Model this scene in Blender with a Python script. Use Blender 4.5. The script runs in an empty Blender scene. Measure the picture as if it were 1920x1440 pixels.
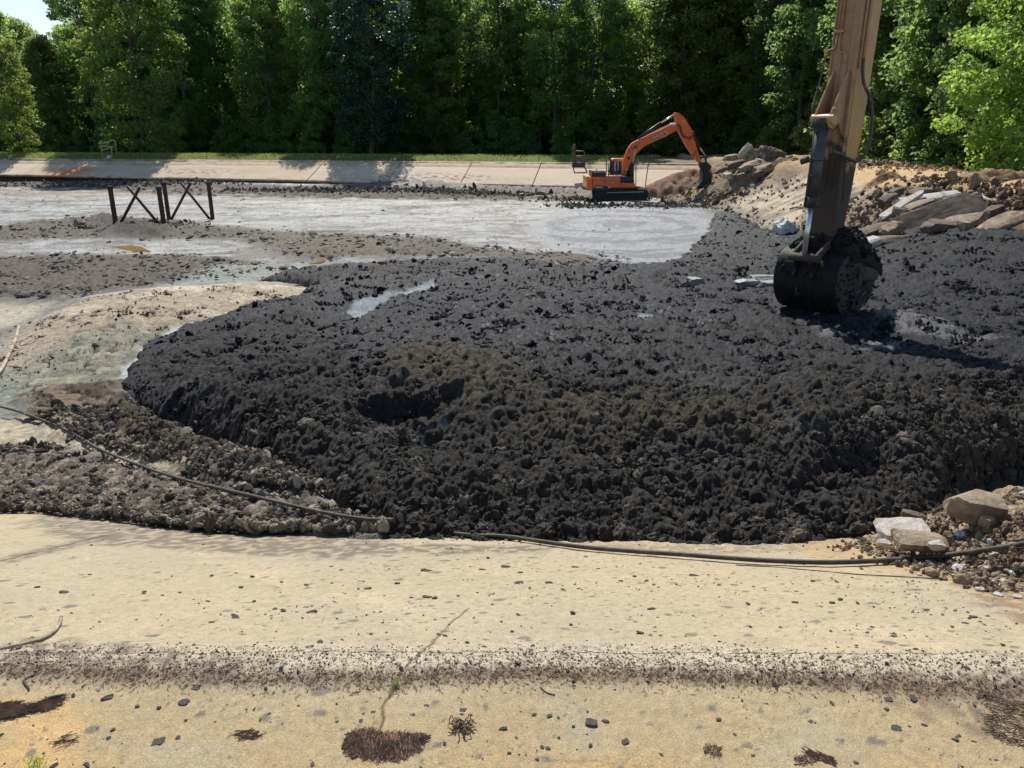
import bpy, bmesh, math, random
import numpy as np
from mathutils import Vector, Matrix, noise as mnoise

random.seed(7)
RNG = np.random.default_rng(11)
S = bpy.context.scene
COL = S.collection

# ------------------------------------------------------------------ camera
CAM_H = 2.0
FPX, CX, CY = 1397.0, 960.0, 720.0
PITCH = math.atan(465.0 / FPX)
cam_d = bpy.data.cameras.new('camera')
cam_d.sensor_fit = 'HORIZONTAL'
cam_d.sensor_width = 36.0
cam_d.lens = FPX / 1920.0 * 36.0
cam_d.clip_start = 0.05
cam_d.clip_end = 3000.0
cam = bpy.data.objects.new('camera', cam_d)
COL.objects.link(cam)
cam.location = (0, 0, CAM_H)
cam.rotation_euler = (math.pi / 2 - PITCH, 0, 0)
S.camera = cam

# ------------------------------------------------------------------ light
SUN_EL, SUN_AZ = math.radians(48), math.radians(-7)     # azimuth from +Y towards +X
W = bpy.data.worlds.new('World')
S.world = W
W.use_nodes = True
wn = W.node_tree
wn.nodes.clear()
sky = wn.nodes.new('ShaderNodeTexSky')
sky.sky_type = 'NISHITA'
sky.sun_disc = False
sky.sun_elevation = SUN_EL
sky.sun_rotation = SUN_AZ
sky.air_density = 1.0
sky.dust_density = 0.6
bg = wn.nodes.new('ShaderNodeBackground')
bg.inputs['Strength'].default_value = 0.115
wo = wn.nodes.new('ShaderNodeOutputWorld')
wn.links.new(sky.outputs[0], bg.inputs[0])
wn.links.new(bg.outputs[0], wo.inputs[0])
sl = bpy.data.lights.new('sun', 'SUN')
sl.energy = 5.0
sl.angle = math.radians(0.5)
sl.color = (1.0, 0.955, 0.88)
sun = bpy.data.objects.new('sun', sl)
COL.objects.link(sun)
sd = Vector((math.sin(SUN_AZ) * math.cos(SUN_EL), math.cos(SUN_AZ) * math.cos(SUN_EL), math.sin(SUN_EL)))
sun.rotation_euler = sd.to_track_quat('Z', 'Y').to_euler()
sun.location = (0, 0, 60)
S.render.engine = 'CYCLES'
S.view_settings.view_transform = 'Standard'
S.view_settings.look = 'None'
S.view_settings.exposure = 0.28
S.view_settings.gamma = 1.0
S.view_settings.use_curve_mapping = False
S.cycles.max_bounces = 6
S.cycles.transparent_max_bounces = 8

# ------------------------------------------------------------------ naming
def tag(o, label=None, cat=None, group=None, kind=None):
    if label: o['label'] = label
    if cat: o['category'] = cat
    if group: o['group'] = group
    if kind: o['kind'] = kind
    return o

def empty(name, loc, label, cat, group=None):
    o = bpy.data.objects.new(name, None)
    COL.objects.link(o)
    o.location = loc
    o.empty_display_size = 0.2
    return tag(o, label, cat, group)

def link(name, me, mat=None, parent=None):
    o = bpy.data.objects.new(name, me)
    COL.objects.link(o)
    if mat is not None and len(me.materials) == 0:
        me.materials.append(mat)
    if parent is not None:
        o.parent = parent
        l = parent.matrix_world.translation if parent.parent else parent.location
        o.location = -Vector(parent_offset(parent))
    return o

def parent_offset(p):
    v = Vector((0, 0, 0))
    while p is not None:
        v += Vector(p.location)
        p = p.parent
    return v

# ------------------------------------------------------------------ numpy noise
_P = np.random.default_rng(3).permutation(4096).astype(np.int64)
_A = np.random.default_rng(4).uniform(0, 2 * np.pi, 4096)
_R = np.random.default_rng(5).uniform(0, 1, 4096)
_GX, _GY = np.cos(_A), np.sin(_A)

def _h(ix, iy, seed):
    return _P[(ix + _P[(iy + seed * 57) & 4095]) & 4095]

def pn(x, y, seed=0):
    xi = np.floor(x).astype(np.int64); yi = np.floor(y).astype(np.int64)
    fx = x - xi; fy = y - yi
    u = fx * fx * fx * (fx * (fx * 6 - 15) + 10); v = fy * fy * fy * (fy * (fy * 6 - 15) + 10)
    def g(dx, dy):
        h = _h(xi + dx, yi + dy, seed)
        return _GX[h] * (fx - dx) + _GY[h] * (fy - dy)
    a = g(0, 0); b = g(1, 0); c = g(0, 1); d = g(1, 1)
    return ((a + (b - a) * u) + ((c + (d - c) * u) - (a + (b - a) * u)) * v) * 1.5

def fbm(x, y, octv=4, seed=0, gain=0.5, lac=2.03):
    s = 0.0; a = 1.0; t = 0.0
    for i in range(octv):
        s = s + a * pn(x + i * 17.3, y - i * 9.1, seed + i)
        t += a; a *= gain; x = x * lac; y = y * lac
    return s / t

def worley(x, y, seed=0):
    xi = np.floor(x).astype(np.int64); yi = np.floor(y).astype(np.int64)
    f1 = np.full(x.shape, 9.0); f2 = np.full(x.shape, 9.0); cid = np.zeros(x.shape)
    for dx in (-1, 0, 1):
        for dy in (-1, 0, 1):
            h = _h(xi + dx, yi + dy, seed)
            px = xi + dx + _R[h]; py = yi + dy + _R[(h * 7 + 13) & 4095]
            d = (x - px) ** 2 + (y - py) ** 2
            near = d < f1
            f2 = np.where(near, f1, np.minimum(f2, d))
            cid = np.where(near, _R[(h * 3 + 101) & 4095], cid)
            f1 = np.where(near, d, f1)
    return np.sqrt(f1), np.sqrt(f2), cid

def sstep(a, b, x):
    t = np.clip((x - a) / (b - a), 0, 1)
    return t * t * (3 - 2 * t)

def polysd(poly, x, y):
    """signed distance, positive inside"""
    P = np.asarray(poly, float)
    n = len(P)
    d = np.full(x.shape, 1e9); inside = np.zeros(x.shape, bool)
    for i in range(n):
        ax, ay = P[i]; bx, by = P[(i + 1) % n]
        ex, ey = bx - ax, by - ay
        t = np.clip(((x - ax) * ex + (y - ay) * ey) / (ex * ex + ey * ey + 1e-12), 0, 1)
        d = np.minimum(d, (x - ax - t * ex) ** 2 + (y - ay - t * ey) ** 2)
        c = ((ay > y) != (by > y))
        with np.errstate(divide='ignore', invalid='ignore'):
            xx = (bx - ax) * (y - ay) / (by - ay + 1e-30) + ax
        inside ^= c & (x < xx)
    return np.sqrt(d) * np.where(inside, 1, -1)

# ------------------------------------------------------------------ place: plan of the pond (metres)
CREST_Y, SLOPE = 2.45, 0.38
A_FAR = np.array([-50.0, 73.5]); B_FAR = np.array([6.0, 61.6])
T_FAR = (B_FAR - A_FAR) / np.linalg.norm(B_FAR - A_FAR)
N_FAR = np.array([T_FAR[1], -T_FAR[0]])          # towards the pond

def far_s(x, y):      # distance from the far crest, towards the pond
    return (x - A_FAR[0]) * N_FAR[0] + (y - A_FAR[1]) * N_FAR[1]

def far_t(x, y):
    return (x - A_FAR[0]) * T_FAR[0] + (y - A_FAR[1]) * T_FAR[1]

def h_near(x, y):
    z = -SLOPE * np.maximum(y - CREST_Y, 0)
    return z

def h_pond(x, y):
    z = np.full(np.shape(x), -1.9)
    z = z + 0.78 * sstep(-6.8, -0.8, x) * (1 - sstep(5.7, 10.5, y))
    z = z + 0.28 * (1 - sstep(3.0, 9.0, far_s(x, y))) * sstep(20, -30, x)
    z = z - 0.15 * sstep(40, 52, y) * sstep(-5, 6, x)
    return z

def bank_x(y):
    return 10.2 + 0.4 * np.sin(y * 0.35) + 1.6 * (1 - sstep(14, 24, y)) * 0

def h_right(x, y):
    s = x - bank_x(y)
    z = -2.3 + 0.46 * np.clip(s, -2, 5.6)
    z = z + 0.30 * sstep(5.2, 8.0, s) - 0.75 * sstep(9.2, 13.0, s)
    # crest sinks into the corner heap at the far end
    z = z - 0.3 * sstep(50, 62, y)
    return z

def prof(y, ys, zs):
    return np.interp(y, ys, zs)

def h_mud_top(x, y):
    z = prof(y, [4.6, 5.4, 6.1, 7.0, 8.2, 9.5, 11, 13.3, 18, 24, 40],
             [-1.25, -1.14, -0.99, -0.87, -0.82, -0.96, -1.12, -1.2, -1.45, -1.75, -1.85])
    z = z + 1.15 * sstep(5.5, 14.0, x) * sstep(12, 20, y)
    z = z + 0.25 * sstep(1.8, 4.5, x) * (1 - sstep(6.5, 9.5, y))
    z = z - 0.35 * sstep(-1.0, -6.0, x) * (1 - sstep(12, 18, y))
    z = z - 0.25 * sstep(0.5, -3.0, x) * sstep(9, 13, y) * (1 - sstep(14, 19, y))
    return z

def ray(px, py):
    v = Vector((px - CX, FPX * math.cos(PITCH) + (CY - py) * math.sin(PITCH),
                -FPX * math.sin(PITCH) + (CY - py) * math.cos(PITCH)))
    return v / v.y

def at(px, py, Y):
    r = ray(px, py)
    return Vector((r.x * Y, Y, CAM_H + r.z * Y))

_YS = np.geomspace(1.0, 140, 5000)
def under(x, y):
    z = np.maximum(np.maximum(h_near(x, y), h_pond(x, y)), h_right(x, y))
    s = far_s(x, y)
    fb = np.where(s < 0, 0.0 + 0.35 * sstep(0, -3, s), -0.4 * s)
    return np.where(s < 4, np.maximum(z, fb), z)

def hit(px, py, H=None, sink=0.0):
    """where the line of sight through a photo pixel meets the ground H"""
    H = H or under
    r = ray(px, py)
    x = r.x * _YS; z = CAM_H + r.z * _YS
    g = H(x, _YS)
    i = int(np.argmax(z < g))
    if i == 0: i = len(_YS) - 1
    z0 = z[i - 1] - g[i - 1]; z1 = z[i] - g[i]
    t = z0 / (z0 - z1 + 1e-12)
    Y = _YS[i - 1] + t * (_YS[i] - _YS[i - 1])
    return Vector((r.x * Y, Y, CAM_H + r.z * Y - sink))

def plan(pts, H=None):
    out = []
    n = len(pts)
    for p in pts:
        v = hit(p[0], p[1], H)
        out.append((v.x, v.y))
    return out

MUD_PX = [(1640, 1000), (1500, 1014), (1300, 1018), (1100, 1014), (900, 1009), (730, 1004), (665, 985), (610, 940),
          (530, 900), (440, 880), (380, 850), (330, 825), (285, 800), (250, 765), (228, 725), (240, 692), (290, 643), (345, 622),
          (450, 592), (560, 570), (598, 550), (560, 538), (485, 530), (560, 512), (650, 507), (740, 497),
          (850, 487), (960, 500), (1060, 512), (1120, 512), (1205, 507), (1280, 480), (1325, 440), (1345, 400),
          (1400, 425), (1440, 450), (1480, 462), (1560, 462), (1650, 455), (1750, 440), (1930, 428), (2150, 420),
          (2300, 640), (2300, 860), (1930, 868), (1850, 885), (1780, 905), (1720, 955)]
MUD = plan(MUD_PX)

def mud_sd(x, y):
    n = 0.22 * fbm(x * 1.1, y * 1.1, 3, 40) + 0.05 * fbm(x * 6, y * 6, 2, 44)
    return polysd(MUD, x, y) + n * np.clip(y / 9.0, 0.45, 2.0)

def gauss(x, y, cx, cy, sx, sy, rot=0.0):
    c, s = math.cos(rot), math.sin(rot)
    u = (x - cx) * c + (y - cy) * s; v = -(x - cx) * s + (y - cy) * c
    return np.exp(-(u / sx) ** 2 - (v / sy) ** 2)

def mud_features(x, y):
    z = 0.0
    def P(px, py, zz):
        r = ray(px, py); Y = (CAM_H - zz) / -r.z
        return r.x * Y, Y
    # hollow with an overhanging far lip, lower left of the middle
    cx, cy = P(775, 775, -0.95)
    u = (x - cx) * 0.96 + (y - cy) * 0.28; v = -(x - cx) * 0.28 + (y - cy) * 0.96
    lip = sstep(0.10, -0.02, v - 0.12 - 0.10 * fbm(x * 3, y * 3, 3, 9) - .12 * u) * sstep(-0.75, 0.05, v)
    z = z - 0.23 * lip * np.exp(-(u / 0.62) ** 4)
    cx, cy = P(800, 822, -0.95)
    z = z - 0.22 * gauss(x, y, cx, cy + .12, 0.30, 0.22, 0.3)
    # brown spoil ridge behind the hollow
    cx, cy = P(850, 690, -0.95)
    z = z + 0.20 * gauss(x, y, cx, cy, 2.2, 1.1, -0.05)
    # ridge crossing to the notch on the right
    cx, cy = P(1350, 815, -0.8)
    z = z + 0.16 * gauss(x, y, cx, cy, 1.5, 0.5, -0.22)
    cx, cy = P(1600, 865, -0.8)
    z = z - 0.40 * gauss(x, y, cx, cy, 0.55, 0.16, 0.62) - 0.2 * gauss(x, y, cx + .1, cy, 0.35, 0.5, 0.62)
    cx, cy = P(1800, 800, -0.8)
    z = z + 0.28 * gauss(x, y, cx, cy, 1.0, 0.7, 0.1)
    # trough with wet streak, upper left, and the sunken track near the back
    cx, cy = P(720, 560, -1.5)
    z = z - 0.20 * gauss(x, y, cx, cy, 2.4, 0.8, 0.95)
    cx, cy = P(1100, 545, -1.6)
    z = z - 0.16 * gauss(x, y, cx, cy, 3.4, 1.0, -0.05) + 0.17 * gauss(x, y, cx, cy + 1.7, 5.0, 0.9, 0)
    cx, cy = P(1050, 480 + 20, -1.7)
    z = z + 0.18 * gauss(x, y, cx - 1, cy, 4.5, 0.8, 0.0)
    # low swells and a long sagging trough between them
    cx, cy = P(720, 790, -0.9)
    z = z - 0.13 * gauss(x, y, cx, cy, 0.35, 1.1, -0.45)
    cx, cy = P(1000, 900, -0.85)
    z = z + 0.10 * gauss(x, y, cx, cy, 1.6, 0.5, 0.05)
    cx, cy = P(1150, 720, -1.0)
    z = z - 0.14 * gauss(x, y, cx, cy, 2.0, 0.55, -0.35)
    cx, cy = P(470, 720, -1.1)
    z = z + 0.12 * gauss(x, y, cx, cy, 1.4, 1.2, 0.2)
    # spot under the hanging bucket
    z = z + 0.14 * gauss(x, y, 5.6, 13.2, 1.3, 1.0)
    cx, cy = P(1720, 625, -1.2)
    z = z + 0.16 * gauss(x, y, cx, cy, 0.9, 0.45, -0.4)
    return z

def h_mud_smooth(x, y, sdv=None):
    sdv = mud_sd(x, y) if sdv is None else sdv
    g = under(x, y)
    w = np.clip(np.interp(y, [5, 9, 20, 40], [0.85, 0.9, 1.4, 2.4]), .4, 3) + 1.6 * sstep(2.3, 4.2, x) * sstep(9, 7, y)
    r = np.clip(sdv / w, -0.5, 1)
    ramp = np.where(r > 0, np.sqrt(np.clip(1 - (1 - r) ** 2, 0, 1)), r * 1.5)
    top = np.maximum(h_mud_top(x, y) + mud_features(x, y), g + 0.08)
    return g - 0.10 + (top - g + 0.10) * ramp

MILK = None
def milk_mask(x, y):
    global MILK
    if MILK is None:
        MILK = [plan(p_, surf) for p_ in ([(650, 592), (662, 570), (690, 560), (725, 553), (748, 551), (722, 566), (704, 576), (692, 594), (668, 600)],
                [(735, 557), (775, 541), (812, 527), (820, 536), (790, 547), (760, 553)], [(772, 828), (800, 820), (842, 814), (838, 822), (800, 834), (778, 836)],
                [(1195, 590), (1215, 592), (1222, 600), (1200, 602)])]
    d = np.max([polysd(p_, x, y) for p_ in MILK], 0)
    return sstep(-.05, .05, d + .06 * fbm(x * 5, y * 5, 3, 450))

def surf(x, y):
    return np.maximum(under(x, y), h_mud_smooth(x, y))

def clods(x, y, amp=1.0, big=1.0, seed=60, dy=None):
    """crumbly lumps, stacked sizes"""
    wx = x + 0.06 * pn(x * 3, y * 3, seed + 9); wy = y + 0.06 * pn(x * 3 + 5, y * 3, seed + 10)
    z = 0.0
    for k, (cell, h) in enumerate(((0.27, 0.052), (0.13, 0.052), (0.068, 0.038), (0.036, 0.021))):
        f1, f2, c = worley(wx / cell + k * 3.7, wy / cell * (1.0) - k * 1.9, seed + k)
        lump = np.sqrt(np.clip(1.0 - (f1 / 0.78) ** 2, 0, 1))
        f = 1.0 if dy is None else sstep(1.0, 2.3, cell / dy)
        z = z + h * (big if k < 1 else 1.0) * (f * lump * (0.25 + 0.95 * c) + (1 - f) * .3)
    return amp * z

# ------------------------------------------------------------------ materials
def nt(m):
    m.use_nodes = True
    t = m.node_tree
    return t, t.nodes, t.links

def newmat(name):
    m = bpy.data.materials.new(name)
    t, N, L = nt(m)
    b = N['Principled BSDF']
    return m, t, N, L, b

def noise_node(N, L, scale, detail=5, rough=0.6, coord=None, dist=0.0):
    n = N.new('ShaderNodeTexNoise')
    n.inputs['Scale'].default_value = scale
    n.inputs['Detail'].default_value = detail
    n.inputs['Roughness'].default_value = rough
    n.inputs['Distortion'].default_value = dist
    if coord is not None: L.new(coord, n.inputs['Vector'])
    return n

def ramp(N, L, src, stops):
    r = N.new('ShaderNodeValToRGB')
    e = r.color_ramp.elements
    e[0].position, e[0].color = stops[0][0], (*stops[0][1], 1)
    e[1].position, e[1].color = stops[1][0], (*stops[1][1], 1)
    for p, c in stops[2:]:
        k = e.new(p); k.color = (*c, 1)
    L.new(src, r.inputs[0])
    return r

def mix(N, L, a, b, f, mode='MIX'):
    m = N.new('ShaderNodeMix'); m.data_type = 'RGBA'; m.blend_type = mode
    for s, v in ((6, a), (7, b)):
        if isinstance(v, tuple): m.inputs[s].default_value = (*v, 1) if len(v) == 3 else v
        else: L.new(v, m.inputs[s])
    if isinstance(f, (int, float)): m.inputs[0].default_value = f
    else: L.new(f, m.inputs[0])
    return m.outputs[2]

def mapr(N, L, src, a, b, c, d):
    m = N.new('ShaderNodeMapRange')
    for i, v in zip((1, 2, 3, 4), (a, b, c, d)): m.inputs[i].default_value = v
    L.new(src, m.inputs[0])
    return m.outputs[0]

def terrain_mat(name, nscale=30.0, lo=0.72, hi=1.25, bump=0.4, bdist=0.01, spec=0.4, grain=None):
    """painted albedo in the mesh (rgb) and roughness (alpha), grain from noise"""
    m, t, N, L, b = newmat(name)
    a = N.new('ShaderNodeAttribute'); a.attribute_name = 'paint'
    g = N.new('ShaderNodeNewGeometry')
    n1 = noise_node(N, L, nscale, 6, 0.65, g.outputs['Position'])
    n2 = noise_node(N, L, nscale * 6.5, 3, 0.6, g.outputs['Position'])
    f = mapr(N, L, n1.outputs[0], 0.3, 0.7, lo, hi)
    f2 = mapr(N, L, n2.outputs[0], 0.3, 0.7, 0.68, 1.32)
    mm = N.new('ShaderNodeMath'); mm.operation = 'MULTIPLY'; L.new(f, mm.inputs[0]); L.new(f2, mm.inputs[1])
    vm = N.new('ShaderNodeVectorMath'); vm.operation = 'SCALE'
    L.new(a.outputs['Color'], vm.inputs[0]); L.new(mm.outputs[0], vm.inputs['Scale'])
    L.new(vm.outputs[0], b.inputs['Base Color'])
    L.new(a.outputs['Alpha'], b.inputs['Roughness'])
    b.inputs['Specular IOR Level'].default_value = spec
    bp = N.new('ShaderNodeBump'); bp.inputs['Strength'].default_value = bump; bp.inputs['Distance'].default_value = bdist
    ad = N.new('ShaderNodeMath'); ad.operation = 'ADD'
    L.new(n1.outputs[0], ad.inputs[0]); L.new(n2.outputs[0], ad.inputs[1])
    L.new(ad.outputs[0], bp.inputs['Height']); L.new(bp.outputs[0], b.inputs['Normal'])
    return m

def solid(name, c, rough=0.6, metal=0.0, var=0.25, nscale=8.0, bump=0.15, bdist=0.01, dirt=None, dirt_amt=0.4, obj=True, spec=0.5, dscale=3.0, zmud=None):
    m, t, N, L, b = newmat(name)
    tc = N.new('ShaderNodeTexCoord')
    co = tc.outputs['Object']
    n1 = noise_node(N, L, nscale, 6, 0.6, co)
    f = mapr(N, L, n1.outputs[0], 0.3, 0.7, 1 - var, 1 + var)
    vm = N.new('ShaderNodeVectorMath'); vm.operation = 'SCALE'
    vm.inputs[0].default_value = c; L.new(f, vm.inputs['Scale'])
    out = vm.outputs[0]
    rr = None
    if dirt is not None:
        n2 = noise_node(N, L, dscale, 8, 0.7, co)
        src = n2.outputs[0]
        if zmud is not None:      # mud caked on the low part: height in the object
            sx = N.new('ShaderNodeSeparateXYZ'); L.new(tc.outputs['Object'], sx.inputs[0])
            zz = mapr(N, L, sx.outputs[2], zmud[0], zmud[1], 0.75, -0.12)
            ad = N.new('ShaderNodeMath'); ad.operation = 'ADD'; L.new(src, ad.inputs[0]); L.new(zz, ad.inputs[1])
            src = ad.outputs[0]
        k = mapr(N, L, src, 0.62 - dirt_amt * 0.35, 0.70 - dirt_amt * 0.2, 0, 1)
        out = mix(N, L, out, dirt, k)
        rr = mapr(N, L, k, 0, 1, rough, 0.85)
    L.new(out, b.inputs['Base Color'])
    if rr is not None: L.new(rr, b.inputs['Roughness'])
    else: b.inputs['Roughness'].default_value = rough
    b.inputs['Metallic'].default_value = metal
    b.inputs['Specular IOR Level'].default_value = spec
    if bump:
        bp = N.new('ShaderNodeBump'); bp.inputs['Strength'].default_value = bump; bp.inputs['Distance'].default_value = bdist
        n3 = noise_node(N, L, nscale * 4, 5, 0.7, co)
        L.new(n3.outputs[0], bp.inputs['Height']); L.new(bp.outputs[0], b.inputs['Normal'])
    return m

def leaf_mat(name, c1, c2, trans=0.45):
    m = bpy.data.materials.new(name)
    t, N, L = nt(m)
    N.clear()
    o = N.new('ShaderNodeOutputMaterial')
    a = N.new('ShaderNodeAttribute'); a.attribute_name = 'tint'
    oi = N.new('ShaderNodeObjectInfo')
    col = mix(N, L, c1, c2, a.outputs['Fac'])
    hs = N.new('ShaderNodeHueSaturation')
    L.new(col, hs.inputs['Color'])
    L.new(mapr(N, L, oi.outputs['Random'], 0, 1, 0.75, 1.25), hs.inputs['Value'])
    L.new(mapr(N, L, oi.outputs['Random'], 0, 1, 0.485, 0.515), hs.inputs['Hue'])
    d = N.new('ShaderNodeBsdfPrincipled'); d.inputs['Roughness'].default_value = 0.45
    d.inputs['Specular IOR Level'].default_value = 0.35
    L.new(hs.outputs[0], d.inputs['Base Color'])
    tr = N.new('ShaderNodeBsdfTranslucent')
    hs2 = N.new('ShaderNodeHueSaturation'); hs2.inputs['Value'].default_value = 2.6; hs2.inputs['Saturation'].default_value = 1.12
    hs2.inputs['Hue'].default_value = 0.488
    L.new(hs.outputs[0], hs2.inputs['Color']); L.new(hs2.outputs[0], tr.inputs[0])
    mx = N.new('ShaderNodeMixShader'); mx.inputs[0].default_value = trans
    L.new(d.outputs[0], mx.inputs[1]); L.new(tr.outputs[0], mx.inputs[2]); L.new(mx.outputs[0], o.inputs[0])
    return m

M_BANK = terrain_mat('bank_concrete', 26, 0.84, 1.14, 0.5, 0.006, 0.25)
M_SLUDGE = terrain_mat('dried_sludge', 9, 0.50, 1.42, 0.9, 0.03, 0.25)
M_MUD = terrain_mat('black_mud', 38, 0.25, 1.9, 1.0, 0.02, 0.20)
M_DIRT = terrain_mat('orange_dirt', 7, 0.60, 1.32, 0.9, 0.04, 0.2)

# ------------------------------------------------------------------ mesh makers
def mesh_np(name, V, F, smooth=True, paint=None):
    me = bpy.data.meshes.new(name)
    V = np.asarray(V, np.float32); F = np.asarray(F, np.int32)
    me.vertices.add(len(V)); me.vertices.foreach_set('co', V.ravel())
    k = F.shape[1]
    me.loops.add(F.size); me.loops.foreach_set('vertex_index', F.ravel())
    me.polygons.add(len(F))
    me.polygons.foreach_set('loop_start', np.arange(0, F.size, k, dtype=np.int32))
    me.polygons.foreach_set('loop_total', np.full(len(F), k, np.int32))
    if smooth: me.polygons.foreach_set('use_smooth', np.ones(len(F), bool))
    me.update(calc_edges=True)
    if paint is not None:
        a = me.color_attributes.new('paint', 'FLOAT_COLOR', 'POINT')
        a.data.foreach_set('color', np.asarray(paint, np.float32).ravel())
    return me

def grid_faces(nr, nc, keep=None):
    i = np.arange(nr - 1)[:, None] * nc + np.arange(nc - 1)[None, :]
    F = np.stack([i, i + 1, i + nc + 1, i + nc], -1).reshape(-1, 4)
    if keep is not None:
        k = keep.reshape(-1)
        m = k[F].any(axis=1)
        F = F[m]
    return F

def compact(V, F, *arrs):
    used = np.zeros(len(V), bool); used[F.ravel()] = True
    idx = np.cumsum(used) - 1
    return (V[used], idx[F]) + tuple(a[used] for a in arrs)

def persp_grid(u0, u1, nc, y0, y1, nr):
    u = np.linspace(u0, u1, nc); iv = np.linspace(1 / y0, 1 / y1, nr)
    Y = 1 / iv
    X = u[None, :] * Y[:, None]
    return X, np.repeat(Y[:, None], nc, 1)

class Paint:
    def __init__(self, x, y, base, rough=0.9):
        self.x, self.y = x, y
        self.c = np.zeros(x.shape + (4,)); self.c[..., :3] = base; self.c[..., 3] = rough
    def blend(self, m, col, rough=None):
        m = np.clip(m, 0, 1)[..., None]
        self.c[..., :3] = self.c[..., :3] * (1 - m) + np.array(col) * m
        if rough is not None:
            self.c[..., 3:] = self.c[..., 3:] * (1 - m) + rough * m
    def poly(self, px, col, rough=None, feather=0.4, wob=0.3, wscale=1.0, k=1.0, seed=1, H=None, stretch=1.0, speck=0.0, sscale=8.0):
        P = plan(px, H)
        a = np.array(P)
        bx0, by0 = a.min(0) - feather * 3 - wob * 3; bx1, by1 = a.max(0) + feather * 3 + wob * 3
        box = (self.x > bx0) & (self.x < bx1) & (self.y > by0) & (self.y < by1)
        if not box.any(): return None
        x = self.x[box]; y = self.y[box]
        s = polysd(P, x, y) + wob * fbm(x * wscale, y * wscale / stretch, 4, seed)
        m = sstep(-feather, feather, s) * k
        if speck: m = m * np.clip(1 - speck + speck * 2.2 * sstep(-.25, .35, fbm(x * sscale, y * sscale, 3, seed + 5)), 0, 1)
        full = np.zeros(self.x.shape); full[box] = m
        self.blend(full, col, rough)
        return full

# ------------------------------------------------------------------ ground to the horizon
def build_ground():
    # one big sheet round the pond, forest floor beyond the banks
    xs = np.concatenate([[-1500, -700, -300], np.linspace(-130, 90, 90), [300, 700, 1500]])
    ys = np.concatenate([[-900, -400, -120, -40], np.linspace(-12, 140, 80), [300, 800, 1800]])
    X, Y = np.meshgrid(xs, ys)
    s = far_s(X, Y)
    rim = np.maximum.reduce([sstep(-5.5, -9.0, s), sstep(19.0, 26.0, X), sstep(0.0, -2.0, Y), sstep(-66, -70, X)])
    Z = -3.4 + (3.4 + 0.2) * rim + 0.12 * fbm(X * 0.2, Y * 0.2, 2, 5)
    V = np.stack([X, Y, Z], -1).reshape(-1, 3)
    m = solid('forest_floor', (0.055, 0.045, 0.028), 0.95, var=0.4, nscale=0.8, bump=0.4, bdist=0.05, dirt=(0.03, 0.045, 0.015), dirt_amt=0.3, dscale=0.3)
    o = link('ground', mesh_np('ground', V, grid_faces(*X.shape)), m)
    tag(o, kind='structure')

build_ground()

# ------------------------------------------------------------------ near bank: sandy crest + concrete slabs
def cresty(x):
    return CREST_Y + 0.03 * np.sin(x * 1.3)

def near_disp(x, y):
    """fine relief of the near bank"""
    z = 0.012 * fbm(x * 0.8, y * 0.8, 3, 70) + 0.004 * fbm(x * 7, y * 7, 3, 71)
    band = band_mask(x, y)
    f1, f2, c = worley(x / 0.035, y / 0.035, 72)
    z = z + band * (0.012 * np.clip(1 - f1, 0, 1) * c + 0.010 * np.clip(fbm(x * 9, y * 9, 3, 75) + .2, 0, 1))
    f1, f2, c = worley(x / 0.016, y / 0.016, 76)
    z = z + 0.0022 * (1 - f1) * (0.4 + sstep(3.0, 2.3, y))
    return z

def band_mask(x, y):
    yc = 2.53 - 0.020 * x + 0.03 * np.sin(x * 2.1 + .5)
    w = 0.18 + 0.04 * fbm(x * 1.5, y * 0, 2, 77)
    m = sstep(1.25, 0.55, np.abs(y - yc) / w + 0.35 * fbm(x * 4, y * 4, 3, 78))
    return m

def crack_line(x, y, pts, w):
    d = np.full(x.shape, 1e9)
    wx = x + 0.02 * fbm(x * 9, y * 9, 3, 80); wy = y + 0.02 * fbm(x * 9 + 7, y * 9, 3, 81)
    for (ax, ay), (bx, by) in zip(pts[:-1], pts[1:]):
        ex, ey = bx - ax, by - ay
        t = np.clip(((wx - ax) * ex + (wy - ay) * ey) / (ex * ex + ey * ey), 0, 1)
        d = np.minimum(d, np.hypot(wx - ax - t * ex, wy - ay - t * ey))
    return sstep(w, w * 0.3, d)

CRACK = plan([(712, 1385), (715, 1362), (722, 1325), (740, 1290), (775, 1240), (800, 1215), (850, 1165), (880, 1140)])
CRACK2 = plan([(800, 1410), (900, 1418), (1020, 1424), (1150, 1432), (1230, 1436)])
JOINT = plan([(0, 1052), (60, 1036), (130, 1022), (200, 1004)])

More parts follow.
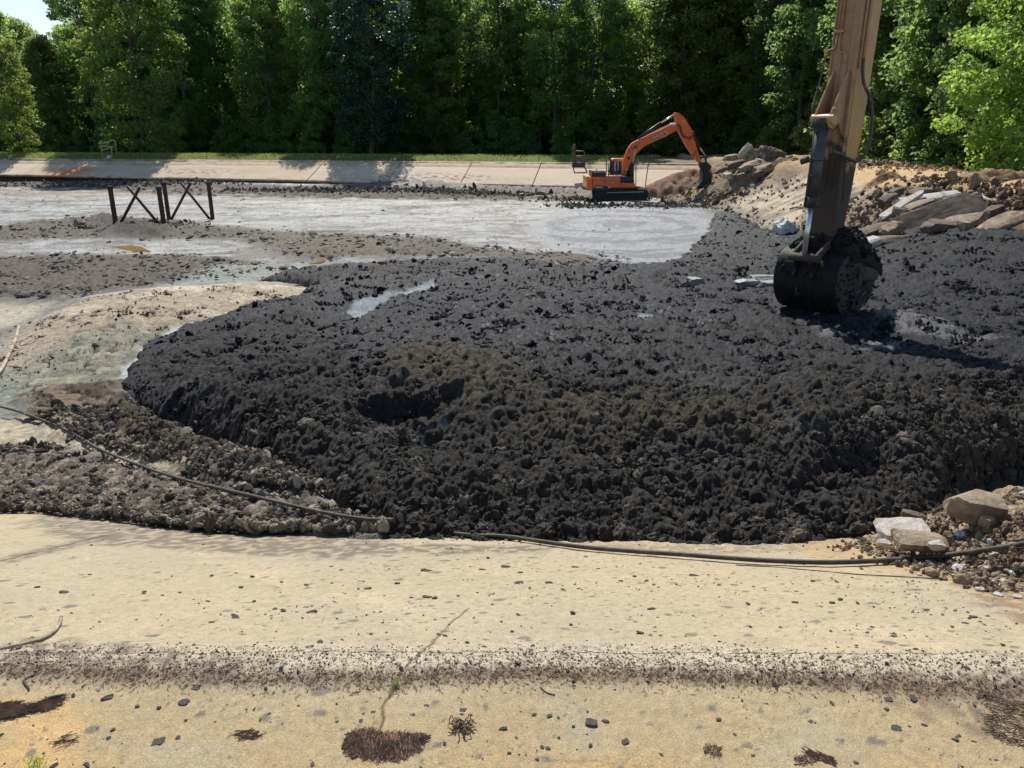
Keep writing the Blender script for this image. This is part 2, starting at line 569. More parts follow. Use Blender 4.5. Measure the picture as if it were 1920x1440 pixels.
def paint_near(x, y):
    p = Paint(x, y, (0.360, 0.298, 0.198), 0.9)
    big = fbm(x * .45, y * .8, 4, 89); p.blend(sstep(0, .4, big) * .45, (0.315, 0.272, 0.20)); p.blend(sstep(0, .4, -big) * .4, (0.42, 0.325, 0.185))
    n = fbm(x * 1.1, y * 1.1, 4, 90)
    p.blend(sstep(-0.2, 0.5, n) * 0.5, (0.40, 0.335, 0.225))
    # crest: yellower sand, orange towards us
    cr = sstep(2.55, 2.15, y + 0.15 * fbm(x * 2, y * 2, 3, 91))
    p.blend(cr * 0.9, (0.345, 0.262, 0.142))
    org = sstep(2.15, 1.72, y + 0.30 * fbm(x * 1.6, y * 1.6, 3, 92))
    p.blend(org * 0.8, (0.41, 0.27, 0.105))
    p.blend(cr * sstep(0.1, 0.55, fbm(x * 2.3 + 4, y * 2.3, 4, 93)) * 0.6, (0.335, 0.285, 0.20))
    p.blend(sstep(0.15, 0.55, fbm(x * 1.3 + 9, y * 1.6, 4, 94)) * 0.35 * (1 - cr), (0.52, 0.40, 0.24))
    # fine dark dust specks
    p.blend(sstep(.12, .4, fbm(x * 2.2, y * 7.0, 4, 88)) * .30, (0.27, 0.225, 0.155)); p.blend(sstep(.2, .45, fbm(x * 14, y * 20, 3, 87)) * .35, (0.25, 0.20, 0.14))
    sp = sstep(0.25, 0.5, fbm(x * 55, y * 40, 2, 95))
    p.blend(sp * (0.30 + 0.25 * cr), (0.26, 0.20, 0.13))
    # gravel band: pale, speckled, with a dark brown litter line on our side
    b = band_mask(x, y)
    f1, f2, c = worley(x / 0.022, y / 0.022, 96)
    pale = np.stack([0.46 + 0 * c, 0.42 + 0 * c, 0.36 + 0 * c], -1)
    p.blend(b * 0.4, (0.45, 0.40, 0.32))
    p.blend(b * sstep(0.6, 0.85, c + 0.5 * fbm(x * 6, y * 6, 3, 97)) * 0.6, (0.20, 0.16, 0.12))
    yc = 2.53 - 0.020 * x + 0.03 * np.sin(x * 2.1 + .5)
    ln = np.exp(-((y - yc + 0.15 + 0.03 * fbm(x * 3, y * 3, 3, 98)) / 0.040) ** 2)
    p.blend(ln * (0.35 + 0.65 * sstep(-.3, .3, fbm(x * 14, y * 18, 3, 99))) * sstep(-2.6, -1.6, x + 0) * 0.85, (0.115, 0.070, 0.042))
    p.blend(ln * 0.4, (0.17, 0.12, 0.08))
    dk = dict(rough=0.9)
    # dark crumbs trodden out along the mud edge; shade painted into the left strip
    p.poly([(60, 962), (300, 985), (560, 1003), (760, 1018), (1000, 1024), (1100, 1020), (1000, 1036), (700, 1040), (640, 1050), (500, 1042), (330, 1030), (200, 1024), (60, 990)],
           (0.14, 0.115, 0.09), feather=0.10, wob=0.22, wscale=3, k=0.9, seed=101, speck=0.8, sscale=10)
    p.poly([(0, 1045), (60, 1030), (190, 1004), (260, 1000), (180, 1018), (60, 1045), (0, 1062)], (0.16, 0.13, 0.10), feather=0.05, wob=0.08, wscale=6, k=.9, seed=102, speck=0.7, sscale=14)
    p.poly([(1100, 1018), (1400, 1022), (1640, 1005), (1700, 1010), (1600, 1030), (1300, 1040), (1120, 1036)], (0.22, 0.165, 0.115), feather=0.08, wob=0.15, wscale=4, k=.8, seed=103, speck=0.8, sscale=12)
    # soil washed over the slab on the right
    p.poly([(1480, 1022), (1640, 1000), (1960, 940), (2100, 1100), (1960, 1150), (1840, 1120), (1700, 1075), (1560, 1050)],
           (0.36, 0.245, 0.125), feather=0.18, wob=0.25, wscale=2.5, k=.9, seed=104, speck=0.3, sscale=9)
    p.poly([(1600, 1010), (1960, 980), (2100, 1150), (1960, 1180), (1850, 1130), (1700, 1060)], (0.20, 0.13, 0.08), feather=0.1, wob=0.3, wscale=5, k=.8, seed=105, speck=0.95, sscale=9)
    p.poly([(1540, 1270), (1720, 1275), (1960, 1262), (1960, 1400), (1850, 1380), (1740, 1340), (1650, 1300)], (0.19, 0.135, 0.09), feather=0.06, wob=0.2, wscale=5, k=.85, seed=106, speck=0.9, sscale=14)
    p.poly([(0, 1195), (140, 1200), (330, 1225), (500, 1245), (420, 1275), (180, 1262), (0, 1262)], (0.17, 0.125, 0.095), feather=0.06, wob=0.15, wscale=5, k=.85, seed=107, speck=0.8, sscale=13)
    p.poly([(0, 1335), (120, 1318), (190, 1350), (120, 1440), (0, 1440)], (0.56, 0.355, 0.14), feather=0.12, wob=0.1, wscale=3, k=.6, seed=108)
    cr1 = crack_line(x, y, CRACK, 0.0075)
    p.blend(cr1 * 0.95, (0.09, 0.062, 0.04))
    p.blend(crack_line(x, y, CRACK2, 0.005) * 0.5, (0.20, 0.14, 0.08))
    # flat mud splats that have dried on the concrete
    for cell, sd_, thr, k in ((0.16, 110, 0.93, 0.8), (0.085, 111, 0.90, 0.85), (0.045, 112, 0.86, 0.8)):
        f1, f2, c = worley(x / cell, y / (cell * 0.8), sd_)
        dens = sstep(-2.4, -0.4, x) * 0.10 + 0.04
        r = 0.08 + 0.20 * np.abs((c * 37) % 1.0) ** 2
        m = (c > thr - dens * sstep(2.2, 3.2, y)) * sstep(r, r * 0.75, f1 + 0.22 * fbm(x * 14 / (cell * 8), y * 14 / (cell * 8), 3, sd_ + 5))
        p.blend(m * k * (1 - 0.6 * b), (0.135, 0.12, 0.10))
    return p.c, cr1

def build_near():
    # crest (our side of the break) ...
    def sheet(name, xl, xr, nc, ys, parent=None):
        nr = len(ys)
        t = np.linspace(0, 1, nc)[None, :]
        Y = np.repeat(ys[:, None], nc, 1)
        X = xl(ys)[:, None] * (1 - t) + xr(ys)[:, None] * t
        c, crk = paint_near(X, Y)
        Z = h_near(X, Y) + near_disp(X, Y) - 0.004 * crk
        V = np.stack([X, Y, Z], -1).reshape(-1, 3)
        # skirt: the slab edge turned down
        return X, Y, Z, c
    y_c = 2.2
    ys1 = 1 / np.linspace(1 / 1.05, 1 / 2.60, 190)
    X, Y, Z, c = sheet('c', lambda y: -1.2 * y - 1.6, lambda y: 1.2 * y + 1.2, 1250, ys1)
    V = np.stack([X, Y, Z], -1).reshape(-1, 3)
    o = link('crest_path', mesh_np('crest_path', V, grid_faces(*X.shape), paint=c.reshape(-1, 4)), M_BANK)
    tag(o, kind='structure')
    # rough extension behind and beside the camera
    xs = np.linspace(-60, 45, 106); ys = np.linspace(-12, 2.55, 16)
    X2, Y2 = np.meshgrid(xs, ys)
    c2 = np.zeros(X2.shape + (4,)); c2[..., :3] = (0.345, 0.265, 0.15); c2[..., 3] = .9
    Z2 = h_near(X2, Y2) - 0.024 + 0 * X2
    o2 = link('path', mesh_np('path', np.stack([X2, Y2, Z2], -1).reshape(-1, 3), grid_faces(*X2.shape), paint=c2.reshape(-1, 4)), M_BANK)
    tag(o2, kind='structure')
    bank = bpy.data.objects.new('near_bank', None); COL.objects.link(bank); tag(bank, kind='structure')
    # joint between the two concrete slabs, running down the slope
    jx = np.array([p[0] for p in JOINT]); jy = np.array([p[1] for p in JOINT])
    k = np.polyfit(jy, jx, 1)
    joint = lambda y: k[0] * y + k[1]
    JK.append(k)
    for (xl, xr, nc, y0, y1, nr) in (
            (lambda y: joint(y) + 0.012, lambda y: 0.94 * y + .3, 1000, 2.605, 6.9, 230),
            (lambda y: -0.99 * y - 2.6, lambda y: joint(y) - 0.012, 200, 2.605, 8.6, 200)):
        ys = 1 / np.linspace(1 / y0, 1 / y1, nr)
        X, Y, Z, c = sheet('s', xl, xr, nc, ys)
        Zb = np.repeat(Z[:, :1] - 0.1, 1, 1)
        if xl(4.0) > joint(4.0):      # edge faces of the joint
            X = np.concatenate([X[:, :1], X], 1); Y = np.concatenate([Y[:, :1], Y], 1); Z = np.concatenate([Zb, Z], 1); c = np.concatenate([c[:, :1], c], 1)
        else:
            X = np.concatenate([X, X[:, -1:]], 1); Y = np.concatenate([Y, Y[:, -1:]], 1); Z = np.concatenate([Z, Z[:, -1:] - 0.1], 1); c = np.concatenate([c, c[:, -1:]], 1)
        V = np.stack([X, Y, Z], -1).reshape(-1, 3)
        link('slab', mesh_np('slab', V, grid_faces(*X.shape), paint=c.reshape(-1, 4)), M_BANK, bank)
    # further slabs of the same lining, mostly outside the picture
    xs = np.linspace(-64, 24, 89); ys = np.linspace(2.5, 9, 14)
    X3, Y3 = np.meshgrid(xs, ys)
    c3 = np.zeros(X3.shape + (4,)); c3[..., :3] = (0.37, 0.305, 0.20); c3[..., 3] = .9
    link('slab', mesh_np('slab', np.stack([X3, Y3, h_near(X3, Y3) - 0.030], -1).reshape(-1, 3), grid_faces(*X3.shape), paint=c3.reshape(-1, 4)), M_BANK, bank)

JK = []
build_near()

# ------------------------------------------------------------------ pond bed: dried and wet sludge
def streaks(x, y, seed=200, ang=0.0, sx=0.25, sy=1.2, warp=1.5):
    c, s = math.cos(ang), math.sin(ang)
    wx = warp * fbm(x * 0.12, y * 0.12, 3, seed); wy = warp * fbm(x * 0.12 + 5, y * 0.12, 3, seed + 1)
    u = (x + wx) * c + (y + wy) * s; v = -(x + wx) * s + (y + wy) * c
    return fbm(u * sx, v * sy, 4, seed + 2, gain=0.6)

def build_sludge():
    nr, nc = 480, 820
    qv = np.linspace(5.2 ** -.8, 66.0 ** -.8, nr); yy = qv ** (-1 / .8); Y = np.repeat(yy[:, None], nc, 1)
    X = np.linspace(-0.92, 0.62, nc)[None, :] * Y; DY = np.gradient(yy)[:, None]
    s = far_s(X, Y)
    base = h_pond(X, Y)
    msd = mud_sd(X, Y)
    # ---- relief
    far = sstep(14, 26, Y)
    z = base + 0.05 * fbm(X * 0.35, Y * 0.35, 4, 210) * (0.4 + far)
    z = z + 0.02 * streaks(X, Y, 212, 0.1, 0.35, 1.6)
    def lumps(px, amp, h=0.0, feather=0.5, wob=0.4, seed=1, ws=1.0):
        P = plan(px)
        d = polysd(P, X, Y) + wob * fbm(X * ws, Y * ws, 3, seed)
        m = sstep(-feather, feather, d)
        return m * (h + amp * (clods(X, Y, 1, 1, 230 + seed) if amp else 0)), m
    # tan dried mound
    MOUND = [(90, 640), (110, 605), (160, 570), (260, 552), (380, 543), (480, 540), (560, 548), (600, 560), (560, 575), (450, 600), (340, 628), (240, 648), (140, 668)]
    dz, m_mound = lumps(MOUND, 0.0, 0.0, 1.1, 0.3, 3)
    z = z + 0.25 * m_mound + 0.05 * m_mound * fbm(X * 3.5, Y * 3.5, 4, 222) + 0.05 * m_mound * fbm(X * 1.6, Y * 1.6, 4, 216)
    f1, f2, cc = worley((X + .3 * pn(X, Y, 5)) / 0.9, Y / 1.3, 217)
    crk = sstep(0.10, 0.02, f2 - f1)
    # cracked crust (green grey) between mound and trench
    CRUST = [(0, 720), (60, 680), (140, 640), (230, 625), (300, 635), (280, 665), (230, 700), (200, 740), (120, 770), (40, 775), (0, 760)]
    f1b, f2b, ccb = worley((X + .16 * fbm(X * 2.5, Y * 2.5, 3, 5)) / 0.26, (Y + .16 * fbm(X * 2.5, Y * 2.5, 3, 6)) / 0.40, 218)
    _, m_crust = lumps(CRUST, 0.0, 0.0, 0.4, 0.5, 4)
    crkb = sstep(0.13, 0.02, f2b - f1b) * sstep(-.25, .15, fbm(X * 1.2, Y * 1.2, 3, 221))
    z = z - m_crust * crkb * 0.07 + m_crust * (ccb - .5) * 0.02
    crm = m_mound * sstep(0.15, 0.4, fbm(X * .5, Y * .5, 2, 219) + 0.1) * .6
    z = z - crm * crk * 0.06
    # brown lumpy trench rim, left
    TR = [(60, 740), (140, 725), (225, 722), (255, 765), (290, 800), (360, 840), (440, 880), (540, 905), (600, 945), (520, 925), (400, 905), (300, 870), (180, 845), (80, 800)]
    dz, m_tr = lumps(TR, 1.0, 0.05, 0.3, 0.3, 6, 2)
    z = z + dz
    RIM = [(235, 770), (330, 830), (440, 872), (520, 893), (500, 915), (400, 900), (290, 850), (215, 800)]
    dz, m_rim = lumps(RIM, 0.6, 0.15, 0.3, 0.35, 7, 3)
    z = z + dz
    # lumpy dark soil strip at the foot of the near slabs
    ST = [(-100, 870), (60, 850), (200, 870), (330, 905), (450, 925), (560, 950), (640, 975), (700, 1004), (500, 1000), (300, 985), (100, 962), (-100, 950)]
    dz, m_st = lumps(ST, 0.85, 0.02, 0.3, 0.3, 8, 2)
    z = z + dz
    # tan sand ribbon above it
    RB = [(-60, 790), (40, 790), (140, 815), (240, 850), (330, 880), (400, 915), (300, 905), (200, 878), (90, 850), (-60, 840)]
    _, m_rb = lumps(RB, 0, 0, 0.2, 0.2, 9, 2)
    z = z + 0.06 * m_rb
    # rough strips in the middle distance
    mid = np.zeros(X.shape)
    for k, px in enumerate((
            [(-100, 435), (60, 415), (180, 405), (300, 410), (420, 425), (560, 438), (640, 448), (520, 455), (400, 450), (270, 452), (100, 450), (-100, 455)],
            [(-100, 490), (100, 480), (300, 478), (470, 488), (540, 505), (420, 530), (250, 545), (120, 565), (-100, 560)],
            [(480, 452), (640, 440), (780, 445), (950, 470), (1120, 478), (1190, 492), (1150, 505), (1000, 500), (880, 488), (700, 480), (560, 490)],
            [(-100, 338), (300, 338), (700, 355), (1100, 362), (1100, 374), (700, 372), (400, 362), (100, 350), (-100, 350)])):
        P = plan(px)
        d = polysd(P, X, Y) + 0.8 * fbm(X * .5, Y * .5, 3, 240 + k)
        m = sstep(-0.9, 0.9, d)
        mid = np.maximum(mid, m)
    z = z + mid * (0.10 * np.abs(fbm(X * 2.2, Y * 2.2, 4, 250)) + 0.8 * clods(X, Y, .8, 1, 251) * sstep(40, 25, Y) + 0.10 * np.clip(fbm(X * 0.8, Y * 1.6, 3, 252), 0, 1))
    HP = [(185, 425), (190, 405), (240, 418), (300, 430), (330, 437), (300, 447), (220, 447)]
    dz, m_hp = lumps(HP, 1.5, 0.18, 0.7, 0.4, 11, 1)
    z = z + dz
    # toe heap against the far bank
    heap = np.zeros(X.shape)
    for (px, py, sx, h) in ((750, 345, 3.5, .45), (850, 352, 4.0, .4), (960, 360, 5.0, .4), (650, 352, 3, .3), (1120, 372, 3.0, .45), (1050, 362, 3, .3), (1200, 392, 2.6, .35), (1290, 385, 2.4, .4)):
        v = hit(px, py)
        heap = heap + h * gauss(X, Y, v.x, v.y, sx, 1.2, -0.2)
    z = z + heap * (0.7 + 0.9 * np.abs(fbm(X * 1.3, Y * 1.3, 4, 255)))
    # swirls left by the bucket in the wet slurry
    SL = [(1005, 440), (1020, 410), (1090, 385), (1200, 375), (1290, 385), (1335, 405), (1340, 435), (1310, 460), (1270, 485), (1215, 503), (1150, 490), (1060, 470)]
    P = plan(SL)
    sds = polysd(P, X, Y) + 0.5 * fbm(X * .5, Y * .5, 3, 260)
    m_sl = sstep(-0.5, 0.5, sds)
    c1 = hit(1160, 420)
    rr = np.hypot(X - c1.x, (Y - c1.y) * 0.85) + 0.8 * fbm(X * .25, Y * .25, 3, 262)
    sw = np.sin(rr * 2.6 + 1.5 * fbm(X * .7, Y * .7, 2, 263)) * 0.45 + 1.1 * fbm(rr * 3.2, np.arctan2(Y - c1.y, X - c1.x) * 1.5, 3, 264)
    z = np.where(m_sl > 0.02, z * (1 - m_sl) + m_sl * (-1.88 + 0.03 * sw + 0.03 * fbm(X * .4, Y * .4, 2, 265)), z)
    # pull it down below the black mud
    z = z - 0.35 * sstep(0.3, 1.2, msd)
    # ---- colour
    p = Paint(X, Y, (0.20, 0.18, 0.155), 0.75)
    st = streaks(X, Y, 300, 0.05, 0.14, 0.9, 3)
    st2 = streaks(X, Y, 310, -0.1, 0.3, 2.2, 2)
    p.blend(sstep(-0.1, 0.35, st) * 0.8, (0.235, 0.225, 0.205), 0.65)
    p.blend(sstep(0.05, 0.4, st2) * 0.45, (0.27, 0.265, 0.245), 0.6)
    # pale grey flats
    GR = (0.285, 0.285, 0.265)
    p.poly([(-100, 370), (200, 362), (420, 368), (640, 376), (900, 378), (1060, 374), (1100, 390), (1040, 410), (1010, 440), (880, 430), (760, 428), (600, 438), (430, 424), (330, 408), (180, 404), (60, 412), (-100, 432)], GR, 0.42, 1.2, 1.2, .4, .95, 320)
    p.poly([(-100, 455), (100, 452), (330, 455), (460, 470), (300, 480), (100, 480), (-100, 488)], (0.27, 0.26, 0.235), 0.6, .8, .8, .6, .8, 321)
    p.poly([(700, 435), (900, 430), (1000, 445), (1060, 468), (980, 480), (860, 460), (760, 450)], (0.23, 0.23, 0.22), 0.5, 1, 1.2, .5, .8, 322)
    fl = sstep(0.0, 0.4, streaks(X, Y, 330, 0.02, 0.10, 1.3, 4)) * sstep(14, 22, Y)
    p.blend(fl * 0.5, (0.20, 0.185, 0.16), 0.6)
    dkz = sstep(0.12, 0.32, streaks(X, Y, 335, -0.04, 0.22, 1.8, 3)) * sstep(12, 20, Y)
    p.blend(dkz * 0.45, (0.10, 0.09, 0.08), 0.6)
    # fine streaking drawn out along the flats, and pitting
    fy = sstep(13, 20, Y)
    a1 = fbm((X + 1.5 * fbm(X * .1, Y * .1, 2, 372)) * .22, (Y + 2.0 * fbm(X * .08, Y * .12, 3, 373)) * .75, 4, 374, gain=.65)
    a2 = fbm(X * 1.3, Y * .9, 3, 375, gain=.7)
    a3 = fbm(X * 4.5, Y * 2.2, 3, 376, gain=.7)
    p.blend(fy * sstep(.0, .22, a1) * .55, (0.12, 0.112, 0.10), .6)
    p.blend(fy * sstep(.05, .25, -a1) * .55, (0.36, 0.36, 0.335), .6)
    p.blend(fy * sstep(.08, .3, a2) * .45, (0.10, 0.09, 0.08), .7)
    p.blend(fy * sstep(.12, .35, -a2) * .4, (0.38, 0.375, 0.35), .6)
    p.blend(sstep(.08, .32, a3) * .5, (0.085, 0.075, 0.065), .8)
    fl2 = np.abs(fbm((X + 3 * fbm(X * .07, Y * .1, 3, 380)) * .13, (Y + 3 * fbm(X * .09, Y * .09, 3, 381)) * .30, 3, 382))
    p.blend(fy * sstep(.07, .0, fl2) * .75, (0.085, 0.080, 0.072), .5)
    p.blend(fy * sstep(.16, .22, fl2) * sstep(.3, .22, fl2) * .5, (0.42, 0.42, 0.40), .45)
    wetp = fy * sstep(.10, .28, fbm((X + Y * .3) * .16, Y * .42, 4, 377)) * sstep(-.2, .15, a1)
    p.blend(wetp * .8, (0.085, 0.085, 0.085), .12)
    wet_sheen = sstep(12, 15, Y) * sstep(.22, .34, fbm(X * .35 + 9, Y * .6, 4, 378))
    p.blend(wet_sheen * .8, (0.40, 0.41, 0.40), .25)  # pale colour paints in the sheen of the wet patches
    # brown rough strips
    tone = sstep(-.3, .3, fbm(X * 2.5, Y * 2.5, 4, 340))
    p.blend(mid * 0.9, (0.088, 0.072, 0.058), 0.9)
    p.blend(mid * tone * 0.5, (0.19, 0.165, 0.135), 0.9)
    p.poly([(-100, 490), (60, 485), (300, 500), (380, 520), (250, 545), (60, 560), (-100, 560)], (0.10, 0.082, 0.068), 0.9, .6, .6, 1, .6, 341)
    p.poly([(480, 440), (600, 440), (760, 452), (700, 475), (560, 480), (450, 470)], (0.16, 0.14, 0.10), 0.9, .8, 1.0, .6, .6, 342)
    p.poly([(400, 500), (560, 498), (640, 500), (560, 512), (470, 530), (300, 545), (330, 530)], (0.22, 0.25, 0.21), 0.6, .5, .5, 1, .75, 343)
    # orange earth streaks towards the far bank
    p.poly([(300, 350), (560, 352), (700, 358), (640, 362), (420, 358), (280, 356)], (0.34, 0.21, 0.11), 0.9, .5, .8, .6, .5, 344)
    p.poly([(-60, 360), (140, 352), (400, 360), (300, 366), (40, 370)], (0.30, 0.20, 0.12), 0.9, 1, 1, .5, .35, 345)
    p.poly([(940, 362), (1090, 362), (1180, 372), (1120, 378), (960, 372)], (0.30, 0.22, 0.14), 0.9, .8, .9, .8, .8, 346)
    p.poly([(-100, 334), (300, 340), (700, 354), (1100, 366), (1100, 378), (900, 376), (700, 374), (500, 372), (300, 364), (100, 352), (-100, 350)], (0.085, 0.072, 0.06), 0.9, .8, 1.4, .35, .85, 347, speck=.75, sscale=.9)
    hp = np.clip(heap * 4, 0, 1)
    p.blend(hp * 0.7, (0.13, 0.115, 0.10), 0.8)
    p.blend(hp * tone * .5, (0.26, 0.235, 0.2), 0.8)
    p.blend(m_hp, (0.07, 0.06, 0.05), 0.9)
    # tan mound
    p.poly([(-80, 575), (90, 570), (60, 600), (-80, 640)], (0.40, 0.36, 0.255), .7, .4, .5, 1, .95, 350)
    tanm = p.poly([(0, 650), (60, 620), (110, 590), (200, 562), (330, 545), (480, 536), (570, 545), (612, 560), (560, 578), (450, 602), (345, 628), (260, 650), (120, 690), (0, 730)], (0.38, 0.31, 0.215), .9, .5, .5, 1, 1, 351)
    if tanm is not None:
        p.blend(tanm * sstep(-0.05, 0.15, fbm(X * .55 + 2, Y * .55, 3, 355)) * sstep(0.0, 0.22, fbm(X * 3.4, Y * 3.4, 5, 352, gain=.65)) * 0.95, (0.135, 0.105, 0.08), .9)
        p.blend(tanm * sstep(0.15, 0.35, fbm(X * .7 + 3, Y * .7, 3, 353)) * .7, (0.52, 0.455, 0.345), .9)
    p.blend(crm * crk * 0.85, (0.09, 0.075, 0.055), .9)
    p.poly([(300, 552), (360, 548), (400, 556), (380, 566), (320, 562)], (0.58, 0.52, 0.41), .9, .4, .4, 1, .9, 354)
    # green grey crust
    p.blend(m_crust, (0.215, 0.20, 0.14), .8)
    p.blend(m_crust * sstep(-.1, .3, fbm(X * 1.5, Y * 1.5, 3, 360)) * .7, (0.11, 0.115, 0.08), .7)
    p.blend(m_crust * sstep(.55, .8, ccb) * .7, (0.33, 0.31, 0.215), .8)
    p.blend(m_crust * crkb * 0.75, (0.045, 0.045, 0.030), .9)
    # bluish milky seep along the black mud
    p.poly([(220, 715), (240, 690), (285, 648), (340, 625), (400, 610), (330, 640), (290, 665), (262, 700), (240, 722)], (0.45, 0.48, 0.46), .25, .15, .2, 2, .95, 361)
    p.poly([(-60, 700), (30, 690), (50, 730), (20, 775), (-60, 780)], (0.20, 0.22, 0.19), .7, .3, .3, 2, .8, 362)
    # trench and rim
    p.blend(m_tr, (0.075, 0.055, 0.038), .9)
    p.blend(m_tr * sstep(0, .4, fbm(X * 3, Y * 3, 4, 365)) * .6, (0.23, 0.18, 0.115), .9)
    p.blend(m_rim * .8, (0.065, 0.052, 0.034), .9)
    p.blend(m_rb * .95, (0.46, 0.39, 0.27), .9)
    p.blend(m_rb * sstep(.1, .4, fbm(X * 5, Y * 5, 4, 366)) * .5, (0.2, 0.16, 0.11), .9)
    p.blend(m_st * .95, (0.12, 0.098, 0.078), .9)
    p.blend(m_st * sstep(-.05, .35, fbm(X * 6, Y * 6, 4, 367)) * .75, (0.33, 0.28, 0.21), .9)
    # wet slurry
    p.blend(m_sl, (0.265, 0.280, 0.300), 0.45)
    p.blend(m_sl * sstep(-.05, .35, sw) * .75, (0.105, 0.108, 0.115), 0.45)
    p.blend(m_sl * sstep(.05, .35, a3) * .6, (0.09, 0.092, 0.098), 0.42)
    rim2 = sstep(0.5, 0.1, np.abs(sds)) * .8
    p.blend(rim2 * (X < 3), (0.25, 0.255, 0.25), .5)
    Z = z
    keep = (msd < 1.6) & (s > 2.2) & (Z > h_near(X, Y) - 0.5) & (Z > h_right(X, Y) - 0.6)
    V = np.stack([X, Y, Z], -1).reshape(-1, 3)
    F = grid_faces(*X.shape, keep)
    V, F, c = compact(V, F, p.c.reshape(-1, 4))
    o = link('pond_bed', mesh_np('pond_bed', V, F, paint=c), M_SLUDGE)
    tag(o, kind='structure')
    # coarse continuation outside the picture
    xs = np.linspace(-66, -3, 40); ys = np.linspace(6, 76, 40)
    X2, Y2 = np.meshgrid(xs, ys)
    kp = (X2 < -0.80 * Y2)
    c2 = np.zeros(X2.shape + (4,)); c2[..., :3] = (.26, .24, .21); c2[..., 3] = .6
    V = np.stack([X2, Y2, h_pond(X2, Y2) - 0.12], -1).reshape(-1, 3)
    F = grid_faces(*X2.shape, kp)
    V, F, c2 = compact(V, F, c2.reshape(-1, 4))
    tag(link('pond_bed', mesh_np('pond_bed_edge', V, F, paint=c2), M_SLUDGE), kind='structure')

build_sludge()

# ------------------------------------------------------------------ black mud
def build_mud():
    nr, nc = 640, 1000
    qv = np.linspace(4.7 ** -.75, 44.0 ** -.75, nr); yy = qv ** (-1 / .75); Y = np.repeat(yy[:, None], nc, 1)
    X = np.linspace(-0.62, 0.90, nc)[None, :] * Y; DY = np.gradient(yy)[:, None]
    msd = mud_sd(X, Y)
    keep = msd > -0.45
    z = h_mud_smooth(X, Y, msd)
    rough_amt = 1.0
    # smoother, wetter sheets
    wet = sstep(0.05, 0.35, fbm(X * 0.9, Y * 0.9, 3, 400)) * sstep(8.5, 10.5, Y)
    ins = sstep(-0.45, 0.05, msd)
    cl = clods(X, Y, 1.0, 1.25, 410, DY)
    lod = np.interp(Y, [5, 8, 14, 30], [1.2, 1.05, 0.8, 0.55])
    mk = milk_mask(X, Y); wet = np.maximum(wet, mk * 2.6)
    z = z + ins * cl * lod * (1 - 0.32 * wet)
    z = z + ins * (0.10 * fbm(X * 1.3, Y * 1.3, 3, 415) + 0.07 * fbm(X * 4.2, Y * 4.2, 3, 416)) * sstep(0, .8, msd)
    p = Paint(X, Y, (0.0145, 0.0152, 0.0185), 0.46)
    n = fbm(X * 0.7, Y * 0.7, 4, 420)
    # drying brown crust nearer to us, blue-black beyond
    brown = sstep(10.2, 7.6, Y + 1.8 * n)
    p.blend(brown * .85, (0.0400, 0.0345, 0.0285), 0.85)
    p.blend(brown * sstep(0, .4, fbm(X * 5, Y * 5, 4, 421)) * .5, (0.080, 0.066, 0.050), .88)
    p.poly([(700, 670), (800, 650), (920, 665), (1000, 700), (1010, 740), (900, 770), (800, 730), (700, 720)], (0.095, 0.076, 0.050), .9, .3, .4, 1.5, .75, 422, H=surf, speck=.5, sscale=6)
    p.poly([(1000, 770), (1200, 745), (1400, 775), (1450, 820), (1300, 850), (1100, 850), (980, 820)], (0.085, 0.068, 0.045), .9, .25, .4, 2, .7, 423, H=surf, speck=.6, sscale=6)
    p.poly([(1640, 820), (1800, 775), (1930, 790), (1930, 870), (1800, 880), (1700, 880)], (0.075, 0.060, 0.042), .9, .2, .3, 2, .7, 424, H=surf, speck=.6, sscale=6)
    p.poly([(240, 700), (400, 620), (560, 590), (650, 640), (640, 760), (520, 820), (380, 780)], (0.024, 0.021, 0.020), .8, .4, .4, 1.5, .7, 425, H=surf)
    p.poly([(470, 530), (560, 510), (850, 490), (900, 505), (760, 525), (640, 540), (600, 560)], (0.045, 0.038, 0.034), .85, .4, .5, 1.5, .7, 426, H=surf)
    # grey smeared clay sheets
    for k, px in enumerate(([(1640, 595), (1700, 590), (1790, 625), (1880, 640), (1800, 650), (1720, 640), (1660, 620)],
                            [(1600, 655), (1680, 650), (1700, 665), (1620, 668)],
                            [(1530, 625), (1570, 630), (1560, 650), (1540, 645)])):
        p.poly(px, (0.16, 0.16, 0.16), .38, .10, .25, 4, .85, 430 + k, H=surf)
    p.blend(sstep(.38, .55, fbm(X * 2.1, Y * 3.5, 4, 440)) * .35 * sstep(8, 10, Y), (0.075, 0.078, 0.085), .32)
    p.poly([(1430, 795), (1520, 815), (1600, 848), (1625, 885), (1570, 872), (1480, 838)], (0.070, 0.066, 0.060), .6, .08, .12, 4, .8, 433, H=surf)
    for k_, px_ in enumerate(([(500, 540), (620, 520), (700, 515), (760, 520), (680, 540), (600, 560)], [(860, 600), (980, 610), (1100, 640), (1000, 660), (880, 640)],
                            [(1180, 560), (1300, 570), (1420, 600), (1300, 620), (1200, 600)], [(1240, 700), (1400, 690), (1520, 720), (1400, 750), (1260, 740)])):
        p.poly(px_, (0.034, 0.036, 0.042), .30, .3, .5, 2, .55, 460 + k_, H=surf, speck=.8, sscale=5)
    # wet grains glint among the dry ones; pale specks paint in highlights
    sp = sstep(.25, .5, fbm(X * 16, Y * 16, 2, 470))
    p.c[..., 3] = p.c[..., 3] * (1 - .45 * sp)
    p.blend(sstep(.3, .55, fbm(X * 22, Y * 22, 2, 471)) * (.25 + .5 * brown), (0.115, 0.100, 0.082))
    p.blend(mk, (0.33, 0.36, 0.375), .22)
    V = np.stack([X, Y, z], -1).reshape(-1, 3)
    F = grid_faces(*X.shape, keep)
    V, F, c = compact(V, F, p.c.reshape(-1, 4))
    o = link('black_mud', mesh_np('black_mud', V, F, paint=c), M_MUD)
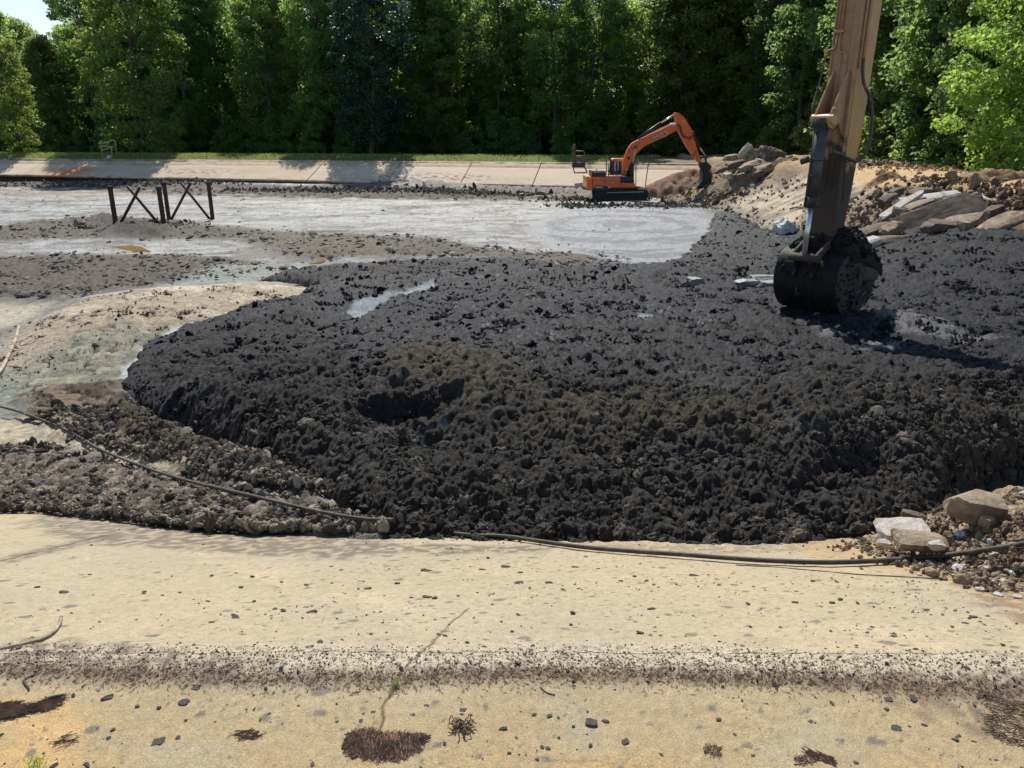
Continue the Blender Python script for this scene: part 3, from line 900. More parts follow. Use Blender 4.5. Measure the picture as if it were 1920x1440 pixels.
    tag(o, kind='structure')

build_mud()

# ------------------------------------------------------------------ right bank: broken lining, orange dirt on top
def build_right():
    ys = 1 / np.linspace(1 / 8.0, 1 / 74.0, 330)
    t = np.linspace(0, 1, 420)
    Y = np.repeat(ys[:, None], len(t), 1)
    X = (bank_x(ys) - 1.6)[:, None] + t[None, :] ** 1.1 * 17.0
    s = X - bank_x(Y)
    z = h_right(X, Y)
    crest = sstep(4.6, 5.6, s)
    z = z + 0.07 * fbm(X * .9, Y * .9, 4, 500) * crest + 0.10 * np.clip(fbm(X * 2.2, Y * 2.2, 4, 501), 0, 1) * crest + 0.015 * fbm(X * 6, Y * 2, 3, 502)
    z = z + 0.35 * crest * np.clip(fbm(X * .35, Y * .35, 3, 503), 0, 1) * sstep(7.5, 9.0, s)
    # excavated far corner: heaped earth instead of lining
    corner = sstep(41.5, 46, Y + 0.8 * (s - 2) + 1.5 * fbm(X * .3, Y * .3, 2, 504))
    z = z + corner * (0.25 * np.abs(fbm(X * .8, Y * .8, 4, 505)) + 0.22 * fbm(X * .3, Y * .3, 3, 506) + 0.5 * sstep(3, 6, s) * sstep(7, 5, s))
    # lower rough toe
    toe = sstep(2.0, 0.6, s + 0.8 * fbm(X * .6, Y * .6, 3, 507))
    z = z + toe * (0.16 * np.abs(fbm(X * 1.8, Y * 1.8, 4, 508)))
    # rubble area (nearer part of the slope): the lining is gone
    rb = sstep(32.0, 28.5, Y + 1.0 * fbm(X * .5, Y * .5, 3, 509)) * sstep(0.3, 1.2, s) * sstep(7.0, 5.2, s)
    z = z + rb * (0.30 * np.abs(fbm(X * 1.0, Y * 1.0, 4, 510)) + 0.10 * np.abs(fbm(X * 4, Y * 4, 3, 511)) + 0.12)
    p = Paint(X, Y, (0.50, 0.42, 0.30), .85)
    # striping of the lining: run-off down the slope
    sx = fbm(s * 0.35, Y * 1.5 + s * .35, 4, 520)
    p.blend(sstep(-.08, .2, sx) * .8, (0.25, 0.20, 0.145), .9)
    p.blend(sstep(.05, .22, fbm(s * .35 + 3, Y * 2.6 + s * .5, 4, 521)) * .75, (0.11, 0.092, 0.075), .8)
    p.blend(sstep(.15, .4, fbm(s * .7 + 9, Y * .9, 4, 522)) * .6 * sstep(3.5, 1.5, s), (0.46, 0.45, 0.42), .6)
    grey = sstep(31, 27, Y) * sstep(1.0, 2.5, s) * sstep(6.2, 4.5, s)
    p.blend(grey * .5, (0.30, 0.26, 0.20), .9)
    p.blend(toe * .9, (0.11, 0.10, 0.085), .8)
    p.blend(toe * sstep(0, .4, fbm(X * 3, Y * 3, 3, 523)) * .7, (0.33, 0.31, 0.28), .6)
    p.blend(rb, (0.24, 0.18, 0.11), .9)
    p.blend(rb * sstep(0, .35, fbm(X * 2.5, Y * 2.5, 4, 524)) * .7, (0.11, 0.085, 0.06), .9)
    p.blend(corner, (0.24, 0.165, 0.10), .9)
    p.blend(corner * sstep(0, .35, fbm(X * 1.6, Y * 1.6, 4, 525)) * .8, (0.10, 0.075, 0.055), .9)
    p.blend(corner * sstep(.15, .4, fbm(X * .8 + 7, Y * .8, 4, 526)) * .6, (0.40, 0.30, 0.17), .9)
    p.blend(crest * (1 - .6 * corner), (0.56, 0.385, 0.20), .9)
    p.blend(crest * sstep(0, .4, fbm(X * .5, Y * 2.4, 4, 527)) * .6, (0.42, 0.27, 0.135), .9)
    p.blend(crest * sstep(.1, .4, fbm(X * 1.1, Y * 1.1, 4, 528)) * .4, (0.62, 0.45, 0.26), .9)
    p.blend(crest * sstep(7.6, 8.6, s) * .6, (0.30, 0.16, 0.085), .9)
    p.blend(sstep(10, 12, s), (0.06, 0.05, 0.03), .95)
    V = np.stack([X, Y, z], -1).reshape(-1, 3)
    o = link('dirt_berm', mesh_np('dirt_berm', V, grid_faces(*X.shape), paint=p.c.reshape(-1, 4)), M_DIRT)
    tag(o, kind='structure')

build_right()

# dirt mound lower right, over the near slabs
def build_corner_mound():
    X, Y = persp_grid(0.40, 1.02, 420, 3.9, 6.6, 200)
    P = plan([(1600, 1012), (1660, 975), (1740, 930), (1790, 890), (1930, 850), (2150, 840), (2150, 1150), (1930, 1090), (1860, 1085), (1760, 1060), (1680, 1035)])
    d = polysd(P, X, Y) + .10 * fbm(X * 3, Y * 3, 3, 540)
    m = sstep(-0.1, 0.7, d)
    z = h_near(X, Y) - 0.05 + 0.34 * m + sstep(-.1, .25, d) * (clods(X, Y, .55, .8, 545) + 0.03 * fbm(X * 5, Y * 5, 3, 546)) + 0.1 * m * fbm(X * 1.5, Y * 1.5, 2, 547)
    p = Paint(X, Y, (0.33, 0.255, 0.165), .92)
    p.blend(sstep(-.1, .35, fbm(X * 5, Y * 5, 4, 550)) * .6, (0.42, 0.33, 0.21), .9)
    p.blend(sstep(.1, .4, fbm(X * 9, Y * 9, 3, 551)) * .6, (0.15, 0.11, 0.08), .9)
    keep = d > -0.3
    V = np.stack([X, Y, z], -1).reshape(-1, 3); F = grid_faces(*X.shape, keep)
    V, F, c = compact(V, F, p.c.reshape(-1, 4))
    tag(link('dirt_mound', mesh_np('dirt_mound', V, F, paint=c), M_DIRT), kind='structure')

build_corner_mound()

# ------------------------------------------------------------------ far bank
def build_far():
    bank = bpy.data.objects.new('far_bank', None); COL.objects.link(bank); tag(bank, kind='structure')
    L = 82.0
    # joints between the slabs, in metres along the crest
    def tj(px, py): v = hit(px, py); return float(far_t(v.x, v.y))
    js = sorted([-40, -28, -16, -5, tj(68, 312), tj(330, 318), tj(600, 312), tj(745, 315), tj(878, 318), tj(1010, 318), 62.0, 70.0])
    def wpt(t, s, z): return (A_FAR[0] + T_FAR[0] * t + N_FAR[0] * s, A_FAR[1] + T_FAR[1] * t + N_FAR[1] * s, z)
    for a, b in zip(js[:-1], js[1:]):
        nt_, ns = max(12, int((b - a) * 6)), 26
        # top strip (anchor beam) and slope
        t = np.linspace(a + .03, b - .03, nt_); depth_end = np.interp(t, [0, 57], [3.1, 4.0])
        k = np.linspace(0, 1, ns)
        T, K = np.meshgrid(t, k)
        Sx = K * depth_end[None, :]
        rng = np.random.default_rng(int(abs(a) * 10) + 3)
        lift = rng.uniform(-.03, .03)
        Z = -0.4 * Sx + lift + 0.02 * fbm(T * .5, Sx, 2, 600)
        groove = np.exp(-((Sx - 0.95) / 0.06) ** 2)
        Z = Z - 0.07 * groove
        X = A_FAR[0] + T_FAR[0] * T + N_FAR[0] * Sx; Y = A_FAR[1] + T_FAR[1] * T + N_FAR[1] * Sx
        tint = rng.uniform(-.03, .03)
        p = Paint(X, Y, (0.57 + tint, 0.455 + tint, 0.33 + tint), .9)
        p.blend(sstep(.9, .75, Sx), (0.50, 0.385, 0.25), .9)
        p.blend(sstep(.9, .75, Sx) * sstep(0, .3, fbm(T * 2, Sx * 3, 4, 601)) * .7, (0.28, 0.21, 0.13), .9)
        p.blend(groove * .8, (0.16, 0.12, 0.09))
        p.blend(sstep(0, .4, fbm(T * .5, Sx * 1.6, 4, 602)) * .45, (0.62, 0.53, 0.42))
        p.blend(sstep(.05, .4, fbm(T * .3 + 5, Sx * .8, 4, 603)) * .35, (0.52, 0.34, 0.22))
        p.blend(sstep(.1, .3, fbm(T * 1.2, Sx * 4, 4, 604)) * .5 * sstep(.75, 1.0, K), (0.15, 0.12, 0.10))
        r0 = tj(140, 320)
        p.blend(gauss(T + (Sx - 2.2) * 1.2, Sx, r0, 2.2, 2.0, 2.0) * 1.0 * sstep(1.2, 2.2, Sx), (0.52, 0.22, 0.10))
        for (q, sq, w) in ((tj(790, 325), 2.6, 3.0), (tj(870, 330), 2.8, 2.6), (tj(360, 318), 2.3, 4.0), (tj(745, 330), 3.0, 2.0)):  # dark leafy patches: tree shade painted onto the slope
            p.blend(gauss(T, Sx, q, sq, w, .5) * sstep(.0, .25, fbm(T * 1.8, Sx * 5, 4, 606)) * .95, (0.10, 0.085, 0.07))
        # vertical front edge and underside, slab colour halved to paint in their shade
        X = np.concatenate([X, X[-1:] * 1.0, X[-1:] - N_FAR[0] * .3]); Y = np.concatenate([Y, Y[-1:], Y[-1:] - N_FAR[1] * .3])
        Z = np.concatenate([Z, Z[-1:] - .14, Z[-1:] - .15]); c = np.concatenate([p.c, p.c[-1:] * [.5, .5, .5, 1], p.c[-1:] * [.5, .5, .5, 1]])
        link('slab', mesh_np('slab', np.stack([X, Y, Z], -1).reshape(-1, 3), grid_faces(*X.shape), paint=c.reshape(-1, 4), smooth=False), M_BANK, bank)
    # earth under and behind the slabs
    t = np.linspace(-45, 72, 60); s = np.array([-7.5, 0.1, 2.6, 3.0, 3.02])
    T, Sx = np.meshgrid(t, s)
    Z = np.where(Sx < 0.2, -0.2, -0.4 * Sx - .25); Z[4] = -2.6
    X = A_FAR[0] + T_FAR[0] * T + N_FAR[0] * Sx; Y = A_FAR[1] + T_FAR[1] * T + N_FAR[1] * Sx
    c = np.zeros(X.shape + (4,)); c[..., :3] = (.07, .055, .045); c[..., 3] = .95
    link('bedding', mesh_np('bedding', np.stack([X, Y, Z], -1).reshape(-1, 3), grid_faces(*X.shape), paint=c.reshape(-1, 4)), M_DIRT, bank)
    # grassy shoulder behind the crest
    t = np.linspace(-45, 74, 500); s = np.linspace(0.25, -12, 40)
    T, Sx = np.meshgrid(t, s)
    X = A_FAR[0] + T_FAR[0] * T + N_FAR[0] * Sx; Y = A_FAR[1] + T_FAR[1] * T + N_FAR[1] * Sx
    lush = sstep(66, 48, T + 3 * fbm(T * .3, Sx, 2, 609)) 
    Z = -0.06 + (0.16 + .26 * lush) * sstep(0.1, -2.4, Sx) + 0.05 * fbm(T * .8, Sx, 3, 610) - 0.1 * sstep(-9, -12, Sx)
    p = Paint(X, Y, (0.10, 0.125, 0.04), .9)
    p.blend(sstep(-.1, .3, fbm(T * 1.2, Sx * 1.2, 4, 611)) * .6, (0.19, 0.19, 0.085))
    p.blend(sstep(-.7, 0.1, Sx + .25 * fbm(T * 2, Sx * 2, 3, 612)), (0.40, 0.30, 0.19))
    p.blend((1 - lush) * .85, (0.24, 0.19, 0.125))
    link('shoulder', mesh_np('shoulder', np.stack([X, Y, Z], -1).reshape(-1, 3), grid_faces(*X.shape), paint=p.c.reshape(-1, 4)), M_DIRT, bank)
    # grass blades
    n = 26000
    tt = RNG.uniform(-22, 63, n); ss = -RNG.uniform(0.25, 6.0, n) ** 1.0
    kk = (fbm(tt * .4, ss * .4, 3, 615) + sstep(62, 50, tt) * .5) > 0.05
    tt, ss = tt[kk], ss[kk]; n = len(tt)
    x = A_FAR[0] + T_FAR[0] * tt + N_FAR[0] * ss; y = A_FAR[1] + T_FAR[1] * tt + N_FAR[1] * ss
    z = -0.06 + 0.42 * sstep(0.1, -2.4, ss)
    h = RNG.uniform(.05, .20, n); a = RNG.uniform(0, 6.28, n); w = .035
    lean = RNG.uniform(-.06, .06, (n, 2))
    V = np.stack([np.stack([x - w * np.cos(a), y - w * np.sin(a), z], -1), np.stack([x + w * np.cos(a), y + w * np.sin(a), z], -1),
                  np.stack([x + lean[:, 0], y + lean[:, 1], z + h], -1)], 1).reshape(-1, 3)
    F = np.arange(len(V)).reshape(-1, 3)
    g = leaf_mat('grass_blades', (0.10, 0.15, 0.03), (0.22, 0.24, 0.08), .35)
    me = mesh_np('grass', V, F, False)
    at_ = me.attributes.new('tint', 'FLOAT', 'POINT'); at_.data.foreach_set('value', np.repeat(RNG.uniform(0, 1, n), 3).astype(np.float32))
    tag(link('grass', me, g), 'short green grass along the top of the far bank', 'grass', kind='stuff')

build_far()
# ------------------------------------------------------------------ generic part builders
def tube(name, pts, r, mat, parent=None, seg=8, closed=False, smooth=True):
    pts = [Vector(p) for p in pts]
    rs = r if isinstance(r, (list, tuple)) else [r] * len(pts)
    V, F = [], []
    n = len(pts)
    up = Vector((0, 0, 1))
    prev = None
    for i, p in enumerate(pts):
        d = (pts[min(i + 1, n - 1)] - pts[max(i - 1, 0)]).normalized()
        if prev is None:
            a = d.cross(up)
            if a.length < 1e-3: a = d.cross(Vector((1, 0, 0)))
            a.normalize()
        else:
            a = (prev - d * prev.dot(d)).normalized()
        prev = a
        b = d.cross(a)
        for k in range(seg):
            t = 2 * math.pi * k / seg
            V.append(p + (a * math.cos(t) + b * math.sin(t)) * rs[i])
    for i in range(n - 1):
        for k in range(seg):
            F.append((i * seg + k, i * seg + (k + 1) % seg, (i + 1) * seg + (k + 1) % seg, (i + 1) * seg + k))
    F.append(tuple(range(seg))[::-1]); F.append(tuple(range((n - 1) * seg, n * seg)))
    me = bpy.data.meshes.new(name)
    me.from_pydata(V, [], F)
    if smooth:
        for p in me.polygons: p.use_smooth = len(p.vertices) == 4
    me.update()
    return link(name, me, mat, parent)

def catmull(pts, n=8):
    P = [Vector(p) for p in pts]
    P = [P[0] * 2 - P[1]] + P + [P[-1] * 2 - P[-2]]
    out = []
    for i in range(1, len(P) - 2):
        for k in range(n):
            t = k / n
            a, b, c, d = P[i - 1], P[i], P[i + 1], P[i + 2]
            out.append(0.5 * ((2 * b) + (c - a) * t + (2 * a - 5 * b + 4 * c - d) * t * t + (3 * b - a - 3 * c + d) * t ** 3))
    out.append(P[-2])
    return out

def prism(name, poly, ext0, ext1, mat, parent=None, bevel=0.015):
    """closed outline (list of Vectors, coplanar) swept from +ext0 to +ext1 (Vectors)"""
    bm = bmesh.new()
    a = [bm.verts.new(Vector(p) + ext0) for p in poly]
    b = [bm.verts.new(Vector(p) + ext1) for p in poly]
    bm.faces.new(a); bm.faces.new(b[::-1])
    n = len(a)
    for i in range(n):
        bm.faces.new((a[i], b[i], b[(i + 1) % n], a[(i + 1) % n]))
    bmesh.ops.recalc_face_normals(bm, faces=bm.faces[:])
    if bevel:
        bmesh.ops.bevel(bm, geom=bm.edges[:], offset=bevel, segments=1, affect='EDGES', clamp_overlap=True)
    me = bpy.data.meshes.new(name); bm.to_mesh(me); bm.free()
    return link(name, me, mat, parent)

def boxes(name, specs, mat, parent=None, bevel=0.0):
    """several boxes that are one rigid part: (centre, size, rotz)"""
    bm = bmesh.new()
    for c, sz, rz in specs:
        M = Matrix.Translation(c) @ Matrix.Rotation(rz, 4, 'Z') @ Matrix.Diagonal((*sz, 1))
        bmesh.ops.create_cube(bm, size=1.0, matrix=M)
    if bevel: bmesh.ops.bevel(bm, geom=bm.edges[:], offset=bevel, segments=1, affect='EDGES', clamp_overlap=True)
    me = bpy.data.meshes.new(name); bm.to_mesh(me); bm.free()
    return link(name, me, mat, parent)

def bar(name, a, b, w, h, mat, parent=None, side=None, bevel=0.006):
    a, b = Vector(a), Vector(b)
    d = (b - a); L = d.length; d.normalize()
    s = Vector(side) if side is not None else d.cross(Vector((0, 0, 1)))
    s = (s - d * s.dot(d)).normalized(); u = s.cross(d)
    M = Matrix.Translation((a + b) / 2) @ Matrix((s, d, u)).transposed().to_4x4() @ Matrix.Diagonal((w, L, h, 1))
    bm = bmesh.new(); bmesh.ops.create_cube(bm, size=1.0, matrix=M)
    if bevel: bmesh.ops.bevel(bm, geom=bm.edges[:], offset=bevel, segments=1, affect='EDGES', clamp_overlap=True)
    me = bpy.data.meshes.new(name); bm.to_mesh(me); bm.free()
    return link(name, me, mat, parent)

def rock_mesh(name, dims, seed, chop=5, rough=0.06, cuts=13, smooth=False):
    rnd = random.Random(seed)
    bm = bmesh.new()
    bmesh.ops.create_cube(bm, size=2.0)
    bmesh.ops.subdivide_edges(bm, edges=bm.edges[:], cuts=cuts, use_grid_fill=True)
    planes = []
    for _ in range(chop):
        n = Vector((rnd.uniform(-1, 1), rnd.uniform(-1, 1), rnd.uniform(-.6, 1))).normalized()
        planes.append((n, rnd.uniform(.82, 1.12)))
    off = Vector((seed * 3.1, seed * 1.7, 0))
    for v in bm.verts:
        p = v.co
        l = max(abs(p.x), abs(p.y), abs(p.z))
        sp = p.normalized() * 1.25
        p = p.lerp(sp, 0.22)
        for n, d in planes:
            k = p.dot(n) - d
            if k > 0: p = p - n * k * .95
        p = p + Vector((mnoise.noise(p * 1.3 + off), mnoise.noise(p * 1.3 + off + Vector((9, 0, 0))), mnoise.noise(p * 1.3 + off + Vector((0, 9, 0))))) * rough * 2.2
        p = p + p.normalized() * mnoise.noise(p * 4.5 + off) * rough
        p = p + p.normalized() * (mnoise.noise(p * 9 + off) * rough * .55 + mnoise.noise(p * 19 + off) * rough * .4)
        v.co = Vector((p.x * dims[0] / 2, p.y * dims[1] / 2, p.z * dims[2] / 2))
    me = bpy.data.meshes.new(name); bm.to_mesh(me); bm.free()
    for p in me.polygons: p.use_smooth = smooth
    return me

def place_rock(name, px, py, dims, rot, seed, mat, label, cat='rock', group=None, H=None, lift=0.3, chop=5, rough=0.05, z=None, Y=None, smooth=False):
    if Y is None: p = hit(px, py, H or surf)
    else: p = at(px, py, Y)
    me = rock_mesh(name, dims, seed, chop, rough, smooth=smooth)
    o = link(name, me, mat)
    o.location = p + Vector((0, 0, dims[2] * lift))
    o.rotation_euler = rot
    return tag(o, label, cat, group)

# ------------------------------------------------------------------ scattered lumps (instances on points)
def scatter(name, P, Sc, Rt, Cc, mat, label=None, cat=None, seed=0, ico=2, rough=0.35, freq=1.4):
    me = bpy.data.meshes.new(name)
    n = len(P)
    me.vertices.add(n); me.vertices.foreach_set('co', np.asarray(P, np.float32).ravel())
    for nm, arr in (('scl', Sc), ('rot', Rt), ('tone', Cc)):
        a = me.attributes.new(nm, 'FLOAT_VECTOR', 'POINT'); a.data.foreach_set('vector', np.asarray(arr, np.float32).ravel())
    o = bpy.data.objects.new(name, me); COL.objects.link(o)
    me.materials.append(mat)
    g = bpy.data.node_groups.new(name + '_nodes', 'GeometryNodeTree')
    g.interface.new_socket('Geometry', in_out='INPUT', socket_type='NodeSocketGeometry')
    g.interface.new_socket('Geometry', in_out='OUTPUT', socket_type='NodeSocketGeometry')
    N, L = g.nodes, g.links
    gi, go = N.new('NodeGroupInput'), N.new('NodeGroupOutput')
    inst = N.new('GeometryNodeInstanceOnPoints')
    join = N.new('GeometryNodeJoinGeometry')
    for k in range(4):
        ic = N.new('GeometryNodeMeshIcoSphere'); ic.inputs['Radius'].default_value = 0.5; ic.inputs['Subdivisions'].default_value = ico
        sp = N.new('GeometryNodeSetPosition')
        nz = N.new('ShaderNodeTexNoise'); nz.noise_dimensions = '4D'; nz.inputs['W'].default_value = seed * 7.7 + k * 5.3
        nz.inputs['Scale'].default_value = freq * 1.6; nz.inputs['Detail'].default_value = 2
        sb = N.new('ShaderNodeVectorMath'); sb.operation = 'SUBTRACT'; sb.inputs[1].default_value = (.5, .5, .5)
        sc = N.new('ShaderNodeVectorMath'); sc.operation = 'SCALE'; sc.inputs['Scale'].default_value = rough * 3.0
        L.new(nz.outputs['Color'], sb.inputs[0]); L.new(sb.outputs[0], sc.inputs[0])
        L.new(ic.outputs['Mesh'], sp.inputs['Geometry']); L.new(sc.outputs[0], sp.inputs['Offset'])
        gti = N.new('GeometryNodeGeometryToInstance'); L.new(sp.outputs[0], gti.inputs[0]); L.new(gti.outputs[0], join.inputs[0])
    L.new(gi.outputs[0], inst.inputs['Points']); L.new(join.outputs[0], inst.inputs['Instance'])
    inst.inputs['Pick Instance'].default_value = True
    for nm, sock in (('scl', 'Scale'), ('rot', 'Rotation')):
        na = N.new('GeometryNodeInputNamedAttribute'); na.data_type = 'FLOAT_VECTOR'; na.inputs['Name'].default_value = nm
        L.new(na.outputs['Attribute'], inst.inputs[sock])
    sm = N.new('GeometryNodeSetMaterial'); sm.inputs['Material'].default_value = mat
    L.new(inst.outputs[0], sm.inputs[0]); L.new(sm.outputs[0], go.inputs[0])
    md = o.modifiers.new('scatter', 'NODES'); md.node_group = g
    return tag(o, label, cat, kind='stuff')

def lump_mat(name, rough=0.85, spec=0.3, bump=0.5):
    m, t, N, L, b = newmat(name)
    a = N.new('ShaderNodeAttribute'); a.attribute_type = 'INSTANCER'; a.attribute_name = 'tone'
    tc = N.new('ShaderNodeTexCoord')
    n = noise_node(N, L, 5.0, 5, 0.7, tc.outputs['Object'])
    vm = N.new('ShaderNodeVectorMath'); vm.operation = 'SCALE'
    L.new(a.outputs['Vector'], vm.inputs[0]); L.new(mapr(N, L, n.outputs[0], .3, .7, .6, 1.4), vm.inputs['Scale'])
    L.new(vm.outputs[0], b.inputs['Base Color'])
    b.inputs['Roughness'].default_value = rough; b.inputs['Specular IOR Level'].default_value = spec
    bp = N.new('ShaderNodeBump'); bp.inputs['Strength'].default_value = bump; bp.inputs['Distance'].default_value = .15
    L.new(n.outputs[0], bp.inputs['Height']); L.new(bp.outputs[0], b.inputs['Normal'])
    return m

M_LUMP = lump_mat('lumps')
M_LUMPW = lump_mat('wet_lumps', 0.6, 0.14)

def rrot(n): return RNG.uniform(0, 6.28, (n, 3))
def sample_mesh_region(n, u0, u1, y0, y1, power=1.0):
    u = RNG.uniform(u0, u1, n); iv = RNG.uniform(1 / y1, 1 / y0, n)
    Y = 1 / iv
    return u * Y, Y

def build_clods():
    # on the black mud
    n = 230000
    x, y = sample_mesh_region(n, -0.6, 0.86, 5.0, 38.0)
    sdv = mud_sd(x, y)
    k = (sdv > -0.06) & (milk_mask(x, y) < .3)
    x, y, sdv = x[k], y[k], sdv[k]
    z = h_mud_smooth(x, y, sdv)
    edge = sstep(1.6, 0.1, sdv) * sstep(10, 7, y)
    prob = np.clip(0.25 + 0.75 * sstep(-.2, .3, fbm(x * 1.2, y * 1.2, 3, 700)) + edge, 0, 1)
    k = RNG.uniform(0, 1, len(x)) < prob
    x, y, z, edge = x[k], y[k], z[k], edge[k]
    n = len(x)
    s = RNG.lognormal(math.log(0.025), 0.5, n) * (1 + .45 * edge) * np.interp(y, [5, 9, 22, 38], [1, 1.1, 1.5, 2.1])
    s = np.clip(s, .012, .16)
    z = z + np.interp(y, [5, 12, 25], [.05, .04, .015]) + s * RNG.uniform(-.25, .2, n) + .02 * RNG.uniform(0, 1, n)
    sc = np.stack([s * RNG.uniform(.8, 1.6, n), s * RNG.uniform(.8, 1.3, n), s * RNG.uniform(.5, .95, n)], -1)
    nn = fbm(x * 0.7, y * 0.7, 4, 420)
    br = sstep(9.4, 7.2, y + 1.4 * nn)[:, None]
    base = np.array([.0140, .0148, .0178]) * (1 - br) + np.array([.040, .0345, .0285]) * br
    lt = (RNG.uniform(0, 1, n) < .03 + .12 * br[:, 0])[:, None]
    base = np.where(lt, np.array([.085, .072, .055]), base)
    tone = base * RNG.uniform(.45, 1.9, (n, 1))
    scatter('mud_clods', np.stack([x, y, z], -1), sc, rrot(n), tone, M_LUMPW, 'crumbly black clods covering the mud heap', 'clods', 1, ico=3, rough=.24, freq=2.2)
    # brown soil lumps at the foot of the slabs and in the trench, left
    n = 60000
    x, y = sample_mesh_region(n, -0.9, 0.02, 5.4, 10.2)
    P = plan([(-140, 860), (60, 840), (200, 860), (330, 905), (450, 925), (560, 950), (640, 975), (715, 1006), (500, 1002), (300, 988), (100, 964), (-140, 952)])
    P2 = plan([(60, 740), (140, 720), (225, 715), (250, 765), (290, 800), (360, 840), (440, 875), (540, 900), (620, 945), (520, 935), (400, 915), (300, 880), (180, 850), (80, 800)])
    d = np.maximum(polysd(P, x, y), polysd(P2, x, y)) + .15 * fbm(x * 2, y * 2, 3, 705)
    k = (d > -.05) & (mud_sd(x, y) < 0.1)
    x, y, d = x[k], y[k], d[k]; n = len(x)
    s = np.clip(RNG.lognormal(math.log(.026), .55, n), .012, .13)
    z = under(x, y) + 0.05 + s * .2 + .02 * RNG.uniform(0, 1, n)
    inr = polysd(P2, x, y) > 0
    PR = plan([(225, 760), (330, 825), (440, 868), (530, 890), (510, 920), (400, 905), (280, 855), (205, 800)])
    z = z + np.where(inr, .10, 0) + .13 * sstep(-.15, .25, polysd(PR, x, y))
    sc = np.stack([s * RNG.uniform(.8, 1.5, n), s * RNG.uniform(.8, 1.3, n), s * RNG.uniform(.5, .9, n)], -1)
    lt = (RNG.uniform(0, 1, n) < .35)[:, None]
    tone = np.where(lt, np.array([.32, .27, .20]), np.array([.095, .075, .058])) * RNG.uniform(.6, 1.3, (n, 1))
    scatter('soil_lumps', np.stack([x, y, z], -1), sc, rrot(n), tone, M_LUMP, 'brown crumbly soil lumps at the foot of the concrete', 'soil', 2, ico=3, rough=.22, freq=2.2)
    # mound and washed-out soil on the right
    n = 9000
    x, y = sample_mesh_region(n, 0.42, 0.95, 3.6, 6.3)
    P = plan([(1500, 1020), (1640, 995), (1740, 930), (1790, 890), (1930, 850), (2150, 840), (2150, 1200), (1930, 1160), (1760, 1095), (1620, 1050)])
    d = polysd(P, x, y) + .25 * fbm(x * 3, y * 3, 3, 706)
    k = (d > -.05) & (RNG.uniform(0, 1, len(x)) < sstep(-.1, .6, d))
    x, y, d = x[k], y[k], d[k]; n = len(x)
    s = np.clip(RNG.lognormal(math.log(.018), .55, n), .006, .09)
    P3 = plan([(1600, 1012), (1660, 975), (1740, 930), (1790, 890), (1930, 850), (2150, 840), (2150, 1150), (1930, 1090), (1860, 1085), (1760, 1060), (1680, 1035)])
    dm = polysd(P3, x, y) + .10 * fbm(x * 3, y * 3, 3, 540)
    z = np.maximum(h_near(x, y), h_near(x, y) - .05 + .34 * sstep(-.1, .7, dm) + .05 * sstep(-.1, .25, dm)) + .005 + s * .15
    sc = np.stack([s * RNG.uniform(.8, 1.5, n), s * RNG.uniform(.8, 1.3, n), s * RNG.uniform(.5, .9, n)], -1)
    r = RNG.uniform(0, 1, n)[:, None]
    tone = np.where(r < .06, np.array([.6, .57, .52]), np.where(r < .6, np.array([.34, .26, .165]), np.array([.15, .105, .07]))) * RNG.uniform(.7, 1.2, (n, 1))
    scatter('loose_soil', np.stack([x, y, z], -1), sc, rrot(n), tone, M_LUMP, 'tan crumbly soil beside the broken concrete', 'soil', 3, ico=3, rough=.22, freq=2.2)
    # gravel band
    n = 9000
    u = RNG.uniform(-1.05, 1.05, n); y = 2.53 + RNG.normal(0, .10, n); x = u * y
    y = y - .020 * x
    m = band_mask(x, y); k = RNG.uniform(0, 1, n) < m + .05
    x, y = x[k], y[k]; n = len(x)
    s = np.clip(RNG.lognormal(math.log(.0048), .45, n), .0025, .016)
    z = h_near(x, y) + near_disp(x, y) + s * .1
    sc = np.stack([s * RNG.uniform(.8, 1.6, n), s * RNG.uniform(.8, 1.3, n), s * RNG.uniform(.5, .8, n)], -1)
    yc = 2.53 - .020 * x + .03 * np.sin(x * 2.1 + .5)
    r = RNG.uniform(0, 1, n) + .35 * sstep(0, -.15, y - yc)
    tone = np.where((r < .50)[:, None], np.array([.43, .375, .285]), np.where((r < .98)[:, None], np.array([.27, .215, .155]), np.array([.085, .062, .045]))) * RNG.uniform(.7, 1.2, (n, 1))
    scatter('gravel', np.stack([x, y, z], -1), sc, rrot(n), tone, M_LUMP, 'pale and dark gravel in a band along the top edge of the slabs', 'gravel', 4)
    # crumbs on the concrete
    n = 22000
    x, y = sample_mesh_region(n, -0.95, 0.95, 1.2, 6.6)
    dens = 0.25 + .75 * sstep(-2.5, 0, x) * sstep(2.6, 3.4, y)
    dens = dens * np.clip(.45 + 1.3 * fbm(x * 1.7, y * 1.7, 3, 710), .05, 1) * .7
    edge_y = h_pond(x, y) - h_near(x, y); dens = np.maximum(dens, .9 * sstep(-.42, -.05, np.maximum(edge_y, np.minimum(mud_sd(x, y), 0) * .5)) * np.clip(.6 + 1.2 * fbm(x * 3, y * 5, 3, 711), 0, 1))
    k = (RNG.uniform(0, 1, n) < dens) & (h_near(x, y) > under(x, y) - .02) & (mud_sd(x, y) < 0)
    x, y = x[k], y[k]; n = len(x)
    s = np.clip(RNG.lognormal(math.log(.0052), .6, n), .0025, .024)
    z = h_near(x, y) + near_disp(x, y) + s * .12
    sc = np.stack([s * RNG.uniform(.8, 2.4, n), s * RNG.uniform(.8, 1.4, n), s * RNG.uniform(.2, .6, n)], -1)
    rt = rrot(n); rt[:, :2] *= .05
    tone = np.array([.085, .072, .06]) * RNG.uniform(.5, 1.7, (n, 1))
    scatter('crumbs', np.stack([x, y, z], -1), sc, rt, tone, M_LUMP, 'small dark mud crumbs strewn over the pale concrete', 'crumbs', 5)
    # dry litter: fine needles along the band
    n = 6500
    x = RNG.uniform(-2.9, 2.9, n)
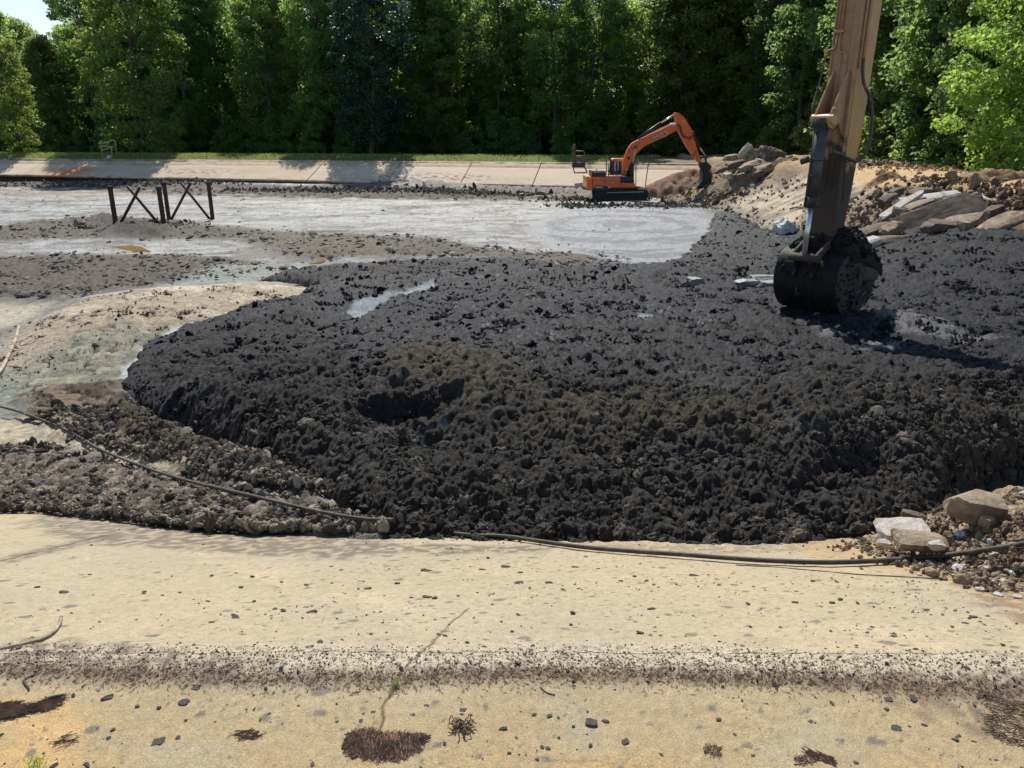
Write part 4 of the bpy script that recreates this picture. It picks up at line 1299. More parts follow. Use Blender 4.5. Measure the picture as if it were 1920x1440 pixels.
    yc = 2.53 - .020 * x + .03 * np.sin(x * 2.1 + .5)
    y = yc - .14 + RNG.normal(0, .042, n) + .03 * fbm(x * 1.3, x * 0 + 4, 3, 99) + .03 * fbm(x * 3, x * 0, 3, 98)
    L1 = RNG.uniform(.008, .028, n)
    z = h_near(x, y) + near_disp(x, y) + .003
    sc = np.stack([L1, L1 * 0 + .0022, L1 * 0 + .0022], -1)
    rt = rrot(n); rt[:, 0] = 0; rt[:, 1] = RNG.uniform(-.15, .15, n)
    tone = np.array([.13, .078, .045]) * RNG.uniform(.5, 1.8, (n, 1))
    scatter('needle_litter', np.stack([x, y, z], -1), sc, rt, tone, M_LUMP, 'brown pine needle litter lying along the gravel band', 'litter', 6, ico=1, rough=.05)
    # earth crumbs on the orange berm and heaps
    n = 34000
    x, y = sample_mesh_region(n, .18, .8, 16, 62)
    s_ = x - bank_x(y)
    k = (s_ > .2) & (s_ < 10) & (mud_sd(x, y) < .1)
    corner = sstep(38, 46, y + .8 * (s_ - 2)); rb = sstep(32, 28, y) * sstep(6.6, 5.2, s_)
    pr = .07 + corner * .8 + rb * .8 + sstep(7, 8.5, s_) * .4 + .5 * sstep(2, .8, s_)
    k &= RNG.uniform(0, 1, len(x)) < pr
    x, y = x[k], y[k]; n = len(x); s_ = s_[k]
    s = np.clip(RNG.lognormal(math.log(.08), .55, n), .03, .45)
    z = h_right(x, y) + s * .05 + .12 * corner[k] + rb[k] * (.12 + RNG.uniform(0, .38, n))
    sc = np.stack([s * RNG.uniform(.8, 1.6, n), s * RNG.uniform(.8, 1.3, n), s * RNG.uniform(.4, .9, n)], -1)
    r = RNG.uniform(0, 1, n)[:, None]
    tone = np.where(r < .12, np.array([.45, .42, .37]), np.where(r < .6, np.array([.28, .195, .115]), np.array([.11, .085, .062]))) * RNG.uniform(.6, 1.2, (n, 1))
    cr = ((s_ > 5.5) & (corner[k] < .5))[:, None]
    tone = np.where(cr, np.array([.42, .28, .145]) * RNG.uniform(.6, 1.15, (n, 1)), tone)
    scatter('earth_crumbs', np.stack([x, y, z], -1), sc, rrot(n), tone, M_LUMP, 'loose earth and small stones over the right bank', 'earth', 7)

def flats_lumps():
    n = 60000
    u = RNG.uniform(-.86, .2, n); iv = RNG.uniform(1 / 60, 1 / 11., n); y = 1 / iv; x = u * y
    P = [plan(p_) for p_ in ([(-100, 435), (60, 415), (180, 405), (300, 412), (420, 425), (560, 438), (640, 448), (520, 455), (400, 450), (270, 452), (100, 450), (-100, 455)],
        [(-100, 490), (100, 480), (300, 478), (470, 488), (540, 505), (420, 530), (250, 545), (120, 565), (-100, 560)],
        [(480, 452), (640, 440), (780, 445), (950, 470), (1120, 478), (1190, 492), (1150, 505), (1000, 500), (880, 488), (700, 480), (560, 490)],
        [(-100, 334), (300, 340), (700, 352), (1100, 364), (1220, 385), (1100, 380), (900, 380), (700, 376), (500, 374), (300, 364), (100, 354), (-100, 352)],
        [(170, 425), (185, 405), (240, 415), (300, 428), (340, 437), (300, 450), (220, 450)])]
    d = np.max([polysd(p_, x, y) for p_ in P], 0) + 1.2 * fbm(x * .6, y * .6, 3, 760)
    pr = np.where(d > 0, .55, .035) * np.clip(.6 + 1.3 * fbm(x * .9, y * .9, 3, 761), .1, 1)
    k = (RNG.uniform(0, 1, n) < pr) & (mud_sd(x, y) < 0) & (far_s(x, y) > 3.2) & (x < bank_x(y) - .5)
    x, y, d = x[k], y[k], d[k]; n = len(x)
    s = np.clip(RNG.lognormal(math.log(.036), .5, n) * np.interp(y, [11, 30, 60], [.9, 1.6, 2.2]), .02, .3)
    s = np.where(d > 0, s, s * .6)
    z = h_pond(x, y) + .04 + np.where(d > 0, .06, 0)
    sc = np.stack([s * RNG.uniform(1, 2.2, n), s * RNG.uniform(.8, 1.5, n), s * RNG.uniform(.35, .7, n)], -1)
    rt = rrot(n); rt[:, :2] *= .06
    r_ = RNG.uniform(0, 1, n)[:, None]
    tone = np.where(r_ < .35, np.array([.26, .235, .20]), np.array([.085, .073, .062])) * RNG.uniform(.6, 1.3, (n, 1))
    scatter('sludge_lumps', np.stack([x, y, z], -1), sc, rt, tone, M_LUMP, 'dark dried lumps strewn over the grey sludge flats', 'lumps', 8)
    # crumbs over the tan mound
    n = 34000
    u = RNG.uniform(-.8, -.2, n); iv = RNG.uniform(1 / 19., 1 / 10.5, n); y = 1 / iv; x = u * y
    Pm = plan([(0, 650), (60, 620), (110, 590), (200, 562), (330, 545), (480, 536), (570, 545), (612, 560), (560, 578), (450, 602), (345, 628), (260, 650), (120, 690), (0, 730)])
    k = (polysd(Pm, x, y) > 0) & (mud_sd(x, y) < 0) & (RNG.uniform(0, 1, n) < .75 * sstep(-.05, .2, fbm(x * .55 + 2, y * .55, 3, 355)) * sstep(-.1, .25, fbm(x * 3.4, y * 3.4, 3, 352)) + .02)
    x, y = x[k], y[k]; n = len(x)
    Pq = plan([(90, 640), (110, 605), (160, 570), (260, 552), (380, 543), (480, 540), (560, 548), (600, 560), (560, 575), (450, 600), (340, 628), (240, 648), (140, 668)])
    s = np.clip(RNG.lognormal(math.log(.022), .5, n), .01, .08)
    z = h_pond(x, y) + .25 * sstep(-1.1, 1.1, polysd(Pq, x, y)) + .01
    sc = np.stack([s * RNG.uniform(.9, 1.8, n), s * RNG.uniform(.8, 1.3, n), s * RNG.uniform(.5, .9, n)], -1)
    tone = np.where(RNG.uniform(0, 1, n)[:, None] < .3, np.array([.30, .245, .17]), np.array([.11, .085, .062])) * RNG.uniform(.6, 1.2, (n, 1))
    scatter('mound_crumbs', np.stack([x, y, z], -1), sc, rrot(n), tone, M_LUMP, 'brown crumbs in patches over the dried tan mound', 'crumbs', 14)
    # ragged ridges of earth at the foot of the far bank and round the excavator
    n = 9000
    pts = []
    for (px, py, sx_, sy_, m_) in ((250, 345, 9, .7, 900), (620, 358, 7, .8, 1200), (760, 352, 4, .9, 1300), (860, 358, 4, .9, 1300), (980, 364, 5, .9, 1500), (1110, 374, 3, .8, 900), (1100, 388, 1.6, .8, 500), (1240, 388, 3.0, .7, 900), (1320, 378, 2.2, .9, 700), (240, 425, 2.0, .8, 700)):
        v = hit(px, py)
        pts.append(np.stack([v.x + RNG.normal(0, sx_ * .55, m_), v.y + RNG.normal(0, sy_, m_) - RNG.normal(0, sx_ * .1, m_)], -1))
    pts = np.concatenate(pts); x, y = pts[:, 0], pts[:, 1]; k = (far_s(x, y) > 3.2); x, y = x[k], y[k]; n = len(x)
    s = np.clip(RNG.lognormal(math.log(.085), .5, n), .04, .4) * np.interp(y, [30, 60], [.7, 1.1])
    z = np.maximum(h_pond(x, y), h_right(x, y)) + .06 + s * .1
    sc = np.stack([s * RNG.uniform(1, 2.6, n), s * RNG.uniform(.8, 1.3, n), s * RNG.uniform(.35, .7, n)], -1)
    r_ = RNG.uniform(0, 1, n)[:, None]
    tone = np.where(r_ < .25, np.array([.30, .27, .22]), np.where(r_ < .5, np.array([.20, .145, .10]), np.array([.085, .072, .060]))) * RNG.uniform(.6, 1.3, (n, 1))
    scatter('ridge_lumps', np.stack([x, y, z], -1), sc, rrot(n), tone, M_LUMP, 'rough dark earth ridges along the foot of the far bank', 'earth', 9)
build_clods()
flats_lumps()

# individual larger clods on the concrete (photo pixels give the spots on the bank)
CLODM = [link_me for link_me in (rock_mesh('clod', (1, 1, .62), 900 + i, 3, .22, cuts=3) for i in range(4))]
M_CLOD = solid('dark_clod', (.115, .102, .086), .95, var=.5, nscale=3, bump=.6, bdist=.1)
for me in CLODM: me.materials.append(M_CLOD)
bank_h = lambda x, y: h_near(x, y)
_P3 = plan([(1600, 1012), (1660, 975), (1740, 930), (1790, 890), (1930, 850), (2150, 840), (2150, 1150), (1930, 1090), (1860, 1085), (1760, 1060), (1680, 1035)])
def mound_top(x, y):
    return h_near(x, y) + .36 * sstep(-.1, .7, polysd(_P3, x, y))
clod_px = [(800, 1071, 26), (950, 1064, 22), (905, 1069, 16), (975, 1075, 12), (745, 1095, 12), (1080, 1065, 18), (690, 1104, 16), (800, 1120, 20), (815, 1122, 12), (1029, 1093, 16),
           (1075, 1150, 12), (1070, 1172, 8), (1200, 1187, 18), (1575, 1125, 12), (1560, 1131, 12), (1490, 1130, 14), (1402, 1133, 10), (1785, 1176, 8), (1825, 1157, 16), (1605, 1212, 8),
           (1675, 1190, 14), (1390, 1213, 14), (1508, 1244, 14), (1705, 1249, 12), (370, 1290, 22), (345, 1318, 22), (258, 1326, 10), (298, 1328, 10), (203, 1309, 20), (505, 1340, 8),
           (335, 1385, 12), (297, 1392, 26), (204, 1385, 10), (476, 1305, 6), (680, 1354, 18), (700, 1337, 14), (682, 1340, 8), (773, 1343, 14), (800, 1325, 14), (868, 1333, 16), (866, 1341, 8),
           (1030, 1344, 14), (1110, 1356, 30), (1172, 1392, 18), (1075, 1363, 8), (1107, 1399, 10), (1662, 1331, 10), (1665, 1313, 18), (1520, 1355, 14), (1680, 1367, 22), (1705, 1364, 8), (1347, 1351, 12),
           (1412, 1419, 10), (1794, 1389, 8), (1605, 1432, 12), (555, 1434, 10), (632, 1355, 8), (120, 1111, 18), (71, 1102, 12), (270, 1111, 10), (452, 1102, 10), (373, 1133, 5), (532, 1145, 14), (592, 1147, 8),
           (575, 1098, 10), (528, 1092, 7), (474, 1082, 10), (397, 1080, 8), (1535, 1275, 12), (1700, 1222, 8), (1880, 1210, 10), (1870, 1233, 8), (1120, 1222, 12), (998, 1221, 10), (877, 1206, 10), (960, 1185, 8)]
for i, (px, py, w) in enumerate(clod_px):
    p = hit(px, py, bank_h)
    sz = w * p.y / FPX * 0.88
    o = bpy.data.objects.new('clod', CLODM[i % 4]); COL.objects.link(o)
    flat = 0.22 if w > 12 else 0.5
    o.location = p + Vector((0, 0, sz * .10 * flat + .004)); o.scale = (sz, sz * random.uniform(.7, 1.0), sz * flat)
    o.rotation_euler = (-.35 if p.y > 2.45 else 0, 0, random.uniform(-.6, .6))
    where = 'on the sloping concrete slab' if p.y > 2.6 else 'on the sandy crest nearest the camera'
    tag(o, 'small dark dried mud clod lying ' + where, 'clod', 'dark clods ' + where)

# ------------------------------------------------------------------ cables and hoses
M_CABLE = solid('cable_rubber', (.050, .043, .036), .7, var=.3, nscale=20, bump=.2, dirt=(.13, .10, .07), dirt_amt=.4, dscale=9)
M_HOSE = solid('pale_hose', (.40, .33, .235), .75, var=.3, nscale=12, bump=.2, dirt=(.12, .095, .07), dirt_amt=.45, dscale=5)
def lay(name, px, r, mat, label, cat, H=None, lift=1.0, n=8, seg=8, extra=0.0):
    pts = [hit(a, b, H or surf) for a, b in px]
    c = catmull(pts, n)
    out = []
    for p in c:
        out.append(Vector((p.x, p.y, p.z + r * lift + extra)))
    o = tube(name, out, r, mat, None, seg)
    return tag(o, label, cat)
def near_all(x, y):
    return np.maximum(under(x, y), h_mud_smooth(x, y) ) 
lay('cable', [(-60, 768), (0, 779), (55, 795), (130, 826), (190, 862), (260, 892), (340, 921), (430, 945), (520, 968), (600, 988), (680, 1002), (740, 1005)], .017, M_CABLE,
    'dark cable running over the brown soil on the left', 'cable', under, 1, extra=.13)
lay('cable', [(850, 1006), (890, 1010), (930, 1011), (965, 1014), (1010, 1021), (1090, 1032), (1180, 1040), (1280, 1047), (1370, 1054), (1450, 1059), (1550, 1062), (1640, 1059), (1740, 1052), (1830, 1041), (1925, 1026), (2040, 1000)], .017, M_CABLE,
    'long dark cable lying across the pale concrete below the black mud', 'cable', mound_top, 1, extra=.014)
lay('rope', [(1380, 1060), (1450, 1064), (1520, 1070), (1600, 1077), (1690, 1082), (1760, 1086)], .0035, M_CABLE, 'thin dark rope on the concrete just below the long cable', 'rope', bank_h, 1, seg=5)
lay('hose', [(-50, 1236), (0, 1220), (40, 1211), (75, 1202), (100, 1188), (112, 1172), (115, 1160)], .0085, M_HOSE, 'short grey hose end curling up at the left edge of the slab', 'hose', bank_h, 1)
lay('hose', [(-40, 745), (0, 704), (18, 670), (30, 642), (36, 618)], .03, M_HOSE, 'pale hose end lying on the dried crust at the far left', 'hose', under, 1, extra=.03)
lay('hose', [(1480, 396), (1492, 392), (1510, 392), (1540, 396), (1590, 397), (1610, 401), (1640, 400), (1665, 393)], .045, M_HOSE, 'dusty hose lying across the slope behind the hanging bucket', 'hose', h_right, 1, extra=.04)
lay('hose', [(1800, 396), (1830, 381), (1845, 392), (1870, 397), (1925, 399), (1990, 402)], .06, M_HOSE, 'thick pale hose on the berm behind the rubble', 'hose', h_right, 1, extra=.25)
lay('hose', [(1838, 925), (1860, 915), (1890, 908), (1930, 904), (1990, 900)], .016, M_HOSE, 'dusty hose coming out from behind the big concrete block', 'hose', bank_h, 1, extra=.30)
lay('wire', [(1620, 347), (1627, 362), (1636, 374), (1648, 382)], .018, M_HOSE, 'thin bent rebar wire above the rubble pile', 'wire', h_right, 1, seg=5, extra=.1)
lay('wire', [(1632, 440), (1635, 448), (1640, 452), (1643, 460)], .014, M_HOSE, 'short hanging wire at the foot of the rubble pile', 'wire', h_right, 1, seg=5, extra=.3)
lay('wire', [(1868, 1012), (1890, 1000), (1925, 985)], .006, M_HOSE, 'thin wire sticking out of the tan soil heap on the right', 'wire', bank_h, 1, seg=5, extra=.30)
# stick lines in the right slope joint
lay('cable', [(1385, 412), (1400, 425), (1418, 445), (1432, 468)], .03, M_CABLE, 'dark cable running down the toe of the right bank', 'cable', under, 1, extra=.08)

# ------------------------------------------------------------------ rocks and broken concrete
M_RUB = solid('broken_concrete', (.37, .285, .19), .92, var=.3, nscale=9, bump=1.0, bdist=.02, dirt=(.17, .115, .07), dirt_amt=.55, dscale=5)
M_RUBW = solid('pale_concrete', (.50, .46, .40), .9, var=.3, nscale=14, bump=1.0, bdist=.01, dirt=(.40, .30, .18), dirt_amt=.25, dscale=6)
M_RUBG = solid('grey_concrete', (.42, .42, .40), .9, var=.3, nscale=8, bump=.5, bdist=.01, dirt=(.24, .19, .13), dirt_amt=.3, dscale=3)
M_RUBD = solid('dark_slab', (.20, .155, .11), .92, var=.35, nscale=8, bump=1.0, bdist=.02, dirt=(.085, .06, .04), dirt_amt=.6, dscale=4)
mound_h = lambda x, y: h_near(x, y) + .25
# lower right
place_rock('concrete_block', 1828, 950, (.335, .23, .17), (.1, .1, -.25), 31, M_RUB, 'large square broken concrete block on the tan soil at the right edge', 'concrete block', Y=4.65, lift=0, chop=3, rough=.035)
place_rock('concrete_slab', 1693, 992, (.345, .19, .06), (.25, -.05, -.05), 32, M_RUBW, 'flat pale concrete slab piece tucked under the black mud edge', 'slab piece', Y=4.75, lift=0, rough=.03, chop=3)
place_rock('concrete_slab', 1724, 1013, (.33, .17, .065), (.25, .02, -.08), 33, M_RUB, 'flat brown slab piece in front of the pale one on the right', 'slab piece', Y=4.50, lift=0, rough=.03, chop=3)
place_rock('stone', 1757, 1022, (.10, .06, .045), (.2, 0, .2), 34, M_RUBW, 'small white stone leaning on the brown slab piece', 'stone', Y=4.38, lift=0, chop=4)
place_rock('stone', 1657, 1017, (.08, .05, .035), (.3, 0, -.3), 35, M_RUBW, 'small white stone left of the two flat slab pieces', 'stone', Y=4.50, lift=0, chop=4)
place_rock('stone', 1452, 1012, (.12, .06, .05), (.2, 0, .1), 36, M_RUBG, 'pale grey stone at the lower edge of the black mud', 'stone', H=bank_h, lift=.4, chop=4)
place_rock('stone', 1853, 978, (.09, .08, .07), (0, 0, .4), 37, M_RUB, 'brown clod stone below the big concrete block', 'stone', Y=4.5, lift=0, chop=3)
place_rock('stone', 1712, 968, (.16, .08, .07), (0, .1, -.4), 38, M_RUBD, 'dark stone half buried between black mud and tan soil', 'stone', Y=5.0, lift=0, chop=4)
for i, (px, py) in enumerate(((1875, 1094), (1877, 1101), (1871, 1118), (1837, 1108), (1840, 1095), (1882, 1092), (1908, 1122), (1690, 1040))):
    place_rock('pebble', px, py, (.045, .03, .022), (0, 0, i), 40 + i, M_RUBW, 'small white pebble on the brown soil at the right edge', 'pebble', 'white pebbles on the brown soil', H=bank_h, chop=3)
# rounded pale lumps left of the bucket
for i, (px, py, w) in enumerate(((1430, 530, .62), (1398, 538, .5), (1448, 541, .55), (1302, 534, .35))):
    place_rock('mud_lump', px, py, (w, .35, .22), (0, 0, .1 * i), 50 + i, solid('grey_clay_%d' % i, (.19, .185, .175), .6, var=.3, nscale=5, bump=.4),
               ['flat topped grey clay lump left of the hanging bucket', 'smooth grey clay lump, leftmost of the three by the bucket', 'smooth grey clay lump nearest the hanging bucket', 'small grey clay lump alone on the black mud'][i], 'clay lump', lift=.3, chop=2, rough=.08, smooth=True)
# white lump behind the cylinder rod
place_rock('stone', 1476, 432, (.85, .6, .55), (.1, .5, .3), 57, solid('white_stone', (.58, .58, .57), .8, var=.15, nscale=3, bump=.3, dirt=(.25, .23, .2), dirt_amt=.25), 'big white stone behind the chrome cylinder rod', 'stone', Y=26.5, lift=0, chop=4, rough=.07)
place_rock('stone', 1418, 462, (.9, .5, .3), (.1, .2, .1), 58, M_RUBW, 'white flat stone at the foot of the right slope', 'stone', H=under, lift=.3)
place_rock('stone', 1402, 430, (.5, .4, .2), (.1, .2, .1), 59, M_RUBG, 'small pale stone at the foot of the right slope', 'stone', H=under, lift=.3)
# boulder pile at the far corner
for i, (px, py, Y, d, rot, mt, lb) in enumerate((
        (1445, 295, 46.5, (1.35, 1.0, 1.05), (.1, .25, .3), M_RUBD, 'big dark boulder on top of the far rubble pile, rightmost'),
        (1407, 298, 47.0, (1.25, .9, 1.0), (.1, -.3, .1), M_RUB, 'tall tan block on the far rubble pile left of the dark boulder'),
        (1396, 282, 46.8, (1.0, .25, .35), (.0, -.75, .2), M_RUBW, 'white slab tilted up on top of the far rubble pile'),
        (1415, 286, 47.2, (1.2, .8, .3), (.0, .55, .1), M_RUB, 'tan sloping slab leaning behind the white tilted slab'),
        (1403, 312, 45.5, (1.2, .8, .35), (.1, -.35, 0), M_RUB, 'flat tan slab in the middle of the far rubble pile'),
        (1432, 317, 44.8, (1.1, .7, .45), (.05, -.2, .2), M_RUB, 'squared block at the lower right of the far rubble pile'),
        (1390, 331, 43.8, (.6, .45, .35), (.05, -.2, .1), M_RUBD, 'dark squared block at the bottom left of the far rubble pile'),
        (1421, 327, 44.2, (.6, .45, .38), (.05, -.3, .1), M_RUBD, 'dark squared block at the bottom middle of the far rubble pile'),
        (1378, 308, 46.0, (1.2, .7, .4), (.1, -.3, .2), M_RUBD, 'brown slab on the left flank of the far rubble pile'),
        (1370, 296, 47.5, (.9, .6, .35), (.1, -.1, .2), M_RUB, 'low tan stone at the left end of the far rubble pile'),
        (1365, 330, 44.0, (.5, .4, .3), (.1, -.1, .2), M_RUBG, 'grey stone low on the slope left of the far rubble pile'),
        (1424, 304, 46.2, (.6, .5, .35), (.2, .3, .2), M_RUBG, 'grey stone wedged under the dark boulder'),
        (1352, 318, 45.5, (.8, .4, .25), (.1, -.4, .2), M_RUBD, 'dark flat stone near the far bucket'))):
    place_rock('boulder', px, py, d, rot, 60 + i, mt, lb, 'boulder', 'broken concrete of the far rubble pile', Y=Y, lift=0, rough=.06)
heap_m = M_DIRT
def heap(name, px, py, Y, sx, sy, h, c1, c2, seed, label):
    X, Yg = np.meshgrid(np.linspace(-1, 1, 70), np.linspace(-1, 1, 60))
    p0 = at(px, py, Y)
    r = np.hypot(X, Yg)
    x = p0.x + X * sx; y = Y + Yg * sy
    m = sstep(1.0, .15, r + .25 * fbm(x * 1.2, y * 1.2, 3, seed))
    g = h_right(x, y)
    z = g - .15 + (h + .15) * m + m * (.16 * np.abs(fbm(x * 1.8, y * 1.8, 4, seed + 1)) + .06 * fbm(x * 6, y * 6, 3, seed + 2))
    p = Paint(x, y, c1, .92); p.blend(sstep(-.05, .35, fbm(x * 2, y * 2, 4, seed + 3)), c2)
    V = np.stack([x, y, z], -1).reshape(-1, 3)
    o = link(name, mesh_np(name, V, grid_faces(*X.shape), paint=p.c.reshape(-1, 4)), M_DIRT)
    tag(o, kind='structure')
heap('earth_heap', 1405, 318, 46.5, 3.4, 3.0, .75, (.26, .20, .13), (.12, .09, .065), 801, '')
heap('earth_heap', 1228, 318, 54.5, 6.0, 4.4, 1.35, (.25, .15, .095), (.11, .075, .055), 802, '')
heap('earth_heap', 1330, 305, 56.0, 5.0, 3.0, .5, (.30, .20, .12), (.14, .10, .07), 803, '')
heap('earth_heap', 1660, 312, 32.0, 1.2, .8, .25, (.30, .16, .09), (.14, .08, .05), 804, '')
heap('earth_heap', 1840, 338, 27.5, 2.6, .9, .35, (.38, .25, .13), (.20, .13, .08), 805, '')
# rubble on the near part of the right slope
rub = [(1600, 445, 22.5, (2.4, .5, .16), (.0, -.32, .25), M_RUBD, 'long dark slab edge at the left foot of the near rubble'),
       (1735, 415, 23.0, (3.4, .9, .20), (.75, -.36, .1), M_RUBD, 'longest tilted brown slab in the near rubble'),
       (1690, 385, 24.5, (1.5, .3, .14), (.2, -.55, .2), M_RUBW, 'white edged slab sliding out of the near rubble'),
       (1740, 372, 25.0, (2.2, .5, .14), (.25, -.12, .1), M_RUBG, 'long grey slab along the top of the near rubble'),
       (1800, 378, 24.5, (.9, .6, .3), (.1, -.2, .3), M_RUB, 'brown block at the top right of the near rubble'),
       (1782, 398, 23.2, (1.1, .7, .25), (.6, -.55, .2), M_RUBD, 'pointed dark slab standing in the near rubble'),
       (1655, 452, 21.2, (1.3, .6, .22), (.1, -.1, 0), M_RUBD, 'flat overhanging slab at the front of the near rubble'),
       (1760, 425, 21.8, (1.1, .7, .35), (.2, .1, .2), M_RUBD, 'dark hollow-sided block in the middle of the near rubble'),
       (1815, 413, 22.0, (1.3, .6, .25), (.3, -.3, .1), M_RUB, 'tan tilted slab right of the dark hollow-sided block'),
       (1812, 423, 21.0, (.36, .3, .24), (.1, 0, .2), M_RUB, 'small squared stone at the front right of the near rubble'),
       (1880, 418, 21.0, (1.5, .6, .22), (.25, -.35, .1), M_RUB, 'tan slab at the right end of the near rubble'),
       (1700, 402, 23.6, (.8, .6, .3), (.1, .2, .2), M_RUBD, 'brown lump above the long brown slab'),
       (1720, 388, 24.2, (.9, .5, .3), (.1, -.3, .2), M_RUB, 'tan lump under the grey slab'),
       (1680, 360, 26.0, (.4, .3, .25), (.1, -.3, .2), M_RUBD, 'small stone at the upper left of the near rubble'),
       (1632, 456, 20.8, (.45, .35, .25), (.1, -.3, .2), M_RUBW, 'pale stone at the lower left of the near rubble'),
       (1862, 396, 22.5, (.5, .4, .3), (.1, -.3, .2), M_RUBD, 'dark clod under the thick hose'),
       (1870, 384, 24.0, (.7, .4, .2), (.1, -.1, .2), M_RUBW, 'pale flat stone beside the thick hose'),
       (1665, 372, 25.2, (.5, .4, .25), (.1, -.3, .2), M_RUBD, 'dark stone at the upper left corner of the near rubble'),
       (1725, 360, 25.8, (.7, .5, .25), (.1, -.1, .2), M_RUBD, 'brown stone at the crest above the near rubble'),
       (1672, 428, 22.2, (.6, .45, .3), (.3, -.5, .2), M_RUB, 'tilted tan stone under the long brown slab'),
       (1583, 336, 34.0, (.6, .4, .18), (.0, -.3, .2), M_RUBG, 'grey scrap of slab just right of the muddy arm')]
for i, (px, py, Y, d, rot, mt, lb) in enumerate(rub):
    g = at(px, py, Y)
    gz = float(h_right(np.array([g.x]), np.array([g.y]))[0]) + .1
    o = place_rock('rubble', px, py, d, rot, 120 + i, mt, lb, 'rubble', 'broken concrete of the near rubble', Y=Y, lift=0, rough=.045, chop=4)
# lumps of brown crust in the left trench
M_CRUST = solid('brown_crust', (.17, .125, .075), .92, var=.35, nscale=8, bump=.6, bdist=.02, dirt=(.07, .055, .035), dirt_amt=.4, dscale=5)
for i, (px, py, w, rz) in enumerate(((132, 765, .42, .8), (148, 778, .40, 1.0), (105, 755, .30, .3), (75, 790, .35, .2), (245, 805, .28, .4), (310, 835, .42, .2), (345, 848, .32, .6), (290, 800, .2, .1), (225, 800, .25, .9), (100, 745, .25, 1.3))):
    place_rock('crust_piece', px, py, (w, w * .6, .12), (.35, .25, rz), 160 + i, M_CRUST,
               ['upright brown crust flake in the left trench', 'larger brown crust flake beside the upright one', 'small brown crust flake behind the upright one', 'brown crust flake at the left end of the trench',
                'brown crust lump in the middle of the trench', 'round brown crust lump at the right end of the trench', 'brown crust lump against the black mud edge', 'small crust lump on the trench rim',
                'crust lump below the trench rim', 'thin crust flake at the top of the trench'][i], 'crust', 'crust pieces in the trench', H=under, lift=1.0, rough=.05)

# ------------------------------------------------------------------ puddles
def pool(px, z_off, mat, label, H=None, z=None):
    P = plan(px, H)
    c = catmull([(a, b, 0) for a, b in P] + [(P[0][0], P[0][1], 0)], 5)[:-1]
    zz = z if z is not None else float(np.median(surf(np.array([a.x for a in c]), np.array([a.y for a in c])))) + z_off - .04
    bm = bmesh.new()
    ring = []
    for k, p in enumerate(c):
        j = 1 + .0 * k
        ring.append(bm.verts.new((p.x + .05 * mnoise.noise(p * 2), p.y + .08 * mnoise.noise(p * 2 + Vector((5, 5, 0))), zz)))
    bm.faces.new(ring)
    bmesh.ops.triangulate(bm, faces=bm.faces[:])
    me = bpy.data.meshes.new('puddle'); bm.to_mesh(me); bm.free()
    o = link('puddle', me, mat)
    tag(o, kind='structure')
def water_mat(name, c, rough=.08):
    m, t, N, L, b = newmat(name)
    g = N.new('ShaderNodeNewGeometry')
    n = noise_node(N, L, 1.5, 4, .6, g.outputs['Position'])
    vm = N.new('ShaderNodeVectorMath'); vm.operation = 'SCALE'; vm.inputs[0].default_value = c
    L.new(mapr(N, L, n.outputs[0], .3, .7, .75, 1.2), vm.inputs['Scale']); L.new(vm.outputs[0], b.inputs['Base Color'])
    b.inputs['Roughness'].default_value = rough
    n2 = noise_node(N, L, 14, 3, .6, g.outputs['Position'])
    bp = N.new('ShaderNodeBump'); bp.inputs['Strength'].default_value = .15; bp.inputs['Distance'].default_value = .01
    L.new(n2.outputs[0], bp.inputs['Height']); L.new(bp.outputs[0], b.inputs['Normal'])
    return m
W_OR = water_mat('ochre_water', (.30, .195, .075))
W_GR = water_mat('milky_water', (.34, .37, .38), .15)
pool([(165, 457), (200, 455), (240, 458), (262, 463), (284, 472), (262, 475), (240, 470), (215, 464), (185, 462)], .045, W_OR, '', under)
pool([(545, 488), (575, 484), (608, 486), (600, 493), (560, 495), (540, 493)], .05, W_OR, '', under)
pool([(840, 478), (880, 486), (940, 490), (970, 493), (968, 502), (930, 503), (890, 496), (850, 486)], .05, W_GR, '', under)
pool([(215, 716), (236, 692), (262, 668), (285, 650), (300, 645), (285, 665), (262, 690), (250, 708), (232, 722)], .02, W_GR, '', under)

# ------------------------------------------------------------------ rusty steel frames
M_RUST = solid('rusty_steel', (.060, .028, .018), .75, .0, var=.4, nscale=6, bump=.4, bdist=.01, dirt=(.028, .02, .016), dirt_amt=.4, dscale=3)
def steel_frame(Y, posts, braces, label):
    b0 = at(*posts[0][1], Y)
    root = empty('steel_frame', b0, label, 'steel frame', 'rusty steel frames standing in the sludge')
    for (t, b) in posts:
        T, B = at(*t, Y), at(*b, Y)
        B = B + (B - T).normalized() * .35
        w = .16
        d = (T - B)
        o = bar('post', B, T, w, w * .9, M_RUST, root, side=(1, 0, 0), bevel=.01)
        cap = bar('cap', T - d.normalized() * .13, T + d.normalized() * .01, w * 1.25, w * 1.1, M_RUST, root, side=(1, 0, 0))
    for i, (t, b) in enumerate(braces):
        T, B = at(*t, Y), at(*b, Y)
        B = B + (B - T).normalized() * .25
        off = Vector((0, -.11 if i == 0 else .11, 0))
        tube('brace', [B + off, T + off], .062, M_RUST, root, 10)
steel_frame(33.3, [((205.8, 349), (218.4, 428)), ((297, 350), (309, 432))], [((264.8, 350), (223.4, 427.5)), ((236.7, 350), (304, 430.5))], 'rusty X-braced steel frame, the nearer one in the brown soil')
steel_frame(37.6, [((307, 342), (317, 411.7)), ((390.6, 341.4), (399, 413.3))], [((359.4, 342), (323, 411)), ((337.5, 343), (393, 413))], 'rusty X-braced steel frame, the farther one on pale sludge')

